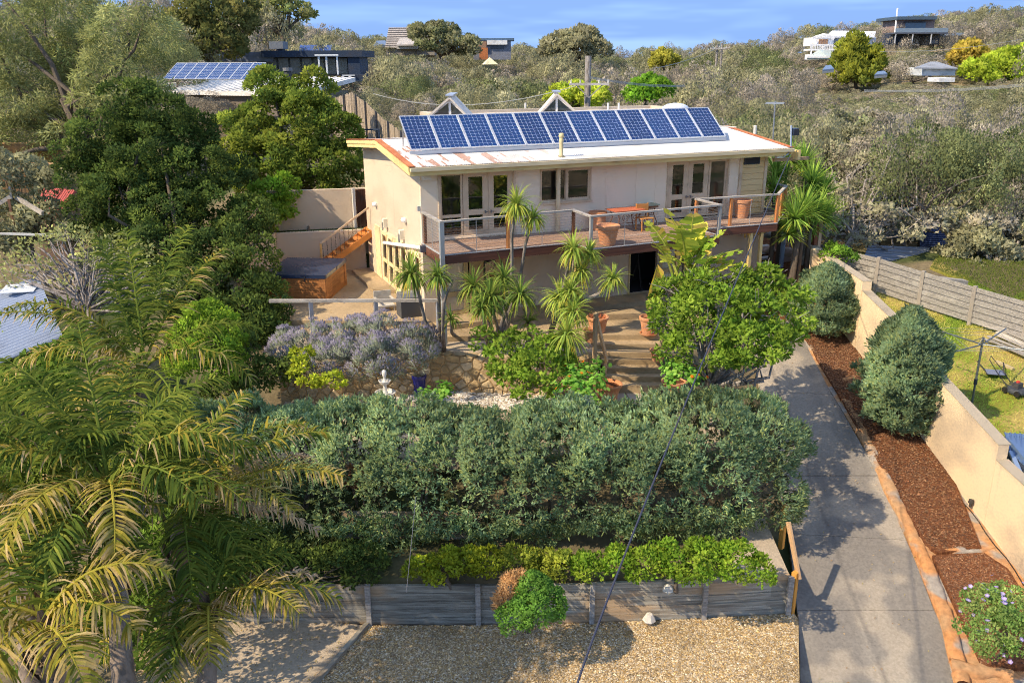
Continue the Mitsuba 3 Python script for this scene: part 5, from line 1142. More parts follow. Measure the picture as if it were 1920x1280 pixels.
m, sub2 = leafy(r, lob_, 2600, .04, [(.36, .22, .10), (.28, .16, .07), (.44, .29, .14)], rs=.09, nb=.5, elong=2.6, wide=.25, per=1.6); part(k, 'dead_foliage', m, 'leaf', label='brown dead side of the clipped bush')
part(k, 'stem', limbs(M(), r, at_z(990, 1180, -3.3), sub, .04, BARK, 8, .3, 5), 'bark', True)
# lilac flowered bush in the right corner bed
r = R_(316); k = thing('flowering_bush', 'green bush with lilac flowers in the mulch bed at the lower right', 'bush')
lob_ = np.array([[*at_d(x, y, d), a, a, a * .7] for x, y, d, a in ((1850, 1140, 16.4, .4), (1895, 1150, 16.2, .42), (1870, 1180, 15.8, .45), (1830, 1165, 16.0, .32), (1910, 1190, 15.6, .4), (1860, 1205, 15.4, .3), (1890, 1120, 16.6, .3), (1840, 1125, 16.6, .25))])
m, sub = leafy(r, lob_, 8500, .04, [(.12, .21, .05), (.17, .26, .07), (.08, .15, .04), (.22, .26, .08)], rs=.15, nb=.35, per=1.2, elong=1.4); part(k, 'foliage', m, 'leaf')
for q in range(46):
    s_ = sub[r.integers(0, len(sub))]; nn_ = nrm(s_[3:6] + V3(0, -.3, .8) + r.normal(0, .35, 3)); c = s_[:3] + s_[3:6] * .19 + r.normal(0, .05, 3); a = nrm(np.cross(nn_, V3(1, .3, 0))); b = np.cross(nn_, a); rad = r.uniform(.03, .055); m = M()
    ang = np.arange(10) * PI / 5; v = c + rad * np.where(np.arange(10) % 2 == 0, 1, .82)[:, None] * (np.cos(ang)[:, None] * a + np.sin(ang)[:, None] * b) + nn_ * .012; cl = pick(r, 1, [(.20, .145, .36), (.26, .20, .42), (.165, .115, .31)], .08)[0]
    m.add(np.vstack([[c], v]), [[0, 1 + t, 1 + (t + 1) % 10] for t in range(10)], np.vstack([[.42, .38, .45], np.tile(cl, (10, 1))])); part(k, 'flower', m, 'leaf')
part(k, 'stem', limbs(M(), r, at_g(1868, 1225, .1), sub, .03, BARK, 16, .25, 4), 'bark', True)
# small plants along the stone wall and on the tiers
shrub('young_shrub', 'small yellow green shrub at the left end of the stone wall', 'shrub', [(570, 690, 23.2, .28, .9), (565, 665, 23.4, .2, .9), (580, 720, 22.8, .22, .8), (625, 715, 22.8, .25, .6)], 317, 1500, .07, [(.30, .33, .03), (.22, .28, .03)], rs=.14, nb=.3, fill=.3)
shrub('espalier_shrub', 'golden leaved shrub against the upper cream wall tier', 'shrub', [(578, 390, 38.0, .42, 1.0), (590, 405, 37.9, .38, 1.), (570, 410, 37.9, .32, .9), (582, 375, 38.1, .3, .8)], 318, 2600, .075, [(.30, .27, .025), (.20, .21, .025), (.14, .15, .02)], base=V3(*at_z(578, 432, 1.8)), rs=.18, nb=.3)
shrub('small_shrub', 'tiny green tuft in the planter soil beside the golden shrub', 'shrub', [(597, 428, 37.4, .14, .8)], 319, 220, .06, GR, rs=.1)
shrub('climbing_shrub', 'bright lime climber hanging over the cream wall left of the golden shrub', 'shrub', [(x, y, d, a, .9) for x, y, d, a in ((505, 370, 34.0, .75), (530, 355, 34.2, .6), (500, 405, 33.6, .6), (525, 400, 33.8, .5), (480, 385, 33.6, .6), (535, 380, 34.0, .4), (500, 430, 33.0, .4))], 320, 6000, .085, LIME + [(.13, .24, .02)], rs=.24, nb=.35)
shrub('clipped_bush', 'rounded mid green bush behind the palms left of the stone wall', 'bush', [(x, y, d, a, 1.) for x, y, d, a in ((390, 620, 23.5, .75), (400, 660, 23.0, .75), (370, 640, 23.2, .7), (420, 650, 23.2, .55), (360, 680, 22.6, .6), (410, 690, 22.8, .5))], 321, 10500, .06, [(.13, .21, .02), (.09, .16, .02), (.18, .26, .03)], rs=.2, nb=.5)
shrub('low_shrub', 'small silvery shrub in front of the hedge top by the pebble path', 'shrub', [(1065, 770, 20.6, .28, .7), (1090, 765, 20.6, .25, .7)], 322, 1500, .06, [(.16, .22, .15), (.22, .28, .2)], rs=.13)

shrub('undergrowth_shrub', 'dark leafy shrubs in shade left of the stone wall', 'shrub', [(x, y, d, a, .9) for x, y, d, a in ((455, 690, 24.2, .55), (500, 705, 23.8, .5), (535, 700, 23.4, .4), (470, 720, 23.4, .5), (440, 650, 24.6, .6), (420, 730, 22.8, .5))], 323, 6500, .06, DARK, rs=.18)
# yuccas beside the deck end
r = R_(330); 
for lab, heads in (('big yucca with sunlit spiky head right of the deck end', [(1522, 345, 33.0, 1.15), (1540, 370, 33.2, 1.1), (1505, 310, 34.0, 1.0), (1545, 410, 32.6, 1.0), (1520, 425, 32.4, .9)]), ('shaded yucca beside the deck end post', [(1505, 395, 31.5, 1.1), (1490, 410, 31.0, 1.0), (1530, 405, 32.0, 1.), (1480, 440, 31.2, .8)]), ('spiky yucca rising behind the weatherboard corner', [(1455, 330, 33.5, 1.0), (1478, 300, 34.0, .95), (1450, 360, 33.0, .9)])):
    k = thing('yucca', lab, 'yucca'); b = at_d(heads[0][0], 470, heads[0][2]); st = M()
    for x, y, d, sz in heads:
        c = at_d(x, y, d); st.tube([V3(c[0] * .7 + b[0] * .3, c[1] * .7 + b[1] * .3, -.3), (c + b) / 2, c], [.1, .08, .06], BARK, 6, False)
        part(k, 'leaf_head', bundle(rosette(r, c, 165, 1.0 * sz, .065, [(.17, .27, .045), (.12, .2, .04), (.23, .32, .06)], -.6, .5)), 'leaf_gloss')
    part(k, 'stem', st, 'bark', True)

# ---------------------------------------------------------------- palms in the lower left
PC = [(.068, .10, .018), (.10, .132, .021), (.042, .07, .015), (.145, .16, .028)]
PY = [(.26, .205, .035), (.19, .175, .027), (.125, .135, .022)]
TIPB = (.40, .29, .16)
def palm(label, base, crown_px, seed, fr, boot=True, tr=.16):
    r = R_(seed); k = thing('palm_tree', label, 'palm'); c = at_d(*crown_px); base = np.asarray(base, float)
    m = M(); pts = [base + (c - base) * t + V3(0, 0, 0) for t in (0, .3, .6, .85, 1)]
    t = np.linspace(0, 1, 26); P = base + (c - base) * t[:, None]; m.tube(P, np.interp(t, [0, .2, 1], [tr * 1.25, tr, tr * .8]) * (1 + .05 * np.sin(t * 70)), (.30, .24, .19), 12, False)
    part(k, 'trunk', m, 'bark', True)
    if boot:
        b = M(); 
        for q in range(16):
            u = r.uniform(.45, 1.); a = r.uniform(0, 2 * PI); o_ = base + (c - base) * u + V3(math.cos(a), math.sin(a), 0) * tr; e_ = o_ + V3(math.cos(a) * .12, math.sin(a) * .12, .38); s_ = V3(-math.sin(a), math.cos(a), 0)
            b.add([o_ - s_ * .12, o_ + s_ * .12, e_ + s_ * .03, e_ - s_ * .03, o_ + V3(math.cos(a), math.sin(a), 0) * .05], [[0, 4, 3], [4, 2, 3], [4, 1, 2], [0, 1, 4]], pick(r, 1, [(.30, .22, .16), (.38, .28, .2), (.22, .16, .12)])[0])
        part(k, 'leaf_base', b, 'bark', kind='stuff')
    for az, L_, e0, bend, kind in fr:
        az = math.radians(az)
        cols, tip, dead = (PC, None, 0.) if kind == 'g' else (PY, TIPB, .5) if kind == 'y' else ([(.34, .27, .18), (.26, .2, .14)], TIPB, 1.) if kind == 'd' else (PC[:3] + PY[:1], TIPB, .25)
        part(k, 'frond', bundle(frond(r, c + r.normal(0, .05, 3), az, L_ * r.uniform(.92, 1.08), math.radians(e0), bend * r.uniform(.9, 1.1), int(112 * L_ / 2.2), .6 if kind != 'd' else .36, cols, tip, dead, .33, r.normal(0, .14), 1.35, .036)), 'leaf_gloss', label='brown dried frond' if kind == 'd' else None)
    return k
# azimuth in degrees from the x axis, length, starting elevation, bend, kind; the view looks along 67 degrees, its right is -23
palm('tall palm with fronds fanning up in the middle of the palm clump', at_d(235, 1330, 12.6), (205, 905, 13.2), 401, [(150, 2.5, 78, 1.1, 'g'), (100, 2.6, 84, .9, 'g'), (60, 2.4, 70, 1.2, 'm'), (20, 2.6, 62, 1.3, 'g'), (-20, 2.5, 52, 1.5, 'm'), (-50, 2.3, 40, 1.7, 'g'), (-80, 2.2, 35, 1.8, 'y'), (190, 2.4, 55, 1.5, 'm'), (230, 2.3, 40, 1.6, 'y'), (170, 2.5, 68, 1.2, 'g'), (125, 2.3, 60, 1.2, 'g'), (-110, 2.2, 30, 1.6, 'g'), (-35, 2.4, 30, 1.3, 'm'), (0, 2.5, 40, 1.5, 'g'), (210, 2.3, 25, 1.6, 'g')])
palm('palm behind the clump reaching up towards the dark tree', at_d(255, 1000, 18.5), (265, 690, 18.6), 402, [(150, 3.4, 62, 1.5, 'm'), (120, 3., 80, .6, 'g'), (80, 3.2, 82, .7, 'g'), (50, 3.4, 66, .7, 'g'), (30, 3.6, 58, .8, 'm'), (0, 3.0, 45, 1.4, 'g'), (-30, 2.8, 35, 1.6, 'm'), (190, 3.0, 45, 1.6, 'y'), (170, 3.2, 55, 1.4, 'm'), (-70, 2.6, 25, 1.8, 'g'), (220, 2.6, 25, 1.7, 'y'), (-100, 2.6, 20, 1.7, 'g')])
palm('palm with yellowed drooping fronds at the left edge of the picture', at_d(60, 1400, 12.6), (45, 960, 13.4), 403, [(170, 2.3, 60, 1.3, 'm'), (120, 2.4, 75, 1., 'g'), (70, 2.4, 70, 1.1, 'g'), (30, 2.3, 55, 1.4, 'm'), (-10, 2.3, 45, 1.6, 'g'), (-50, 2.2, 40, 1.7, 'y'), (-90, 2., 30, 1.7, 'm'), (-20, 2.4, 65, 1.1, 'g'), (200, 2.2, 45, 1.5, 'y'), (-70, 2.1, 55, 1.6, 'y'), (50, 2.3, 40, 1.4, 'g'), (-40, 2.4, 20, 1.2, 'g')])
palm('nearer palm whose dry yellow fronds arch over the lower trunks', at_d(108, 1420, 11.4), (85, 1165, 11.6), 404, [(-10, 1.9, 58, 1.9, 'y'), (-40, 1.8, 52, 2.0, 'y'), (200, 1.8, 50, 1.9, 'y'), (60, 1.9, 60, 1.4, 'm'), (120, 1.9, 60, 1.4, 'm'), (-70, 1.7, 45, 1.9, 'y'), (20, 1.9, 45, 1.6, 'm'), (170, 1.7, 40, 1.7, 'y'), (90, 1.9, 75, 1.2, 'g'), (240, 1.6, 35, 1.8, 'y')])
palm('small bright palm at the foot of the clump near the pale grit', at_d(385, 1330, 13.4), (395, 1140, 13.8), 405, [(-20, 2.1, 34, 1.6, 'm'), (-45, 2.0, 50, 1.8, 'y'), (40, 1.8, 66, 1.5, 'g'), (10, 1.8, 62, 1.7, 'g'), (90, 1.7, 70, 1.3, 'g'), (150, 1.8, 45, 1.6, 'g'), (190, 1.9, 30, 1.7, 'm'), (-90, 1.7, 45, 1.8, 'y'), (-120, 1.8, 30, 1.9, 'm'), (230, 1.8, 35, 1.8, 'g'), (-5, 2.0, 40, 1.3, 'd')])
palm('palm leaning right with fronds reaching over the hedge', at_d(330, 1250, 14.6), (335, 960, 15.2), 406, [(-25, 3.2, 34, .85, 'y'), (-12, 3.0, 50, 1.0, 'm'), (10, 2.7, 55, 1.2, 'm'), (40, 2.5, 68, 1.1, 'm'), (70, 2.4, 70, 1., 'g'), (110, 2.4, 65, 1.2, 'g'), (150, 2.3, 50, 1.5, 'g'), (-60, 2.4, 35, 1.6, 'g'), (-90, 2.3, 30, 1.7, 'g'), (-20, 2.6, 15, 1.0, 'd'), (200, 2.2, 35, 1.6, 'm'), (-40, 2.7, 48, 1.5, 'y'), (20, 2.8, 30, 1.1, 'd')])
r = R_(409); k = thing('grass_tree_skirt', 'ball of dry straw coloured leaves amid the palms', 'dry leaves'); c = at_d(208, 655, 19.0)
d = rnd_dirs(r, 420, -.9); m = M(); m.add(*strap(c + d * .1, d, r.uniform(.3, .55, 420), np.full(420, .02), r.uniform(.6, 1.6, 420), pick(r, 420, [(.40, .32, .22), (.30, .24, .16), (.5, .42, .3)], .15), 3)); scene[k] = m.shape('leaf')
# understorey among the palm trunks
shrub('undergrowth_shrub', 'dark leafy undergrowth between the palm trunks', 'shrub', [(x, y, d, a, .8) for x, y, d, a in ((160, 1190, 16.2, .9), (60, 1180, 16.0, .9), (300, 1150, 16.2, .8), (330, 1200, 15.6, .4), (130, 1000, 17.5, 1.1), (330, 1040, 16.8, .9), (20, 900, 17.5, 1.1), (60, 760, 20, 1.1), (140, 700, 21, 1.), (250, 830, 18.5, .9))], 410, 16000, .085, [(.06, .105, .02), (.09, .15, .025), (.13, .19, .03)], rs=.3, nb=.4)
# ---------------------------------------------------------------- right boundary, neighbour's lawn
BW = thing('boundary_wall', 'long cream rendered boundary wall stepping down beside the mulch beds', 'wall')
w0, wu_ = V3(17.03, 10.717, 0), V3(.38271, .92387, 0); wn = V3(.92387, -.38271, 0)
prof = [(-3.5, -1.12), (.68, -.77), (1.79, -.8), (1.8, -.42), (5.0, .06), (7.2, .42), (7.21, .72), (8.97, 1.0), (10.29, 1.1), (10.3, 1.4), (15.6, 1.52)]
segs = [(-3.5, 1.79, 0), (1.8, 7.2, 1), (7.21, 10.29, 2), (10.3, 15.6, 3)]
for a, b, q in segs:
    zs = np.interp([a, b], *zip(*prof)); 
    pg = Polygon([(a, zg(w0 + wu_ * a) - .3), (b, zg(w0 + wu_ * b) - .3), (b, zs[1]), (a, zs[0])])
    part(BW, 'wall_panel', M().slab(pg, w0 - wn * (.0 if q != 3 else .02), wu_, UZ, .25 if q != 3 else .31), 'boundary_render')
    cp = [w0 + wu_ * a - wn * .015 + V3(0, 0, zs[0] + .004), w0 + wu_ * b - wn * .015 + V3(0, 0, zs[1] + .004), w0 + wu_ * b + wn * .29 + V3(0, 0, zs[1] + .004), w0 + wu_ * a + wn * .29 + V3(0, 0, zs[0] + .004)]
    m = M(); v = np.array(cp + [p + V3(0, 0, .018) for p in cp]); m.add(v, HEXF, srgb(172, 160, 138)); part(BW, 'capping', m, 'paint')
p_ = w0 + wu_ * 14.49; part(BW, 'pilaster', M().post(V3(p_[0] - .1 * wn[0], p_[1] - .1 * wn[1], -.3), 1.6, .26, None, math.atan2(wu_[1], wu_[0])), 'boundary_render')
m = M(); c = [w0 + wu_ * s - wn * .02 + V3(0, 0, z) for s, z in ((11.9, .1), (12.0, .7), (12.15, 1.35), (12.3, 1.38), (12.3, .8), (12.1, .0), (12.2, -.4))]; k = thing('hanging_cable', 'thin dark cable hanging down the upper wall section', 'cable'); scene[k] = M().tube(c, .012, srgb(90, 80, 70), 5).shape('paint')
# irrigation pipe and small lamp along the wall foot
k = thing('irrigation_pipe', 'thin black irrigation pipe along the foot of the boundary wall', 'pipe'); rr = R_(61); scene[k] = M().tube([V3(*(w0 + wu_ * s - wn * (.1 + rr.normal(0, .02)))[:2], zg(w0 + wu_ * s) + .05) for s in np.linspace(-1, 5.2, 16)], .014, srgb(40, 38, 36), 6).shape('paint')
k = thing('garden_lamp', 'small dark garden lamp at the foot of the boundary wall', 'lamp'); p = at_g(1819, 950, .1); scene[k] = M().lathe([(0, 0), (.03, 0), (.035, .1), (.07, .12), (.06, .2), (0, .22)], p, srgb(60, 58, 56), 12).shape('paint')
# rendered rock edging of the drive: low humped kerbs
def kerb(name, label, pts, w, h, seed, bsdf='rendered_rock'):
    r = R_(seed); P = np.array([at_g(x, y, 0) for x, y in pts]); s = np.concatenate([[0], np.cumsum(np.linalg.norm(np.diff(P, axis=0), axis=1))]); n = int(s[-1] / .09) + 2; t = np.linspace(0, s[-1], n)
    C = np.stack([np.interp(t, s, P[:, q]) for q in range(3)], 1); T_ = nrm(np.gradient(C, axis=0)); N_ = np.stack([T_[:, 1], -T_[:, 0], 0 * t], 1)
    wv = w * (1 + .5 * (meshkit.noise(np.stack([t * 1.3, t * 0 + seed, t * 0], 1)) - .5)); hv = h * (1 + .9 * (meshkit.noise(np.stack([t * 1.1, t * 0 + seed + 9, t * 0], 1)) - .5))
    sec = [(-.5, -.15), (-.47, .45), (-.33, .85), (0, 1), (.33, .95), (.5, .6), (.55, -.15)]
    v = np.concatenate([C[:, None] + N_[:, None] * (wv[:, None, None] * np.array([q[0] for q in sec])[None, :, None]) + V3(0, 0, 1) * (hv[:, None, None] * np.array([q[1] for q in sec])[None, :, None])], 0)
    v = v + (meshkit.fbm(v * 4, 4, seed)[..., None] - .5) * .13
    k_ = len(sec); i, j = np.meshgrid(np.arange(n - 1), np.arange(k_ - 1), indexing='ij'); f = np.stack([i * k_ + j, i * k_ + j + 1, (i + 1) * k_ + j + 1, (i + 1) * k_ + j], -1).reshape(-1, 4)
    kk = thing(name, label, 'edging'); scene[kk] = M().add(v.reshape(-1, 3), f).shape(bsdf, 50); return kk
kerb('rock_edging', 'apricot rendered rock edging along the right side of the drive', [(1805, 1290), (1775, 1165), (1740, 1065), (1712, 1010), (1678, 940), (1655, 890), (1628, 838), (1605, 790), (1585, 755)], .3, .11, 71)
kerb('rock_edging', 'low apricot edging curling between drive and upper mulch bed', [(1585, 755), (1568, 725), (1548, 695), (1530, 668), (1512, 640)], .2, .09, 72)
kerb('rock_edging', 'rough apricot rock edging near the first conifer shrub', [(1590, 760), (1595, 720), (1580, 715), (1600, 712), (1640, 728)], .24, .12, 73)
kerb('rock_edging', 'pale edging curve between the two lower mulch beds', [(1722, 1010), (1745, 1026), (1780, 1034), (1830, 1030), (1862, 1020)], .26, .07, 74)
kerb('rock_edging', 'apricot rock face below the lilac bush at the picture corner', [(1780, 1255), (1830, 1262), (1875, 1258), (1930, 1285)], .38, .14, 75)
kerb('rock_edging', 'short pink rock edging at the top of the drive', [(1510, 625), (1497, 600), (1482, 590), (1462, 582)], .25, .2, 76)
# lawn
lawn = np.array([*(w0 + wn * .27 - wu_ * 3.5)[:2], ]), 
lp = [w0 + wn * .27 + wu_ * s for s in (-4, 0, 4, 8, 12, 15.3)] + [V3(24.6, 24.3, 0), V3(27.5, 18.4, 0), V3(30, 10, 0), V3(24, 4, 0)]
struct('lawn', M().skirt(np.array([[p[0], p[1], zg(p) - .03] for p in lp]), .1).shape('lawn_base'))
r = R_(62); PL = Polygon([(p[0], p[1]) for p in lp]); n = 60000; q = r.uniform([17, 6], [28, 24.5], (n, 2)); q = q[shapely.contains_xy(PL, q)]
dk = meshkit.fbm(np.column_stack([q * .8, q[:, 0] * 0]), 3, 4); p = np.column_stack([q, zg(q) - .035]); d = nrm(np.column_stack([r.normal(0, .4, (len(q), 2)), np.ones(len(q))]))
cg = np.where((dk > .5)[:, None], pick(r, len(q), [(.17, .26, .03), (.24, .30, .05)], .15), pick(r, len(q), [(.40, .36, .12), (.34, .30, .08), (.26, .28, .05)], .15))
stuff('lawn_grass', M().add(*kites(p, d, nrm(np.cross(d, rnd_dirs(r, len(q)))), r.uniform(.04, .13, len(q)), .022, cg, np.tile(V3(0, 0, 1), (len(q), 1)))).shape('leaf'), 'patchy yellow and green grass of the neighbouring lawn', 'grass')
# grey fence
FN = thing('paling_fence', 'weathered grey board fence with posts behind the neighbouring lawn', 'fence')
fp = [V3(24.2, 27.4, -.05), V3(24.35, 25.3, -.05), at_g(1640, 549, -.02), at_g(1722, 577, -.02), at_g(1817, 608, -.02), at_g(1918, 640, -.02), at_g(2020, 668, -.02)]
for q in range(len(fp) - 1):
    a, b = fp[q], fp[q + 1]; d = nrm(b - a); no = nrm(np.cross(d, UZ)); no = -no if no @ (EYE - a) < 0 else no
    for s in range(6):
        z = .1 + s * .215; part(FN, 'board', M().beam(a + d * .02 + UZ * (z + .07) + no * .02, b - d * .02 + UZ * (z + .07) + no * .02, .022, .155), 'grey_wood')
        if s < 5: part(FN, 'back_board', M().beam(a + UZ * (z + .18) - no * .02, b + UZ * (z + .18) - no * .02, .02, .12), 'grey_wood')
for p in fp: part(FN, 'post', M().post(p - UZ * .2 , p[2] + 1.36, .12, srgb(158, 150, 140), .3), 'paint')
# rotary clothes line
CL = thing('clothes_line', 'grey rotary clothes hoist standing on the neighbouring lawn', 'clothes hoist'); GM = srgb(112, 120, 126)
b = at_g(1822, 757, -.05); hub = b + UZ * 1.86
part(CL, 'post', M().tube([b, hub + UZ * .22], .032, GM, 10), 'metal'); part(CL, 'handle_box', M().tube([b + UZ * .62, b + UZ * .8], .05, srgb(50, 56, 62), 8), 'paint')
for x, y, dz in ((1740, 613, .15), (1792, 659, -.05), (1886, 616, .1), (1925, 657, .1)):
    t = at_z(x, y, hub[2] + dz); part(CL, 'arm', M().tube([hub, t], .022, GM, 7), 'metal'); part(CL, 'brace', M().tube([hub + UZ * .2, hub + (t - hub) * .18], .012, GM, 5), 'metal')
tips = [at_z(x, y, hub[2] + dz) for x, y, dz in ((1740, 613, .15), (1792, 659, -.05), (1925, 657, .1), (1886, 616, .1))]
m = M()
for fr in (.95, .75, .55):
    for q in range(4):
        a, c = hub + (tips[q] - hub) * fr, hub + (tips[(q + 1) % 4] - hub) * fr; m.beam(a, c, .006, .006, srgb(190, 190, 190))
part(CL, 'line', m, 'metal', kind='stuff')
# fallen chair, mower, boards
k = thing('lawn_chair', 'grey folding chair lying on its back on the neighbouring lawn', 'chair'); p = at_g(1865, 702, .05); u, v_ = nrm(V3(.8, -.6, 0)), nrm(V3(.5, .8, .1))
part(k, 'seat', M().slab(sbox(-.25, -.2, .25, .25), p + UZ * .06, u, np.cross(UZ, u), .02, srgb(112, 122, 145)), 'paint')
for s in (-.27, .27): part(k, 'arm', M().tube([p + u * s + UZ * .05 - np.cross(UZ, u) * .2, p + u * s + UZ * .1 + np.cross(UZ, u) * .1, p + u * s * 1.4 + UZ * .2 + np.cross(UZ, u) * .62], .018, srgb(60, 58, 60), 6), 'paint')
k = thing('lawn_mower', 'dark lawn mower with red engine cover at the right edge of the lawn', 'mower'); p = at_g(1905, 738, -.02)
part(k, 'deck_housing', M().lathe([(0, .2), (.24, .19), (.28, .12), (.28, .06), (0, .06)], p, srgb(60, 66, 74), 16), 'paint'); part(k, 'engine', M().box(p + V3(-.1, -.1, .2), p + V3(.1, .1, .36), srgb(70, 70, 74)), 'paint'); part(k, 'engine_cover', M().lathe([(0, .42), (.05, .41), (.06, .36), (0, .36)], p, srgb(190, 60, 45), 12), 'paint')
for sx in (-.24, .24):
    for sy in (-.2, .2): part(k, 'wheel', M().tube([p + V3(sx - .03, sy, .09), p + V3(sx + .03, sy, .09)], .09, srgb(30, 30, 32), 12), 'paint')
hb2 = at_d(1887, 693, 24.5)
part(k, 'handle', M().tube([p + V3(-.15, .15, .15), p + V3(-.3, .5, .55), p + V3(-.4, .75, .9), p + V3(-.1, .95, .92), p + V3(.05, .6, .55), p + V3(.1, .2, .15)], .014, srgb(60, 60, 62), 6), 'paint')
k = thing('timber_pile', 'pile of loose grey boards stacked against the paling fence', 'timber')
rr = R_(63)
for q in range(9):
    a, b = at_g(1858 + rr.normal(0, 9), 606 + q * 4, .08 + .03 * (q % 3)), at_g(1935, 632 + q * 5, .1 + .03 * (q % 3)); part(k, 'board', M().beam(a, b, .14, .03, srgb(196, 190, 178) * rr.uniform(.5, 1.1)), 'paint')
k = thing('log', 'pale timber length lying on the lawn behind the fallen chair', 'timber'); scene[k] = M().beam(at_g(1868, 678, .03), at_g(1900, 692, .03), .12, .08, srgb(188, 170, 130)).shape('paint')
# blue metal roof by the lower right boundary
k = thing('garden_shed', 'blue grey metal shed roof peeping over the wall at the right edge', 'shed'); zt = -.55
A_, B__, C_, D__ = at_z(1884, 811, zt), at_z(1960, 816, zt), at_z(1960, 905, zt - .25), at_z(1895, 848, zt - .25)
part(k, 'roof', M().add(np.array([A_, B__, C_, D__, A_ - UZ * .03, B__ - UZ * .03, C_ - UZ * .03, D__ - UZ * .03]), HEXF, srgb(120, 145, 180)), 'metal')
for q in range(9):
    t = q / 8; part(k, 'roof_rib', M().beam(A_ + (B__ - A_) * t + UZ * .01, D__ + (C_ - D__) * t + UZ * .01, .03, .03, srgb(110, 135, 172)), 'metal')
part(k, 'barge', M().beam(D__ + UZ * .02, at_z(1925, 915, zt - .5), .1, .06, srgb(170, 190, 215)), 'metal')
part(k, 'wall', M().skirt(np.array([D__ - UZ * .1, C_ - UZ * .1, B__ - UZ * .1, A_ - UZ * .1]), 1.3, srgb(50, 62, 84)), 'paint')
# sheds and green roofs among the trees on the right
def skillion(name, label, quad, th, colr, wallh, colw, ribs, bsdf='metal', sz=None):
    k = thing(name, label, 'shed'); q = np.array(quad); part(k, 'roof', M().add(np.vstack([q, q - UZ * th])[[0, 1, 2, 3, 4, 5, 6, 7]], HEXF, colr), bsdf)
    for t in np.linspace(0, 1, ribs): part(k, 'roof_rib', M().beam(q[0] + (q[1] - q[0]) * t + UZ * .012, q[3] + (q[2] - q[3]) * t + UZ * .012, .04, .035, colr * .8), bsdf)
    part(k, 'wall', M().skirt(q - UZ * (th + .002) + (q.mean(0) - q) * V3(.04, .04, 0), wallh, colw), 'paint'); return k
skillion('garden_shed', 'pale grey shed with ribbed sloping roof behind the paling fence', [at_d(1612, 500, 34.2), at_d(1628, 461, 36.6), at_d(1743, 465, 37.0), at_d(1738, 522, 34.0)], .06, srgb(178, 188, 205), 1.6, srgb(150, 150, 150), 8)
skillion('garden_shed', 'dark blue ribbed roof behind the pale grey shed', [at_d(1725, 464, 38.6), at_d(1725, 418, 41.6), at_d(1772, 416, 42), at_d(1778, 462, 39)], .06, srgb(60, 80, 130), 2., srgb(40, 44, 52), 14)
k = thing('cottage', 'cottage with faded green roof half hidden by grey trees on the right', 'cottage')
for a in ([at_d(1600, 398, 45), at_d(1620, 350, 49.5), at_d(1730, 355, 50), at_d(1722, 395, 46)], [at_d(1680, 420, 43), at_d(1690, 396, 45.2), at_d(1770, 398, 45.4), at_d(1780, 425, 43)]):
    q = np.array(a); part(k, 'roof', M().add(np.vstack([q, q - UZ * .1]), HEXF, srgb(160, 186, 168)), 'paint')
part(k, 'wall', M().skirt(np.array([at_d(1600, 400, 45.4), at_d(1780, 405, 45.6), at_d(1760, 380, 50), at_d(1610, 375, 50)]) - UZ * .4, 2.6, srgb(150, 160, 165)), 'paint')
k = thing('block_wall', 'low grey block wall beyond the paling fence', 'wall'); scene[k] = M().beam(at_d(1738, 522, 30.5) - UZ * .2, at_d(1808, 530, 30.8) - UZ * .2, .3, .6, srgb(150, 146, 138)).shape('paint')

# ---------------------------------------------------------------- left neighbour's yard
k = thing('garden_shed', 'small shed with faded red corrugated roof at the left edge', 'shed')
q = np.array([at_d(62, 395, 36), at_d(85, 352, 38.5), at_d(142, 358, 38.8), at_d(112, 402, 36)]); n_ = 14
for s in range(n_):
    t0, t1 = s / n_, (s + .6) / n_; part(k, 'roof_rib', M().beam(q[0] + (q[3] - q[0]) * (t0 + t1) / 2 + UZ * .02, q[1] + (q[2] - q[1]) * (t0 + t1) / 2 + UZ * .02, .07, .04, srgb(196, 96, 86)), 'paint')
part(k, 'roof', M().add(np.vstack([q, q - UZ * .05]), HEXF, srgb(188, 84, 76)), 'paint'); part(k, 'wall', M().skirt(q - UZ * .06, 2., srgb(120, 96, 80)), 'paint')
k = thing('timber_fence', 'orange timber paling fence behind the shrubs at the left edge', 'fence')
for row, (y, z0, z1) in enumerate(((268, 0, 0), (306, 0, 0))):
    a, b = at_d(-60, y, 44 - row * 4), at_d(112, y + 1, 43.5 - row * 4)
    for t in np.linspace(0, 1, 46): p = a + (b - a) * t; part(k, 'paling', M().box(p + V3(-.05, -.012, -1.35), p + V3(.05, .012, -.02), pick(R_(int(t * 99) + row), 1, [(.45, .26, .1), (.36, .22, .1)], .15)[0]), 'paint')
    part(k, 'capping', M().beam(a, b, .1, .06, srgb(206, 170, 120)), 'paint')
k = thing('garden_pergola', 'weathered grey pergola beams at the far left edge', 'pergola'); GB = srgb(180, 172, 160)
ap = at_d(21, 368, 31); part(k, 'beam', M().beam(at_d(-12, 388, 31), ap, .1, .14, GB), 'paint'); part(k, 'beam', M().beam(at_d(30, 370, 31.2), at_d(80, 400, 30.5), .1, .14, GB), 'paint'); part(k, 'finial', M().beam(ap - UZ * .1, ap + UZ * .35, .06, .06, GB, up=(1, 0, 0)), 'paint'); part(k, 'post', M().post(ap - UZ * 2.4 - V3(.1, 0, 0), ap[2] - .1, .08, srgb(170, 120, 90)), 'paint')
k = thing('white_rail', 'pale horizontal rail across the left edge behind the grey shrub', 'rail'); scene[k] = M().beam(at_d(-30, 437, 28), at_d(100, 441, 28), .06, .07, srgb(205, 205, 200)).shape('paint')
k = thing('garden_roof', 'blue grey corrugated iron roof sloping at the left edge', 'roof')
a, b, c, d = at_d(-60, 566, 25.0), at_d(72, 520, 26.0), at_d(118, 632, 21.4), at_d(-60, 706, 20.2); nu = 260
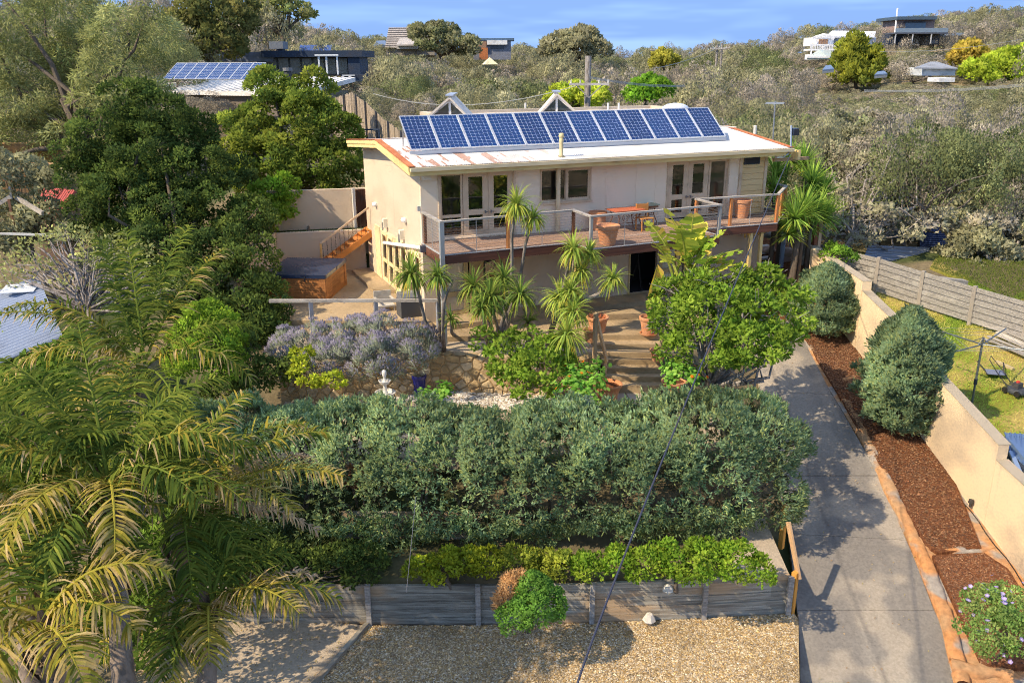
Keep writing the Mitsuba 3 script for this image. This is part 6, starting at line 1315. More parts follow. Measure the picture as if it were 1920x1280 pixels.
uu = np.linspace(0, 1, nu); vv = np.linspace(0, 1, 5); top_ = a + (d - a) * uu[:, None]; bot_ = b + (c - b) * uu[:, None]
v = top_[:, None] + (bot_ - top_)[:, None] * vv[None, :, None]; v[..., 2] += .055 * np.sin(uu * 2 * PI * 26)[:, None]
i, j = np.meshgrid(np.arange(nu - 1), np.arange(4), indexing='ij'); scene[k + '__sheet'] = M().add(v.reshape(-1, 3), np.stack([i * 5 + j, i * 5 + j + 1, (i + 1) * 5 + j + 1, (i + 1) * 5 + j], -1).reshape(-1, 4), np.repeat(np.where(np.sin(uu * 2 * PI * 26)[:, None] > -.2, srgb(150, 164, 186), srgb(62, 74, 96)), 5, 0)).shape('paint', True, )  # shading between ribs put into the colour: crests light, valleys dark
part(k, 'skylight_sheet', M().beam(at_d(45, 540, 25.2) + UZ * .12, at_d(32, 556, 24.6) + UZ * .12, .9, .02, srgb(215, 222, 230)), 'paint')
# ---------------------------------------------------------------- houses behind
def flat_box(par, name, pts, z0, z1, c, bsdf='paint', label=None): return part(par, name, M().prism([(p[0], p[1]) for p in pts], z0, z1, c), bsdf, label=label)
def rect(px0, px1, y, z, depth):
    """a plan rectangle whose front runs between two pixels at height z, running back depth metres"""
    a, b = at_z(px0, y, z), at_z(px1, y, z); return a, b
def at_h(x, y, d):
    """the point seen at a pixel whose distance over the ground is that of the skyline pixel row at d"""
    kf = lambda q: math.cos(PITCH) - (q - 640) / F_PX * math.sin(PITCH)
    return at_d(x, y, d * kf(100) / kf(y))
# house with two glazed gables right behind
SK = thing('skylight_house', 'flat roofed house behind with two glazed gable skylights', 'house'); zp = 5.85
fa, fb = V3(9.0, 36.2, 0), V3(28.5, 36.6, 0); CRE = srgb(214, 204, 190)
pts = [(12.6, 36.4), (25.0, 36.4), (25.0, 40), (12.6, 40)]
part(SK, 'wall', M().prism(pts, -.3, zp - .12, srgb(205, 190, 165)), 'paint'); part(SK, 'roof', M().prism([(x, y) for x, y in [(12.5, 36.3), (25.1, 36.3), (25.1, 40.1), (12.5, 40.1)]], zp - .118, zp, srgb(206, 200, 190)), 'paint')
ring_ = sbox(12.4, 36.2, 25.2, 40.2).difference(sbox(12.6, 36.4, 25.0, 40)); m = trimesh.creation.extrude_polygon(ring_, .26, engine='earcut'); m.apply_translation([0, 0, zp - .12]); part(SK, 'parapet', M().tm(m, srgb(206, 192, 172)), 'paint')
RDG = None
def gable(ax, al, ar, d0, dep, label):
    global RDG
    top = at_d(*ax, d0); zt_ = top[2]
    if RDG is None: RDG = nrm((at_z(869, 168, zt_) - top) * V3(1, 1, 0))
    e = RDG; u = V3(e[1], -e[0], 0)
    def on(px, py):
        r = ray(px, py); p = EYE + r * (((top - EYE) @ e) / (r @ e)); return (p - top) @ u, p[2]
    (ul, zl), (ur, zr) = on(*al), on(*ar); zl, zr = zl - .12, zr - .12; WH = srgb(232, 232, 230)
    gl = Polygon([(ul, zl), (ur, zr), (0, zt_)]); inn = []
    for uu_, z_ in ((ul, zl), (ur, zr)):
        s = math.copysign(1, uu_); t = Polygon([(s * .05, zl + .02), (uu_ * .80, z_ + .1), (s * .05, zt_ - .22)]); inn.append(t)
    o_ = top * V3(1, 1, 0); f = gl
    for t in inn: f = f.difference(t)
    k = part(SK, 'skylight', M().slab(f, o_ + e * .05, u, UZ, .09, WH), 'paint', label=label)
    for t in inn:
        c = np.array(t.exterior.coords)[:3]; scene[new(k + '__pane')] = M().add(np.array([o_ + u * x + UZ * z + e * .02 for x, z in c]), [[0, 1, 2]]).shape('pane')
    scene[new(k + '__glass_tone_board')] = M().slab(Polygon([(ul * .9, zl), (ur * .9, zr), (0, zt_ - .1)]), o_ + e * .6, u, UZ, .03, srgb(96, 112, 106)).shape('paint')  # board added behind the glass, coloured like its grey green reflection
    for uu_, z_ in ((ul, zl), (ur, zr)):
        sx = 1.12; lo = top + u * uu_ * sx; lo[2] = zt_ + (z_ - zt_) * sx
        v = np.array([top - e * .2 + UZ * .06, top + e * dep + UZ * .06, lo + e * dep + UZ * .06, lo - e * .2 + UZ * .06]); scene[new(k + '__roof')] = M().add(np.vstack([v, v - UZ * .12]), HEXF, srgb(214, 206, 194)).shape('paint')
    scene[new(k + '__ridge_cap')] = M().beam(top - e * .24 + UZ * .09, top + e * dep + UZ * .09, .34, .06, srgb(190, 196, 206)).shape('metal')
gable((843, 183), (795, 221), (880, 217), 37.4, 3.0, 'left glazed gable skylight'); gable((1044, 176), (1008, 213), (1083, 209), 40.0, 1.6, 'right glazed gable skylight')
m = trimesh.creation.icosphere(2, .55); v = m.vertices * [1.3, 1, .5] + at_z(1266, 204, zp + .1); part(SK, 'dome_skylight', M().add(v, m.faces, srgb(205, 212, 220)), 'glossy', True)
for x in (985, 1140, 1160): p = at_z(x, 205, zp + .1); part(SK, 'vent', M().tube([p - UZ * .2, p + UZ * .3], .05, srgb(230, 230, 226), 8), 'paint')
# left neighbour: white roof, solar array, verandah
NB = thing('verandah_house', 'left house with white roof, tilted solar array and grey verandah', 'house'); o1, o2 = at_z(150, 160, 6.6), at_z(556, 166, 6.6)
ud = nrm((o2 - o1) * V3(1, 1, 0)); vd = V3(-ud[1], ud[0], 0); L1 = np.linalg.norm(o2 - o1)
def q4(o, u, v, a, b, c, d): return [o + u * a + v * c, o + u * b + v * c, o + u * b + v * d, o + u * a + v * d]
flat_box(NB, 'wall', q4(o1, ud, vd, .3, L1 - .3, .4, 5.5), 1.5, 6.3, srgb(120, 112, 104)); q = np.array([o1 - UZ * .25, o1 + ud * L1 - UZ * .25, o1 + ud * L1 + vd * 6 + UZ * .6, o1 + vd * 6 + UZ * .6]); part(NB, 'roof', M().add(np.vstack([q, q - UZ * .3]), HEXF, srgb(232, 232, 230)), 'paint', label='white sloping roof')
for q in range(34): p = o1 + ud * (L1 * (q + .5) / 34); part(NB, 'roof_rib', M().beam(p - UZ * .22 - vd * .03, p + UZ * .62 + vd * 5.9, .14, .05, srgb(225, 225, 222)), 'paint')
v0 = at_z(382, 180, 5.85); flat_box(NB, 'verandah_roof', q4(v0, ud, vd, 0, 4.6, -.2, 2.2), 5.7, 5.82, srgb(150, 165, 190)); flat_box(NB, 'verandah_beam', q4(v0, ud, vd, .1, 4.5, -.25, -.1), 5.3, 5.66, srgb(178, 172, 166))
for s in (.75, 4.2): p = v0 + ud * s - vd * .1; part(NB, 'verandah_post', M().post((p[0], p[1], 2.4), 5.3, .14, srgb(190, 182, 176)), 'paint')
flat_box(NB, 'dark_window', q4(v0, ud, vd, 1.1, 4.4, 1.85, 1.9), 3.0, 5.0, srgb(60, 66, 80), 'glossy'); flat_box(NB, 'black_pipe', q4(v0, ud, vd, .2, .35, .6, .75), 2.6, 4.2, srgb(25, 25, 28))
fl = at_d(541, 150, 50.5); part(NB, 'flue', M().tube([fl - UZ * .8, fl + UZ * .5], .2, srgb(70, 74, 82), 12), 'paint'); part(NB, 'flue_cap', M().tube([fl + UZ * .5, fl + UZ * .68], .28, srgb(120, 124, 130), 12), 'paint')
tl = math.radians(38); SU2, SW2 = ud, vd * math.cos(tl) + UZ * math.sin(tl)
for q in range(8):
    o_ = at_d(306 + q * 31, 148.5 + q * .25, 50.6 + .0 * q) ; a = at_d(306, 149, 56.5)
for q in range(8):
    solar_panel(a + ud * q * 1.03, SU2, SW2, 1.0, 1.62, 6, 10, f'{ordn[q]} solar panel from the left on the white roofed neighbour house', 'solar panels on the left neighbour roof')
# dark blue house
BH = thing('blue_house', 'long dark blue house with flat roofs behind the solar array on the left', 'house'); D3 = 84
def face(par, name, x0, x1, y0, y1, d, th, c, bsdf='paint', label=None):
    a, b = at_h(x0, y1, d), at_h(x1, y1, d); zt_ = at_h((x0 + x1) / 2, y0, d)[2]; u = (b - a) * V3(1, 1, 0); n_ = nrm(V3(-u[1], u[0], 0)); zb = min(a[2], b[2])
    return part(par, name, M().prism([(p[0], p[1]) for p in (a, b, b + n_ * th, a + n_ * th)], zb, zt_, c), bsdf, label=label)
NV = srgb(30, 52, 78)
face(BH, 'wall', 417, 512, 98, 116, D3, 6, srgb(132, 142, 160)); face(BH, 'fascia', 490, 679, 95, 107, D3 - .5, 8, NV); face(BH, 'wall', 484, 656, 107, 142, D3 + .6, 6, srgb(82, 84, 84)); face(BH, 'tower', 654, 676, 106, 142, D3 - .2, 5, NV); face(BH, 'balcony', 640, 684, 140, 153, D3 - 1.5, 2.5, NV); face(BH, 'balcony_rail', 642, 665, 140.5, 143, D3 - 1.7, .1, srgb(200, 210, 220))
for x in np.arange(500, 652, 22): face(BH, 'window', x + 2, x + 20, 110, 139, D3 + .5, .08, srgb(120, 120, 112), 'glossy')
face(BH, 'cooler', 505, 531, 78, 92, D3 + 3, 2, srgb(120, 130, 142)); face(BH, 'cooler_duct', 520, 530, 90, 97, D3 + 3.2, 1.2, NV)
p = at_d(430, 90, D3 + 1); part(BH, 'chimney', M().tube([p - UZ * .8, p + UZ * .4], .28, srgb(130, 150, 175), 10), 'metal')
for q in range(5): a = at_d(560 + q * 12, 98, D3 + 1); part(BH, 'solar_panel', M().slab(sbox(0, 0, .62, 1.5), a, nrm(V3(.9, -.3, 0)), nrm(V3(.3, .9, .45)), .05, srgb(60, 84, 140)), 'glossy')
for x in (598, 612, 632): face(BH, 'pergola_post', x, x + 3, 103, 140, D3 - 4, .12, srgb(220, 228, 235))
face(BH, 'pergola_beam', 590, 634, 102, 105, D3 - 4.2, .15, srgb(220, 228, 235))
# tall paling fence climbing behind the house
PF = thing('paling_fence', 'tall weathered paling fence climbing the bank left of the roof', 'fence')
path = [(at_d(618, 186, 43.5)), (at_d(660, 174, 42)), (at_d(690, 196, 40.3)), (at_d(720, 224, 39)), (at_d(757, 250, 37.6)), (at_d(790, 262, 36.6))]
pp = np.array(path); s_ = np.concatenate([[0], np.cumsum(np.linalg.norm(np.diff(pp[:, :2], axis=0), axis=1))]); rr = R_(64)
for t in np.arange(0, s_[-1], .115):
    p = np.array([np.interp(t, s_, pp[:, q]) for q in range(3)]); d = np.array([np.interp(t + .05, s_, pp[:, q]) for q in range(2)]) - p[:2]; a_ = math.atan2(d[1], d[0]) if np.linalg.norm(d) > 1e-6 else 0.
    m = M(); m.box((-.047, -.011, 0), (.047, .011, 1), None); v = m.v[0] * [1, 1, 1]; zt_ = p[2] + rr.normal(0, .02); zb = zt_ - 3.6
    v = np.column_stack([v[:, 0] * math.cos(a_) - v[:, 1] * math.sin(a_) + p[0], v[:, 0] * math.sin(a_) + v[:, 1] * math.cos(a_) + p[1], zb + v[:, 2] * (zt_ - zb)])
    part(PF, 'paling', M().add(v, BOXF, srgb(*(np.array([172, 158, 140]) * rr.uniform(.75, 1.1)))), 'paint')
for t in np.arange(0, s_[-1], 1.3):
    p = np.array([np.interp(t, s_, pp[:, q]) for q in range(3)]); part(PF, 'post', M().post((p[0] - .05, p[1] - .1, p[2] - 3.6), p[2] + .05, .07, srgb(84, 86, 92)), 'paint')
k = thing('metal_frame', 'dark blue metal frame standing before the tall paling fence', 'frame'); a, b = at_d(674, 243, 38.6), at_d(710, 243, 38.3)
for p in (a, b): part(k, 'post', M().post(p - UZ * 1.6, p[2], .07, srgb(50, 66, 90)), 'paint')
part(k, 'bar', M().beam(a, b, .06, .06, srgb(50, 66, 90)), 'paint')
# distant houses on the ridges
SH = thing('shingle_house', 'distant house with steep grey shingled roof on the skyline', 'house'); D4 = 150
def roofq(par, name, quad, c, th=.25, bsdf='paint', rows=0):
    q = np.array([at_h(*p) for p in quad]); m = M(); m.add(np.vstack([q, q - UZ * th]), HEXF, c); k_ = part(par, name, m, bsdf)
    for s in range(rows):
        t = (s + .5) / rows; part(par, 'shingle_row', M().beam(q[0] + (q[3] - q[0]) * t + UZ * .06, q[1] + (q[2] - q[1]) * t + UZ * .06, .35, .1, np.asarray(c) * (.75 + .3 * (s % 2))), bsdf)
    return k_
roofq(SH, 'roof', [(729, 52, D4 + 5), (819, 51, D4 + 5), (816, 86, D4), (722, 88, D4)], srgb(170, 165, 162), rows=9); face(SH, 'dormer', 744, 782, 83, 92, D4 - 1, 4, srgb(190, 188, 184)); roofq(SH, 'dormer_roof', [(750, 72, D4 + 2), (779, 71, D4 + 2), (784, 83, D4 - 1.5), (743, 84, D4 - 1.5)], srgb(180, 176, 172)); face(SH, 'wall', 724, 815, 86, 104, D4 + .4, 5, srgb(150, 146, 140))
MH = thing('modern_house', 'distant grey modern house with white fascia and orange screen', 'house'); D5 = 150
face(MH, 'wall', 888, 958, 74, 112, D5, 7, srgb(122, 130, 146)); face(MH, 'fascia', 913, 951, 76, 84, D5 - .6, 7, srgb(226, 230, 232)); face(MH, 'upper_roof', 862, 888, 66, 72, D5 + 2, 4, srgb(70, 100, 130)); face(MH, 'roof', 866, 964, 72, 76, D5 - .3, 8, srgb(80, 110, 140)); face(MH, 'brown_wall', 893, 912, 78, 92, D5 - .5, 3, srgb(150, 120, 98)); face(MH, 'screen', 899, 915, 90, 112, D5 - 1.6, .4, srgb(190, 118, 72)); face(MH, 'window', 920, 945, 86, 92, D5 - .1, .3, srgb(50, 56, 66), 'glossy')
YT_ = thing('shade_tent', 'small pale yellow tent roof below the distant modern house', 'tent'); c = at_d(917, 121, 120); scene[YT_] = M().add(np.array([c + V3(-.95, -.6, 0), c + V3(1., -.9, 0), c + V3(1.3, .8, 0), c + V3(-.7, 1., 0), c + V3(.1, 0, .95)]), [[0, 1, 4], [1, 2, 4], [2, 3, 4], [3, 0, 4], [0, 2, 1], [0, 3, 2]], srgb(235, 228, 185)).shape('paint')
WH_ = thing('white_house', 'white weatherboard house with balcony on the right hillside', 'house'); D6 = 140; W_ = srgb(236, 238, 240)
face(WH_, 'wall', 1528, 1562, 70, 86, D6, 6, W_); face(WH_, 'wall', 1562, 1640, 70, 92, D6 + 2, 6, srgb(222, 226, 232)); roofq(WH_, 'roof', [(1560, 58, D6 + 8), (1642, 59, D6 + 8), (1640, 69, D6 + 1.4), (1549, 68, D6 + 1.4)], srgb(216, 222, 232)); roofq(WH_, 'gable_roof', [(1524, 69, D6 - .5), (1545, 62.5, D6 - .3), (1566, 68, D6 - .5), (1545, 66, D6 - .6)], W_, .4)
for x in range(4): face(WH_, 'window', 1535 + x * 4.4, 1538.6 + x * 4.4, 74, 83, D6 - .1, .15, srgb(190, 140, 95), 'glossy')
face(WH_, 'window', 1564, 1570, 74, 82, D6 + 1.8, .15, srgb(110, 120, 140), 'glossy'); face(WH_, 'balcony', 1518, 1582, 92, 95, D6 - 3, 3, W_)
for x in np.arange(1519, 1582, 3.2): face(WH_, 'baluster', x, x + 1.5, 84, 92, D6 - 3, .08, W_)
face(WH_, 'handrail', 1518, 1582, 83, 84.6, D6 - 3, .1, W_); face(WH_, 'porch_wall', 1520, 1560, 102, 112, D6 - 4, 3, W_); roofq(WH_, 'porch_roof', [(1513, 109, D6 - 5), (1535, 93, D6 - 4.5), (1562, 96, D6 - 3), (1556, 108, D6 - 5)], srgb(206, 220, 214)); face(WH_, 'post', 1519, 1521, 84, 110, D6 - 3, .2, W_); face(WH_, 'pale_barge', 1513, 1556, 106, 109, D6 - 5.2, .3, W_)
DH = thing('hilltop_house', 'dark two storey house with glass balcony on top of the right hill', 'house'); D7 = 150
face(DH, 'wall', 1684, 1750, 36, 62, D7, 7, srgb(150, 128, 122)); face(DH, 'roof', 1682, 1757, 31, 37, D7 - 1, 9, srgb(70, 92, 112)); face(DH, 'window', 1696, 1734, 42, 60, D7 - .2, .15, srgb(84, 104, 120), 'glossy'); face(DH, 'window_frame', 1695, 1735, 41, 43, D7 - .25, .15, srgb(50, 54, 60)); face(DH, 'deck', 1677, 1777, 61, 64, D7 - 3, 5, srgb(70, 78, 92)); face(DH, 'glass_rail', 1679, 1777, 53, 61, D7 - 3, .06, srgb(120, 136, 150), 'glossy'); face(DH, 'lower_wall', 1677, 1760, 64, 84, D7, 6, srgb(58, 70, 90)); face(DH, 'lower_window', 1686, 1702, 75, 88, D7 - .3, .2, srgb(130, 145, 160), 'glossy')
for x in (1677, 1709, 1744): face(DH, 'post', x, x + 1.6, 64, 82, D7 - 3, .18, srgb(190, 195, 200))
face(DH, 'carport_roof', 1762, 1832, 62, 67, D7 + 2, 8, srgb(130, 150, 175)); face(DH, 'planter_box', 1756, 1774, 54, 60, D7 - 1.5, 1, srgb(34, 50, 48)); p0_, p1_ = at_d(1678, 62, D7 - 2), at_d(1683, 16, D7 - 2); part(DH, 'flagpole', M().tube([p0_, p1_], .14, srgb(225, 228, 232), 6), 'paint'); face(DH, 'low_window', 1744, 1758, 76, 82, D7 - .3, .2, srgb(120, 132, 150), 'glossy')
GH = thing('grey_roof_house', 'low house with grey hipped roof among bushes on the right slope', 'house'); D8 = 105
roofq(GH, 'roof', [(1714, 127, D8), (1745, 116, D8 + 2.5), (1758, 116, D8 + 2.5), (1796, 128, D8)], srgb(140, 148, 160), .15); face(GH, 'wall', 1732, 1790, 127, 142, D8 + .5, 5, srgb(196, 204, 208)); face(GH, 'verandah', 1760, 1790, 146, 154, D8 - 3, 3, srgb(225, 230, 235))
for x0, x1, y0, y1, d, lab in ((1542, 1564, 122, 131, 100, 'pale blue roof edge left of the golden conifer'), (1640, 1664, 133, 140, 95, 'pale blue roof edge right of the golden conifer'), (700, 728, 76, 86, 160, 'small blue flat roof left of the shingled house')):
    k = thing('roof_edge', lab, 'roof'); q = np.array([at_d(x0, y1, d), at_d(x1, y1 - 2, d), at_d(x1 - 6, y0, d + 4), at_d(x0 + 6, y0 + 1, d + 4)]); part(k, 'roof', M().add(np.vstack([q, q - UZ * .15]), HEXF, srgb(128, 146, 170)), 'metal'); part(k, 'wall', M().skirt(q - UZ * .17, .25, srgb(120, 130, 140)), 'paint')
# poles and wires
def pole(label, x, y0, y1, d, arm=None, r_=.15, grp=None):
    k = thing('power_pole', label, 'pole'); t = at_d(x, y0, d); part(k, 'post', M().tube([V3(t[0], t[1], ground_z(t[0], t[1]) - .3), t], [r_ * 1.1, r_], (.36, .34, .32), 9), 'bark', True)
    if arm:
        c = at_d(x, arm, d); part(k, 'crossarm', M().beam(c - RT0 * 1.1 - V3(0, .15, 0), c + RT0 * 1.05 - V3(0, .15, 0), .1, .12, srgb(190, 186, 180)), 'paint')
        for s in (-1, -.5, .5, 1): q_ = c + RT0 * s - V3(0, .15, -.06); part(k, 'insulator', M().tube([q_, q_ + UZ * .16], .04, srgb(220, 220, 215), 6), 'paint')
        for s in (-1, 1): part(k, 'stay', M().beam(c + RT0 * s * .7 - V3(0, .12, .05), c - UZ * .7 - V3(0, .12, 0), .04, .05, srgb(160, 156, 150)), 'paint')
    return k
pole('thick weathered timber power pole behind the right skylight', 1103, 105, 200, 46, 158, .17); pole('thin pale power pole far away on the skyline', 1229, 93, 120, 150, 94, .14); pole('distant power pole on the right ridge', 1345, 85, 110, 120, 92, .16); pole('second distant power pole right of the ridge pole', 1354, 81, 100, 125, 90, .14)
def wire(label, a, b, sag=.4, r_=.02, n=14, c=srgb(170, 175, 178)):
    k = thing('power_line', label, 'wire'); t = np.linspace(0, 1, n)[:, None]; P = a + (b - a) * t - UZ * sag * 4 * t * (1 - t); scene[k] = M().tube(P, r_, c, 5, False).shape('paint')
for q, dy in enumerate((0, 1.6, 3.2)): wire(f'{("upper", "middle", "lower")[q]} cable running right from the thick power pole', at_d(1106, 144 + dy, 46), at_d(1284, 160 + dy, 58), .15, .014)
wire('cable running left from the pole across the bush', at_d(1085, 160, 46), at_d(700, 176, 60), .9, .02)
for q in range(3): wire(f'{("upper", "middle", "lower")[q]} long cable crossing the right hillside trees', at_d(1620, 169 + q * 1.5, 62), at_d(1990, 150 + q * 2.2, 60), .25, .014)
wire('high cable below the hilltop house', at_d(1650, 97, 90), at_d(1990, 58, 88), .6, .02); wire('cable climbing to the ridge pole on the right', at_d(1225, 129, 90), at_d(1345, 90, 118), .3, .03)
k = thing('service_cable', 'dark overhead service cable running from the house eave towards the viewer', 'cable'); a, m1, b = at_d(1482, 290, 30.5), at_d(1300, 720, 14.0), at_d(1075, 1310, 8.6)
P = np.array([a * (1 - t) ** 2 + b * t * t + 2 * t * (1 - t) * (2 * m1 - (a + b) / 2) for t in np.linspace(0, 1, 50)]); scene[k] = M().tube(P, .013, srgb(52, 58, 78), 6, False).shape('paint')
k = thing('service_cable', 'very thin cable hanging before the left part of the hedge', 'cable'); scene[k] = M().tube(np.array([at_d(780, 930, 15), at_d(772, 1010, 14.6), at_d(762, 1110, 14.2)]), .006, srgb(90, 95, 105), 5, False).shape('paint')

# ---------------------------------------------------------------- trees
# feathery pale tree at the upper left
OL = [(.21, .212, .118), (.27, .265, .15), (.165, .168, .093), (.24, .23, .15)]
GY = [(.27, .24, .195), (.23, .21, .165), (.19, .18, .135), (.30, .27, .23)]
GN = [(.125, .15, .065), (.17, .19, .085), (.10, .122, .052)]
WILL = [(.19, .215, .075), (.235, .255, .105), (.15, .17, .063), (.205, .205, .097)]
def big_tree(name, label, spots, seed, n, size, cols, base, r0, rs, mat='leaf', cat='tree', limbn=24, bc=BARK, **kw):
    r = R_(seed); lob_ = np.array([[*at_d(x, y, d), a, a, a * .8] for x, y, d, a in spots]); a_, sub = crown(r, lob_, n, size, cols, rs=rs, **kw); k = thing(name, label, cat)
    part(k, 'crown', M().add(*a_), mat); part(k, 'trunk', limbs(M(), r, base, sub, r0, bc, limbn, .3, 6, .35), 'bark', True); return k, sub
b = at_d(175, 330, 43)
big_tree('willow_myrtle', 'huge feathery pale green tree filling the upper left corner', [(x, y, 43 + (q % 3) * 1.2, 2.0) for q, (x, y) in enumerate(((40, 50), (120, 25), (200, 60), (255, 70), (60, 130), (150, 120), (235, 140), (40, 210), (130, 200), (220, 210), (-20, 90), (-20, 200), (10, 20), (280, 215), (80, 260), (0, 285), (180, 268)))], 501, 46000, .13, WILL, b, .35, .62, nb=.45, elong=2.6, wide=.28, upb=-.35, per=1.0, tint=.2)
big_tree('dark_tree', 'large dark glossy evergreen tree left of the hot tub', [(x, y, d, a) for x, y, d, a in ((235, 190, 31, .9), (290, 215, 31, 1.), (350, 250, 31, 1.), (190, 250, 31, 1.), (270, 290, 30.3, 1.2), (365, 320, 30.5, 1.1), (165, 330, 30.5, .9), (225, 370, 30, 1.1), (320, 390, 29.8, 1.2), (400, 370, 30.4, 1.), (430, 330, 31, .8), (450, 440, 30.2, .85), (225, 460, 29.6, .9), (310, 470, 29.4, 1.1), (400, 470, 29.4, 1.1), (150, 290, 31, .7), (365, 550, 28.6, 1.0), (440, 545, 28.4, .95), (480, 600, 27.8, .75), (470, 545, 28.6, .8), (300, 540, 28.8, .9), (160, 400, 30.4, .7), (450, 620, 27.4, .7), (505, 585, 28, .5), (300, 280, 31.8, 1.6), (280, 400, 31.2, 1.6), (370, 450, 30.6, 1.4), (230, 330, 31.8, 1.4), (420, 540, 29.2, 1.1), (350, 340, 31.5, 1.3), (470, 480, 29.2, .8), (495, 555, 28.4, .7), (515, 620, 27.6, .5), (470, 400, 30.2, .7), (480, 640, 27.2, .6), (420, 620, 27.6, .8))], 502, 110000, .078, DARK, at_d(370, 640, 29), .22, .34, 'leaf_gloss', nb=.35, elong=1.6, wide=.55, per=1.25, tint=.22, zmin=-.8, fill=.2)
big_tree('dark_tree', 'second dark green tree with golden tips behind the cream wall', [(x, y, d, a) for x, y, d, a in ((505, 165, 38, .8), (520, 205, 37.6, 1.), (585, 165, 38, .75), (580, 210, 37.5, 1.0), (630, 250, 37.6, .95), (550, 265, 37, 1.1), (480, 235, 37.6, .95), (610, 310, 37, 1.0), (530, 320, 36.6, 1.0), (645, 305, 37.4, .8), (455, 290, 37, 1.), (590, 350, 36.8, .7), (440, 240, 38, .6), (460, 340, 36.4, .9), (655, 345, 37.2, .6), (500, 300, 36.5, 1.))], 503, 38000, .11, [(.085, .13, .022), (.14, .18, .028), (.20, .22, .035), (.06, .095, .022)], at_d(560, 400, 38), .2, .4, 'leaf_gloss', nb=.4, elong=1.6, wide=.55, tint=.2)
big_tree('grey_shrub', 'leafless grey branching shrub left of the dark tree', [(x, y, 25.5, a) for x, y, a in ((120, 470, .9), (200, 480, .8), (60, 490, .8), (260, 500, .7), (160, 520, .8), (300, 560, .7), (30, 520, .7), (250, 550, .7))], 504, 1900, .07, [(.26, .27, .10), (.2, .22, .08)], at_d(170, 620, 25), .09, .3, 'leaf', 'shrub', 120, (.42, .38, .36), fill=.4)
big_tree('bush', 'olive bush below the fences at the left edge', [(x, y, 32, a) for x, y, a in ((20, 340, 1.2), (90, 420, 1.0), (30, 420, 1.1), (150, 450, .8), (-10, 470, 1.), (110, 350, .6))], 505, 9000, .11, OL, at_d(60, 480, 32), .1, .4)
big_tree('bush', 'dusty green bush behind the palms at the left edge', [(x, y, 22.5, a) for x, y, a in ((20, 700, .9), (100, 660, .6), (-10, 640, .5), (60, 730, .9))], 506, 5500, .09, [(.15, .2, .04), (.2, .24, .06)], at_d(40, 780, 22), .07, .3)
big_tree('golden_conifer', 'golden green conifer in front of the white house', [(1603, 72, 118, .8), (1600, 95, 118, 1.8), (1590, 120, 118, 2.3), (1622, 122, 118, 2.4), (1605, 145, 117, 2.6), (1580, 142, 117, 1.6), (1632, 105, 118, 1.4), (1640, 140, 117, 1.5)], 507, 9000, .3, [(.21, .215, .025), (.145, .165, .024), (.09, .12, .028)], at_d(1605, 168, 118), .25, .55, upb=.9, elong=2.2)
big_tree('yellow_bush', 'round yellow gold tree above the lime tree on the right slope', [(1815, 100, 112, 1.7), (1802, 110, 112, 1.5), (1832, 108, 112, 1.4)], 508, 3200, .26, [(.30, .25, .04), (.25, .22, .035), (.33, .24, .06)], at_d(1815, 125, 112), .15, .5, nb=.6)
big_tree('lime_tree', 'bright lime green tree spreading on the right slope', [(1830, 135, 108, 1.7), (1862, 125, 109, 1.8), (1890, 115, 110, 1.8), (1915, 105, 111, 1.6), (1880, 138, 108, 1.7), (1845, 148, 107, 1.5), (1910, 128, 109, 1.5)], 509, 8500, .26, [(.235, .30, .03), (.19, .26, .025), (.29, .34, .045)], at_d(1865, 160, 108), .2, .55, nb=.45)
big_tree('citrus_tree', 'yellow green citrus tree beside the thick power pole', [(1060, 186, 52, .9), (1085, 178, 53, .9), (1110, 184, 53, .9), (1075, 195, 51.5, .8), (1128, 192, 52, .6), (1040, 190, 52, .5)], 510, 5200, .13, [(.27, .33, .03), (.19, .26, .03), (.33, .36, .05)], at_d(1085, 215, 52.5), .1, .35, 'leaf_gloss')
big_tree('lime_bush', 'vivid green bush near the path behind the roof', [(1195, 172, 70, 1.0), (1212, 165, 71, 1.1), (1235, 172, 70, 1.0), (1205, 183, 69, .9), (1225, 160, 71, .8)], 511, 4200, .16, [(.11, .24, .02), (.15, .27, .025), (.08, .17, .02)], at_d(1212, 200, 70), .1, .4)
big_tree('yellow_bush', 'small golden bush under the skyline pole', [(1243, 112, 125, 1.5), (1250, 118, 124, 1.5), (1238, 122, 124, 1.3)], 512, 2400, .28, [(.25, .23, .04), (.19, .2, .035)], at_d(1245, 130, 125), .15, .5)
# grey trees with bare limbs on the right
def gnarly(label, spots, base, seed, n, cols, limbn, r0=.2):
    k, sub = big_tree('tea_tree', label, spots, seed, n, .12, cols, base, r0 * .55, .42, nb=.45, limbn=limbn, bc=(.36, .33, .30), per=1.0, fill=.3); r = R_(seed + 1); m = M()
    for q in sub[r.choice(len(sub), min(70, len(sub)), replace=False)]:
        o_ = q[:3] - q[3:6] * .6; e_ = q[:3] + nrm(q[3:6] + r.normal(0, .5, 3)) * r.uniform(.2, .7); m.tube([o_, (o_ + e_) / 2 + r.normal(0, .12, 3), e_], [.035, .025, .008], (.42, .38, .35), 4, False)
    part(k, 'bare_twig', m, 'bark', True, kind='stuff'); return k
gnarly('grey tea tree with pale bare limbs behind the paling fence', [(1600, 380, 37, 1.0), (1640, 330, 39, 1.2), (1690, 320, 40, 1.2), (1720, 350, 40, 1.), (1660, 420, 35, .8), (1700, 430, 35, .8), (1740, 420, 36, .7), (1610, 440, 35, .6), (1650, 280, 41, 1.2)], at_d(1567, 490, 34), 521, 5600, GY + OL, 60, .2)
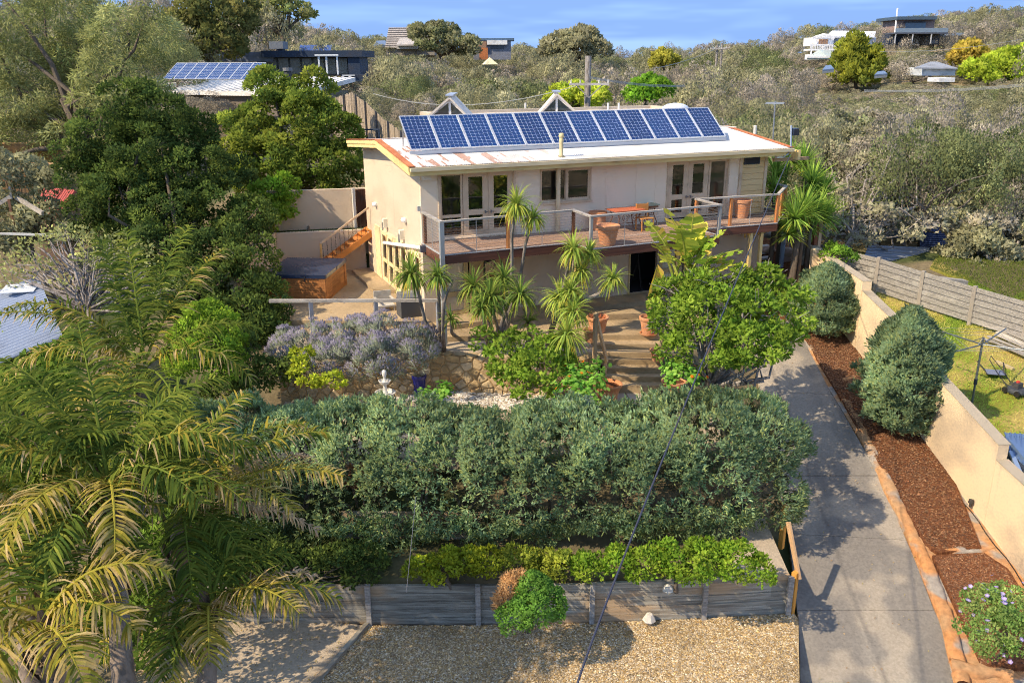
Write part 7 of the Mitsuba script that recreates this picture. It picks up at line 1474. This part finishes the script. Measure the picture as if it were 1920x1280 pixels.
gnarly('leaning tea tree with dense olive crown at the right edge', [(1800, 420, 37, 1.1), (1850, 400, 37.5, 1.2), (1900, 400, 38, 1.3), (1830, 470, 35.5, 1.0), (1790, 480, 35.5, .8), (1880, 470, 36, 1.1), (1925, 460, 36, 1.1), (1870, 350, 39, 1.3), (1930, 340, 39, 1.3), (1800, 500, 35, .6)], at_d(1893, 548, 34.5), 522, 20000, OL, 26, .24)
gnarly('stout tea tree trunk beside the leaning one', [(1845, 440, 36, .9), (1870, 430, 36.4, .9), (1820, 430, 36.5, .8), (1850, 490, 35.4, .6)], at_d(1863, 545, 34.6), 523, 7000, OL + GY, 18, .2)
gnarly('dark tangled tea tree behind the yucca', [(1590, 300, 42, 1.3), (1560, 260, 44, 1.3), (1620, 250, 44, 1.3), (1545, 300, 42, 1.0), (1600, 350, 40, 1.0), (1570, 400, 37, .8), (1590, 440, 35.5, .7)], at_d(1590, 470, 37), 524, 11000, GY + GN, 40, .18)
shrub('low_shrub', 'bright weedy shrub at the foot of the dark tangled tree', 'shrub', [(1562, 475, 31, .35, .7), (1580, 480, 30.5, .3, .7)], 525, 900, .08, GR, rs=.16)
# bush-covered slopes: every tree a thing, the farthest ones one mass
KINDS = [('tea_tree', 'olive green domed tea tree', OL, .85), ('grey_tea_tree', 'grey brown dry crowned tea tree', GY, .8), ('green_bush_tree', 'deeper green rounded bush tree', GN, .8)]
GRP = {'tea_tree': 'olive tea trees', 'grey_tea_tree': 'grey tea trees', 'green_bush_tree': 'deeper green trees'}
OL, GY, GN = [[tuple(.84 * x for x in c) for c in p] for p in (OL, GY, GN)]; KINDS = [(k[0], k[1], p, k[3]) for k, p in zip(KINDS, (OL, GY, GN))]
VAR = {}
for kn, (nm, lab, cols, _) in enumerate(KINDS):
    for q in range(5 if kn == 0 else 3):
        for near_ in (0, 1):
            r = R_(600 + kn * 10 + q); lob_ = np.vstack([[0, 0, .60, .72, .72, .40], *[[math.cos(a) * r.uniform(.3, .62), math.sin(a) * r.uniform(.3, .62), r.uniform(.38, .68), .42, .42, .30] for a in np.arange(6) * PI / 3 + r.uniform(0, 1)]])
            a_, sub = crown(r, lob_, (3400, 11500)[near_], (.033, .0185)[near_], cols, rs=.17, per=.85, nb=(.72, .6)[near_], elong=1.4, wide=.6, zmin=-.25, tint=.26, var=.14, fill=.12); key = f'{nm}_crown_{"abcde"[q]}{"fn"[near_]}'
            scene[key] = {'type': 'shapegroup', 'crown': M().add(*a_).shape('leaf')}
            tr_ = limbs(M(), r, V3(0, 0, 0), sub, .03, (.28, .25, .22), 14, .35, 4, .45); VAR[(kn, q, near_)] = (key, tr_.shape('bark', True))
r = R_(690); a_, sub = crown(r, [[0, 0, .3, .8, .8, .45], [.4, .2, .3, .4, .4, .35]], 800, .07, OL + GY, rs=.3, per=.8, nb=.6, elong=1.4, wide=.6, tint=.2); scene['low_scrub_clump'] = {'type': 'shapegroup', 'crown': M().add(*a_).shape('leaf')}
for q in range(520):
    d = r.uniform(62, 175) if q < 200 else r.uniform(66, 135); x = r.uniform(640, 2000) if q < 200 else r.uniform(1380, 1960); ta = (x - 960) / 1682.; X, Y = d * FWH[0] + d * ta * RTH[0], d * FWH[1] + d * ta * RTH[1]; sc = r.uniform(.7, 1.5)
    scene[f'low_scrub__{q + 1:03d}'] = {'type': 'instance', 'to_world': T().translate([X, Y, float(ground_z(X, Y)) - .1]).rotate([0, 0, 1], r.uniform(0, 360)).scale([sc, sc, sc * .75]), 'group': {'type': 'ref', 'id': 'low_scrub_clump'}}
labels['low_scrub'] = {'kind': 'stuff', 'label': 'low coastal scrub filling the gaps between the trees on the slopes', 'category': 'scrub'}
SIGHT = [(405, 690, 146, 84), (195, 556, 205, 49), (715, 825, 88, 148), (860, 965, 113, 148), (895, 930, 124, 119), (1508, 1650, 110, 138), (1672, 1835, 86, 148), (1555, 1655, 166, 116), (1790, 1925, 152, 107), (1708, 1798, 150, 102), (1040, 1135, 196, 52), (1185, 1250, 184, 69), (1232, 1258, 126, 123), (1222, 1236, 118, 150), (1338, 1360, 108, 118), (615, 760, 262, 37), (1630, 1672, 146, 92), (1535, 1570, 138, 98)]
FPX = [(11.5, 26, 35.8, 41.5)]
r = R_(700); cand = []
for d in (37, 41, 47, 54, 62, 71, 81, 93, 106, 121, 138, 157, 178, 202, 228, 256, 285):
    rad0 = np.interp(d, [40, 80, 300], [2.3, 2.9, 3.6]); st = 1600 * rad0 * 1.15 / d
    for x in np.arange(-170, 2090, st):
        if d == 37 and (x < 1560 or 1600 < x < 1760): continue
        cand.append((x + r.normal(0, st * .2), d * (1 + r.normal(0, .03)), rad0 * r.uniform(.75, 1.3), r.random(), r.random(), r.random()))
def proj_y(p):
    v = p - EYE; return 640 + F_PX * (v @ DN) / (v @ FW)
cand.sort(key=lambda c: c[1]); nthing = 0; far = M(); rot = lambda a: T().rotate([0, 0, 1], a)
for x, d, rad, u1, u2, u3 in cand:
    ta = (x - 960) / 1682.; X, Y = d * FWH[0] + d * ta * RTH[0], d * FWH[1] + d * ta * RTH[1]
    if any(a < X < b and c < Y < e for a, b, c, e in FPX) or (X < 24.5 and X > 3 and Y < 36): continue
    if d < 52 and -100 < x < 640: continue
    if d < 60 and 190 < x < 560: continue
    z = float(ground_z(X, Y)); hgt = rad * np.interp(u1, [0, 1], [1.35, 1.9]) * (1.0 if not 250 < x < 620 else 1.15)
    if d < 60 and 640 < x < 1330: hgt = min(hgt, 3.2)
    if d < 85 and x > 1330: hgt *= 1.3; rad *= 1.15
    ok = True
    for x0, x1, yl, dh in SIGHT:
        w = 1600 * rad * .8 / d
        if d < dh + 7 and x0 - w < x < x1 + w:
            if -5 < d - dh < 5 and x0 - .6 * w < x < x1 + .6 * w: ok = False; break
            while hgt > 1.2 and proj_y(V3(X, Y, z + hgt * 1.22)) < yl: hgt *= .85
            if proj_y(V3(X, Y, z + hgt * 1.22)) < yl or hgt < 1.15: ok = False; break
    if not ok: continue
    kn = 0 if u2 < .52 else 1 if u2 < .84 else 2
    q = int(u3 * (5 if kn == 0 else 3)); key, trs = VAR[(kn, q, int(d < 78))]; mt = T().translate([X, Y, z - .15]).rotate([0, 0, 1], u1 * 997 % 360).scale([rad * 1.15, rad * 1.15, hgt * 1.02])
    if nthing < 290:
        zone = 'high on the ridge at the upper left' if x < 640 and d > 60 else 'on the near slope left of the roof' if x < 640 else 'in the near bush right of the house' if x > 1330 and d < 62 else 'on the hillside below the hilltop and white houses' if x > 1330 and d < 150 else 'along the right hand ridge line' if x > 1330 else 'just beyond the glazed gable roof' if d < 75 else 'on the middle slope below the skyline' if d < 125 else 'along the centre skyline'
        k = thing(KINDS[kn][0], f'{KINDS[kn][1]} {zone}', 'tree', f'{GRP[KINDS[kn][0]]} {zone}'); scene[k + '__crown'] = {'type': 'instance', 'to_world': mt, 'group': {'type': 'ref', 'id': key}}
        scene[k + '__trunk'] = {**trs, 'to_world': mt}; nthing += 1
    else:
        nthing += 1; scene[f'distant_tree__{nthing:03d}'] = {'type': 'instance', 'to_world': mt, 'group': {'type': 'ref', 'id': key}}
labels['distant_tree'] = {'kind': 'stuff', 'label': 'distant bush merging into one mass on the far ridges', 'category': 'trees'}
# tall odd trees on the left skyline
big_tree('umbrella_tree', 'tall sparse umbrella shaped tree on the left skyline', [(510, 22, 104, 1.9), (535, 15, 104, 2.0), (560, 28, 104, 1.6), (495, 35, 104, 1.3), (525, 8, 104, 1.5)], 531, 3600, .26, [(.16, .19, .06), (.22, .22, .09)], at_d(530, 90, 104), .3, .7, fill=.3)
big_tree('skyline_tree', 'dark olive tree reaching the top edge on the left ridge', [(390, 30, 80, 2.6), (430, 55, 80, 2.4), (355, 60, 80, 2.3), (445, 25, 81, 1.7), (405, 10, 81, 1.8), (400, 85, 79, 2.6), (345, 100, 79, 2.0)], 532, 13000, .22, [(.085, .10, .03), (.125, .125, .04), (.155, .135, .045), (.065, .08, .027)], at_d(395, 125, 80), .35, .7)
big_tree('skyline_tree', 'olive tree behind the shingled house on the skyline', [(800, 66, 143, 2.2), (830, 70, 143, 2.6), (815, 85, 142, 2.8), (850, 85, 142, 2.4), (785, 62, 144, 1.4), (880, 92, 141, 2.), (870, 82, 142, 1.6)], 533, 8000, .32, OL + GN, at_d(825, 118, 143), .35, .8)
big_tree('skyline_tree', 'clump of olive trees on the centre skyline', [(1065, 85, 150, 2.8), (1090, 80, 150, 3.), (1110, 95, 149, 2.6), (1040, 95, 150, 2.4), (1080, 100, 148, 3.), (1100, 70, 151, 1.6)], 534, 8500, .34, OL, at_d(1080, 128, 150), .4, .85)
big_tree('bare_tree', 'leafless grey tree on the left skyline', [(470, 60, 100, 1.4), (490, 50, 100, 1.3), (455, 70, 100, 1.2)], 535, 260, .2, GY, at_d(475, 105, 100), .14, .45, limbn=50, bc=(.34, .31, .29))

# fallen leaves on the hard ground
def litter(name, label, polys, n, seed, cols, off):
    r = R_(seed); m = M()
    for pl, zf in polys:
        P = Polygon([(p[0], p[1]) for p in pl]); x0, y0, x1, y1 = P.bounds; q = r.uniform([x0, y0], [x1, y1], (n * 2, 2)); q = q[shapely.contains_xy(P, q)][:n]
        if not len(q): continue
        p = np.column_stack([q, (zf(q) if callable(zf) else np.full(len(q), zf)) + off]); d = nrm(np.column_stack([r.normal(0, 1, (len(q), 2)), r.normal(.1, .15, len(q))])); nn_ = nrm(np.column_stack([r.normal(0, .35, (len(q), 2)), np.ones(len(q))]))
        m.add(*kites(p, d, nn_, r.uniform(.03, .075, len(q)), r.uniform(.015, .03, len(q)), pick(r, len(q), cols, .25), None, .15)[:3])
    stuff(name, m.shape('leaf'), label, 'leaves')
BR = [(.22, .13, .06), (.30, .2, .08), (.14, .09, .045), (.26, .22, .06)]
drv = [at_g(*p, 0) for p in R] + [at_g(*p, 0) for p in Lp[::-1]]
litter('leaf_litter', 'brown fallen leaves scattered over gravel, bed and driveway', [(gpoly, -3.26), (bed, -3.27), (drv, lambda c: zg(c) + .03), (bedp, top_z - .03)], 420, 801, BR, .012)
litter('patio_leaf', 'dry fallen leaves scattered over the patio, deck and terrace', [(pat, 0.), (terr, T1), ([(x, y) for x, y in outline], ZD), (bedpl, -.19)], 170, 802, BR, .012)

# shaded yard beyond the paling fence
yq = []
for x, y in ((1742, 512), (1770, 478), (1960, 468), (2040, 520), (2030, 575), (1920, 553), (1832, 530)):
    p = at_z(x, y, .2); yq.append([p[0], p[1], float(ground_z(p[0], p[1])) + .06])
yq = np.array(yq); yr = np.vstack([yq[q] + (yq[(q + 1) % 7] - yq[q]) * t for q in range(7) for t in (0, .25, .5, .75)]); yr[:, 2] = ground_z(yr[:, 0], yr[:, 1]) + .08
struct('back_lawn', M().skirt(yr, .1).shape('lawn_base'))
r = R_(810); P = Polygon(yr[:, :2]); x0, y0, x1, y1 = P.bounds; q = r.uniform([x0, y0], [x1, y1], (26000, 2)); q = q[shapely.contains_xy(P, q)]; d = nrm(np.column_stack([r.normal(0, .4, (len(q), 2)), np.ones(len(q))]))
stuff('back_lawn_grass', M().add(*kites(np.column_stack([q, ground_z(q[:, 0], q[:, 1]) + .05]), d, nrm(np.cross(d, rnd_dirs(r, len(q)))), r.uniform(.06, .16, len(q)), .03, pick(r, len(q), [(.065, .09, .018), (.10, .11, .03), (.05, .07, .015)], .15), np.tile(V3(0, 0, 1), (len(q), 1)))).shape('leaf'), 'rough green grass darkened in colour for the shaded yard beyond the fence', 'grass')  # blade colours darkened to stand for the shade here
shrub('low_shrub', 'low olive scrub beyond the fence beneath the leaning tea tree', 'shrub', [(x, y, d, a, .7) for x, y, d, a in ((1800, 500, 35.5, .6), (1840, 515, 35, .45), (1905, 520, 35.2, .6), (1935, 500, 36, .8), (1770, 490, 36.5, .5))], 526, 4200, .09, OL + GN, rs=.2)
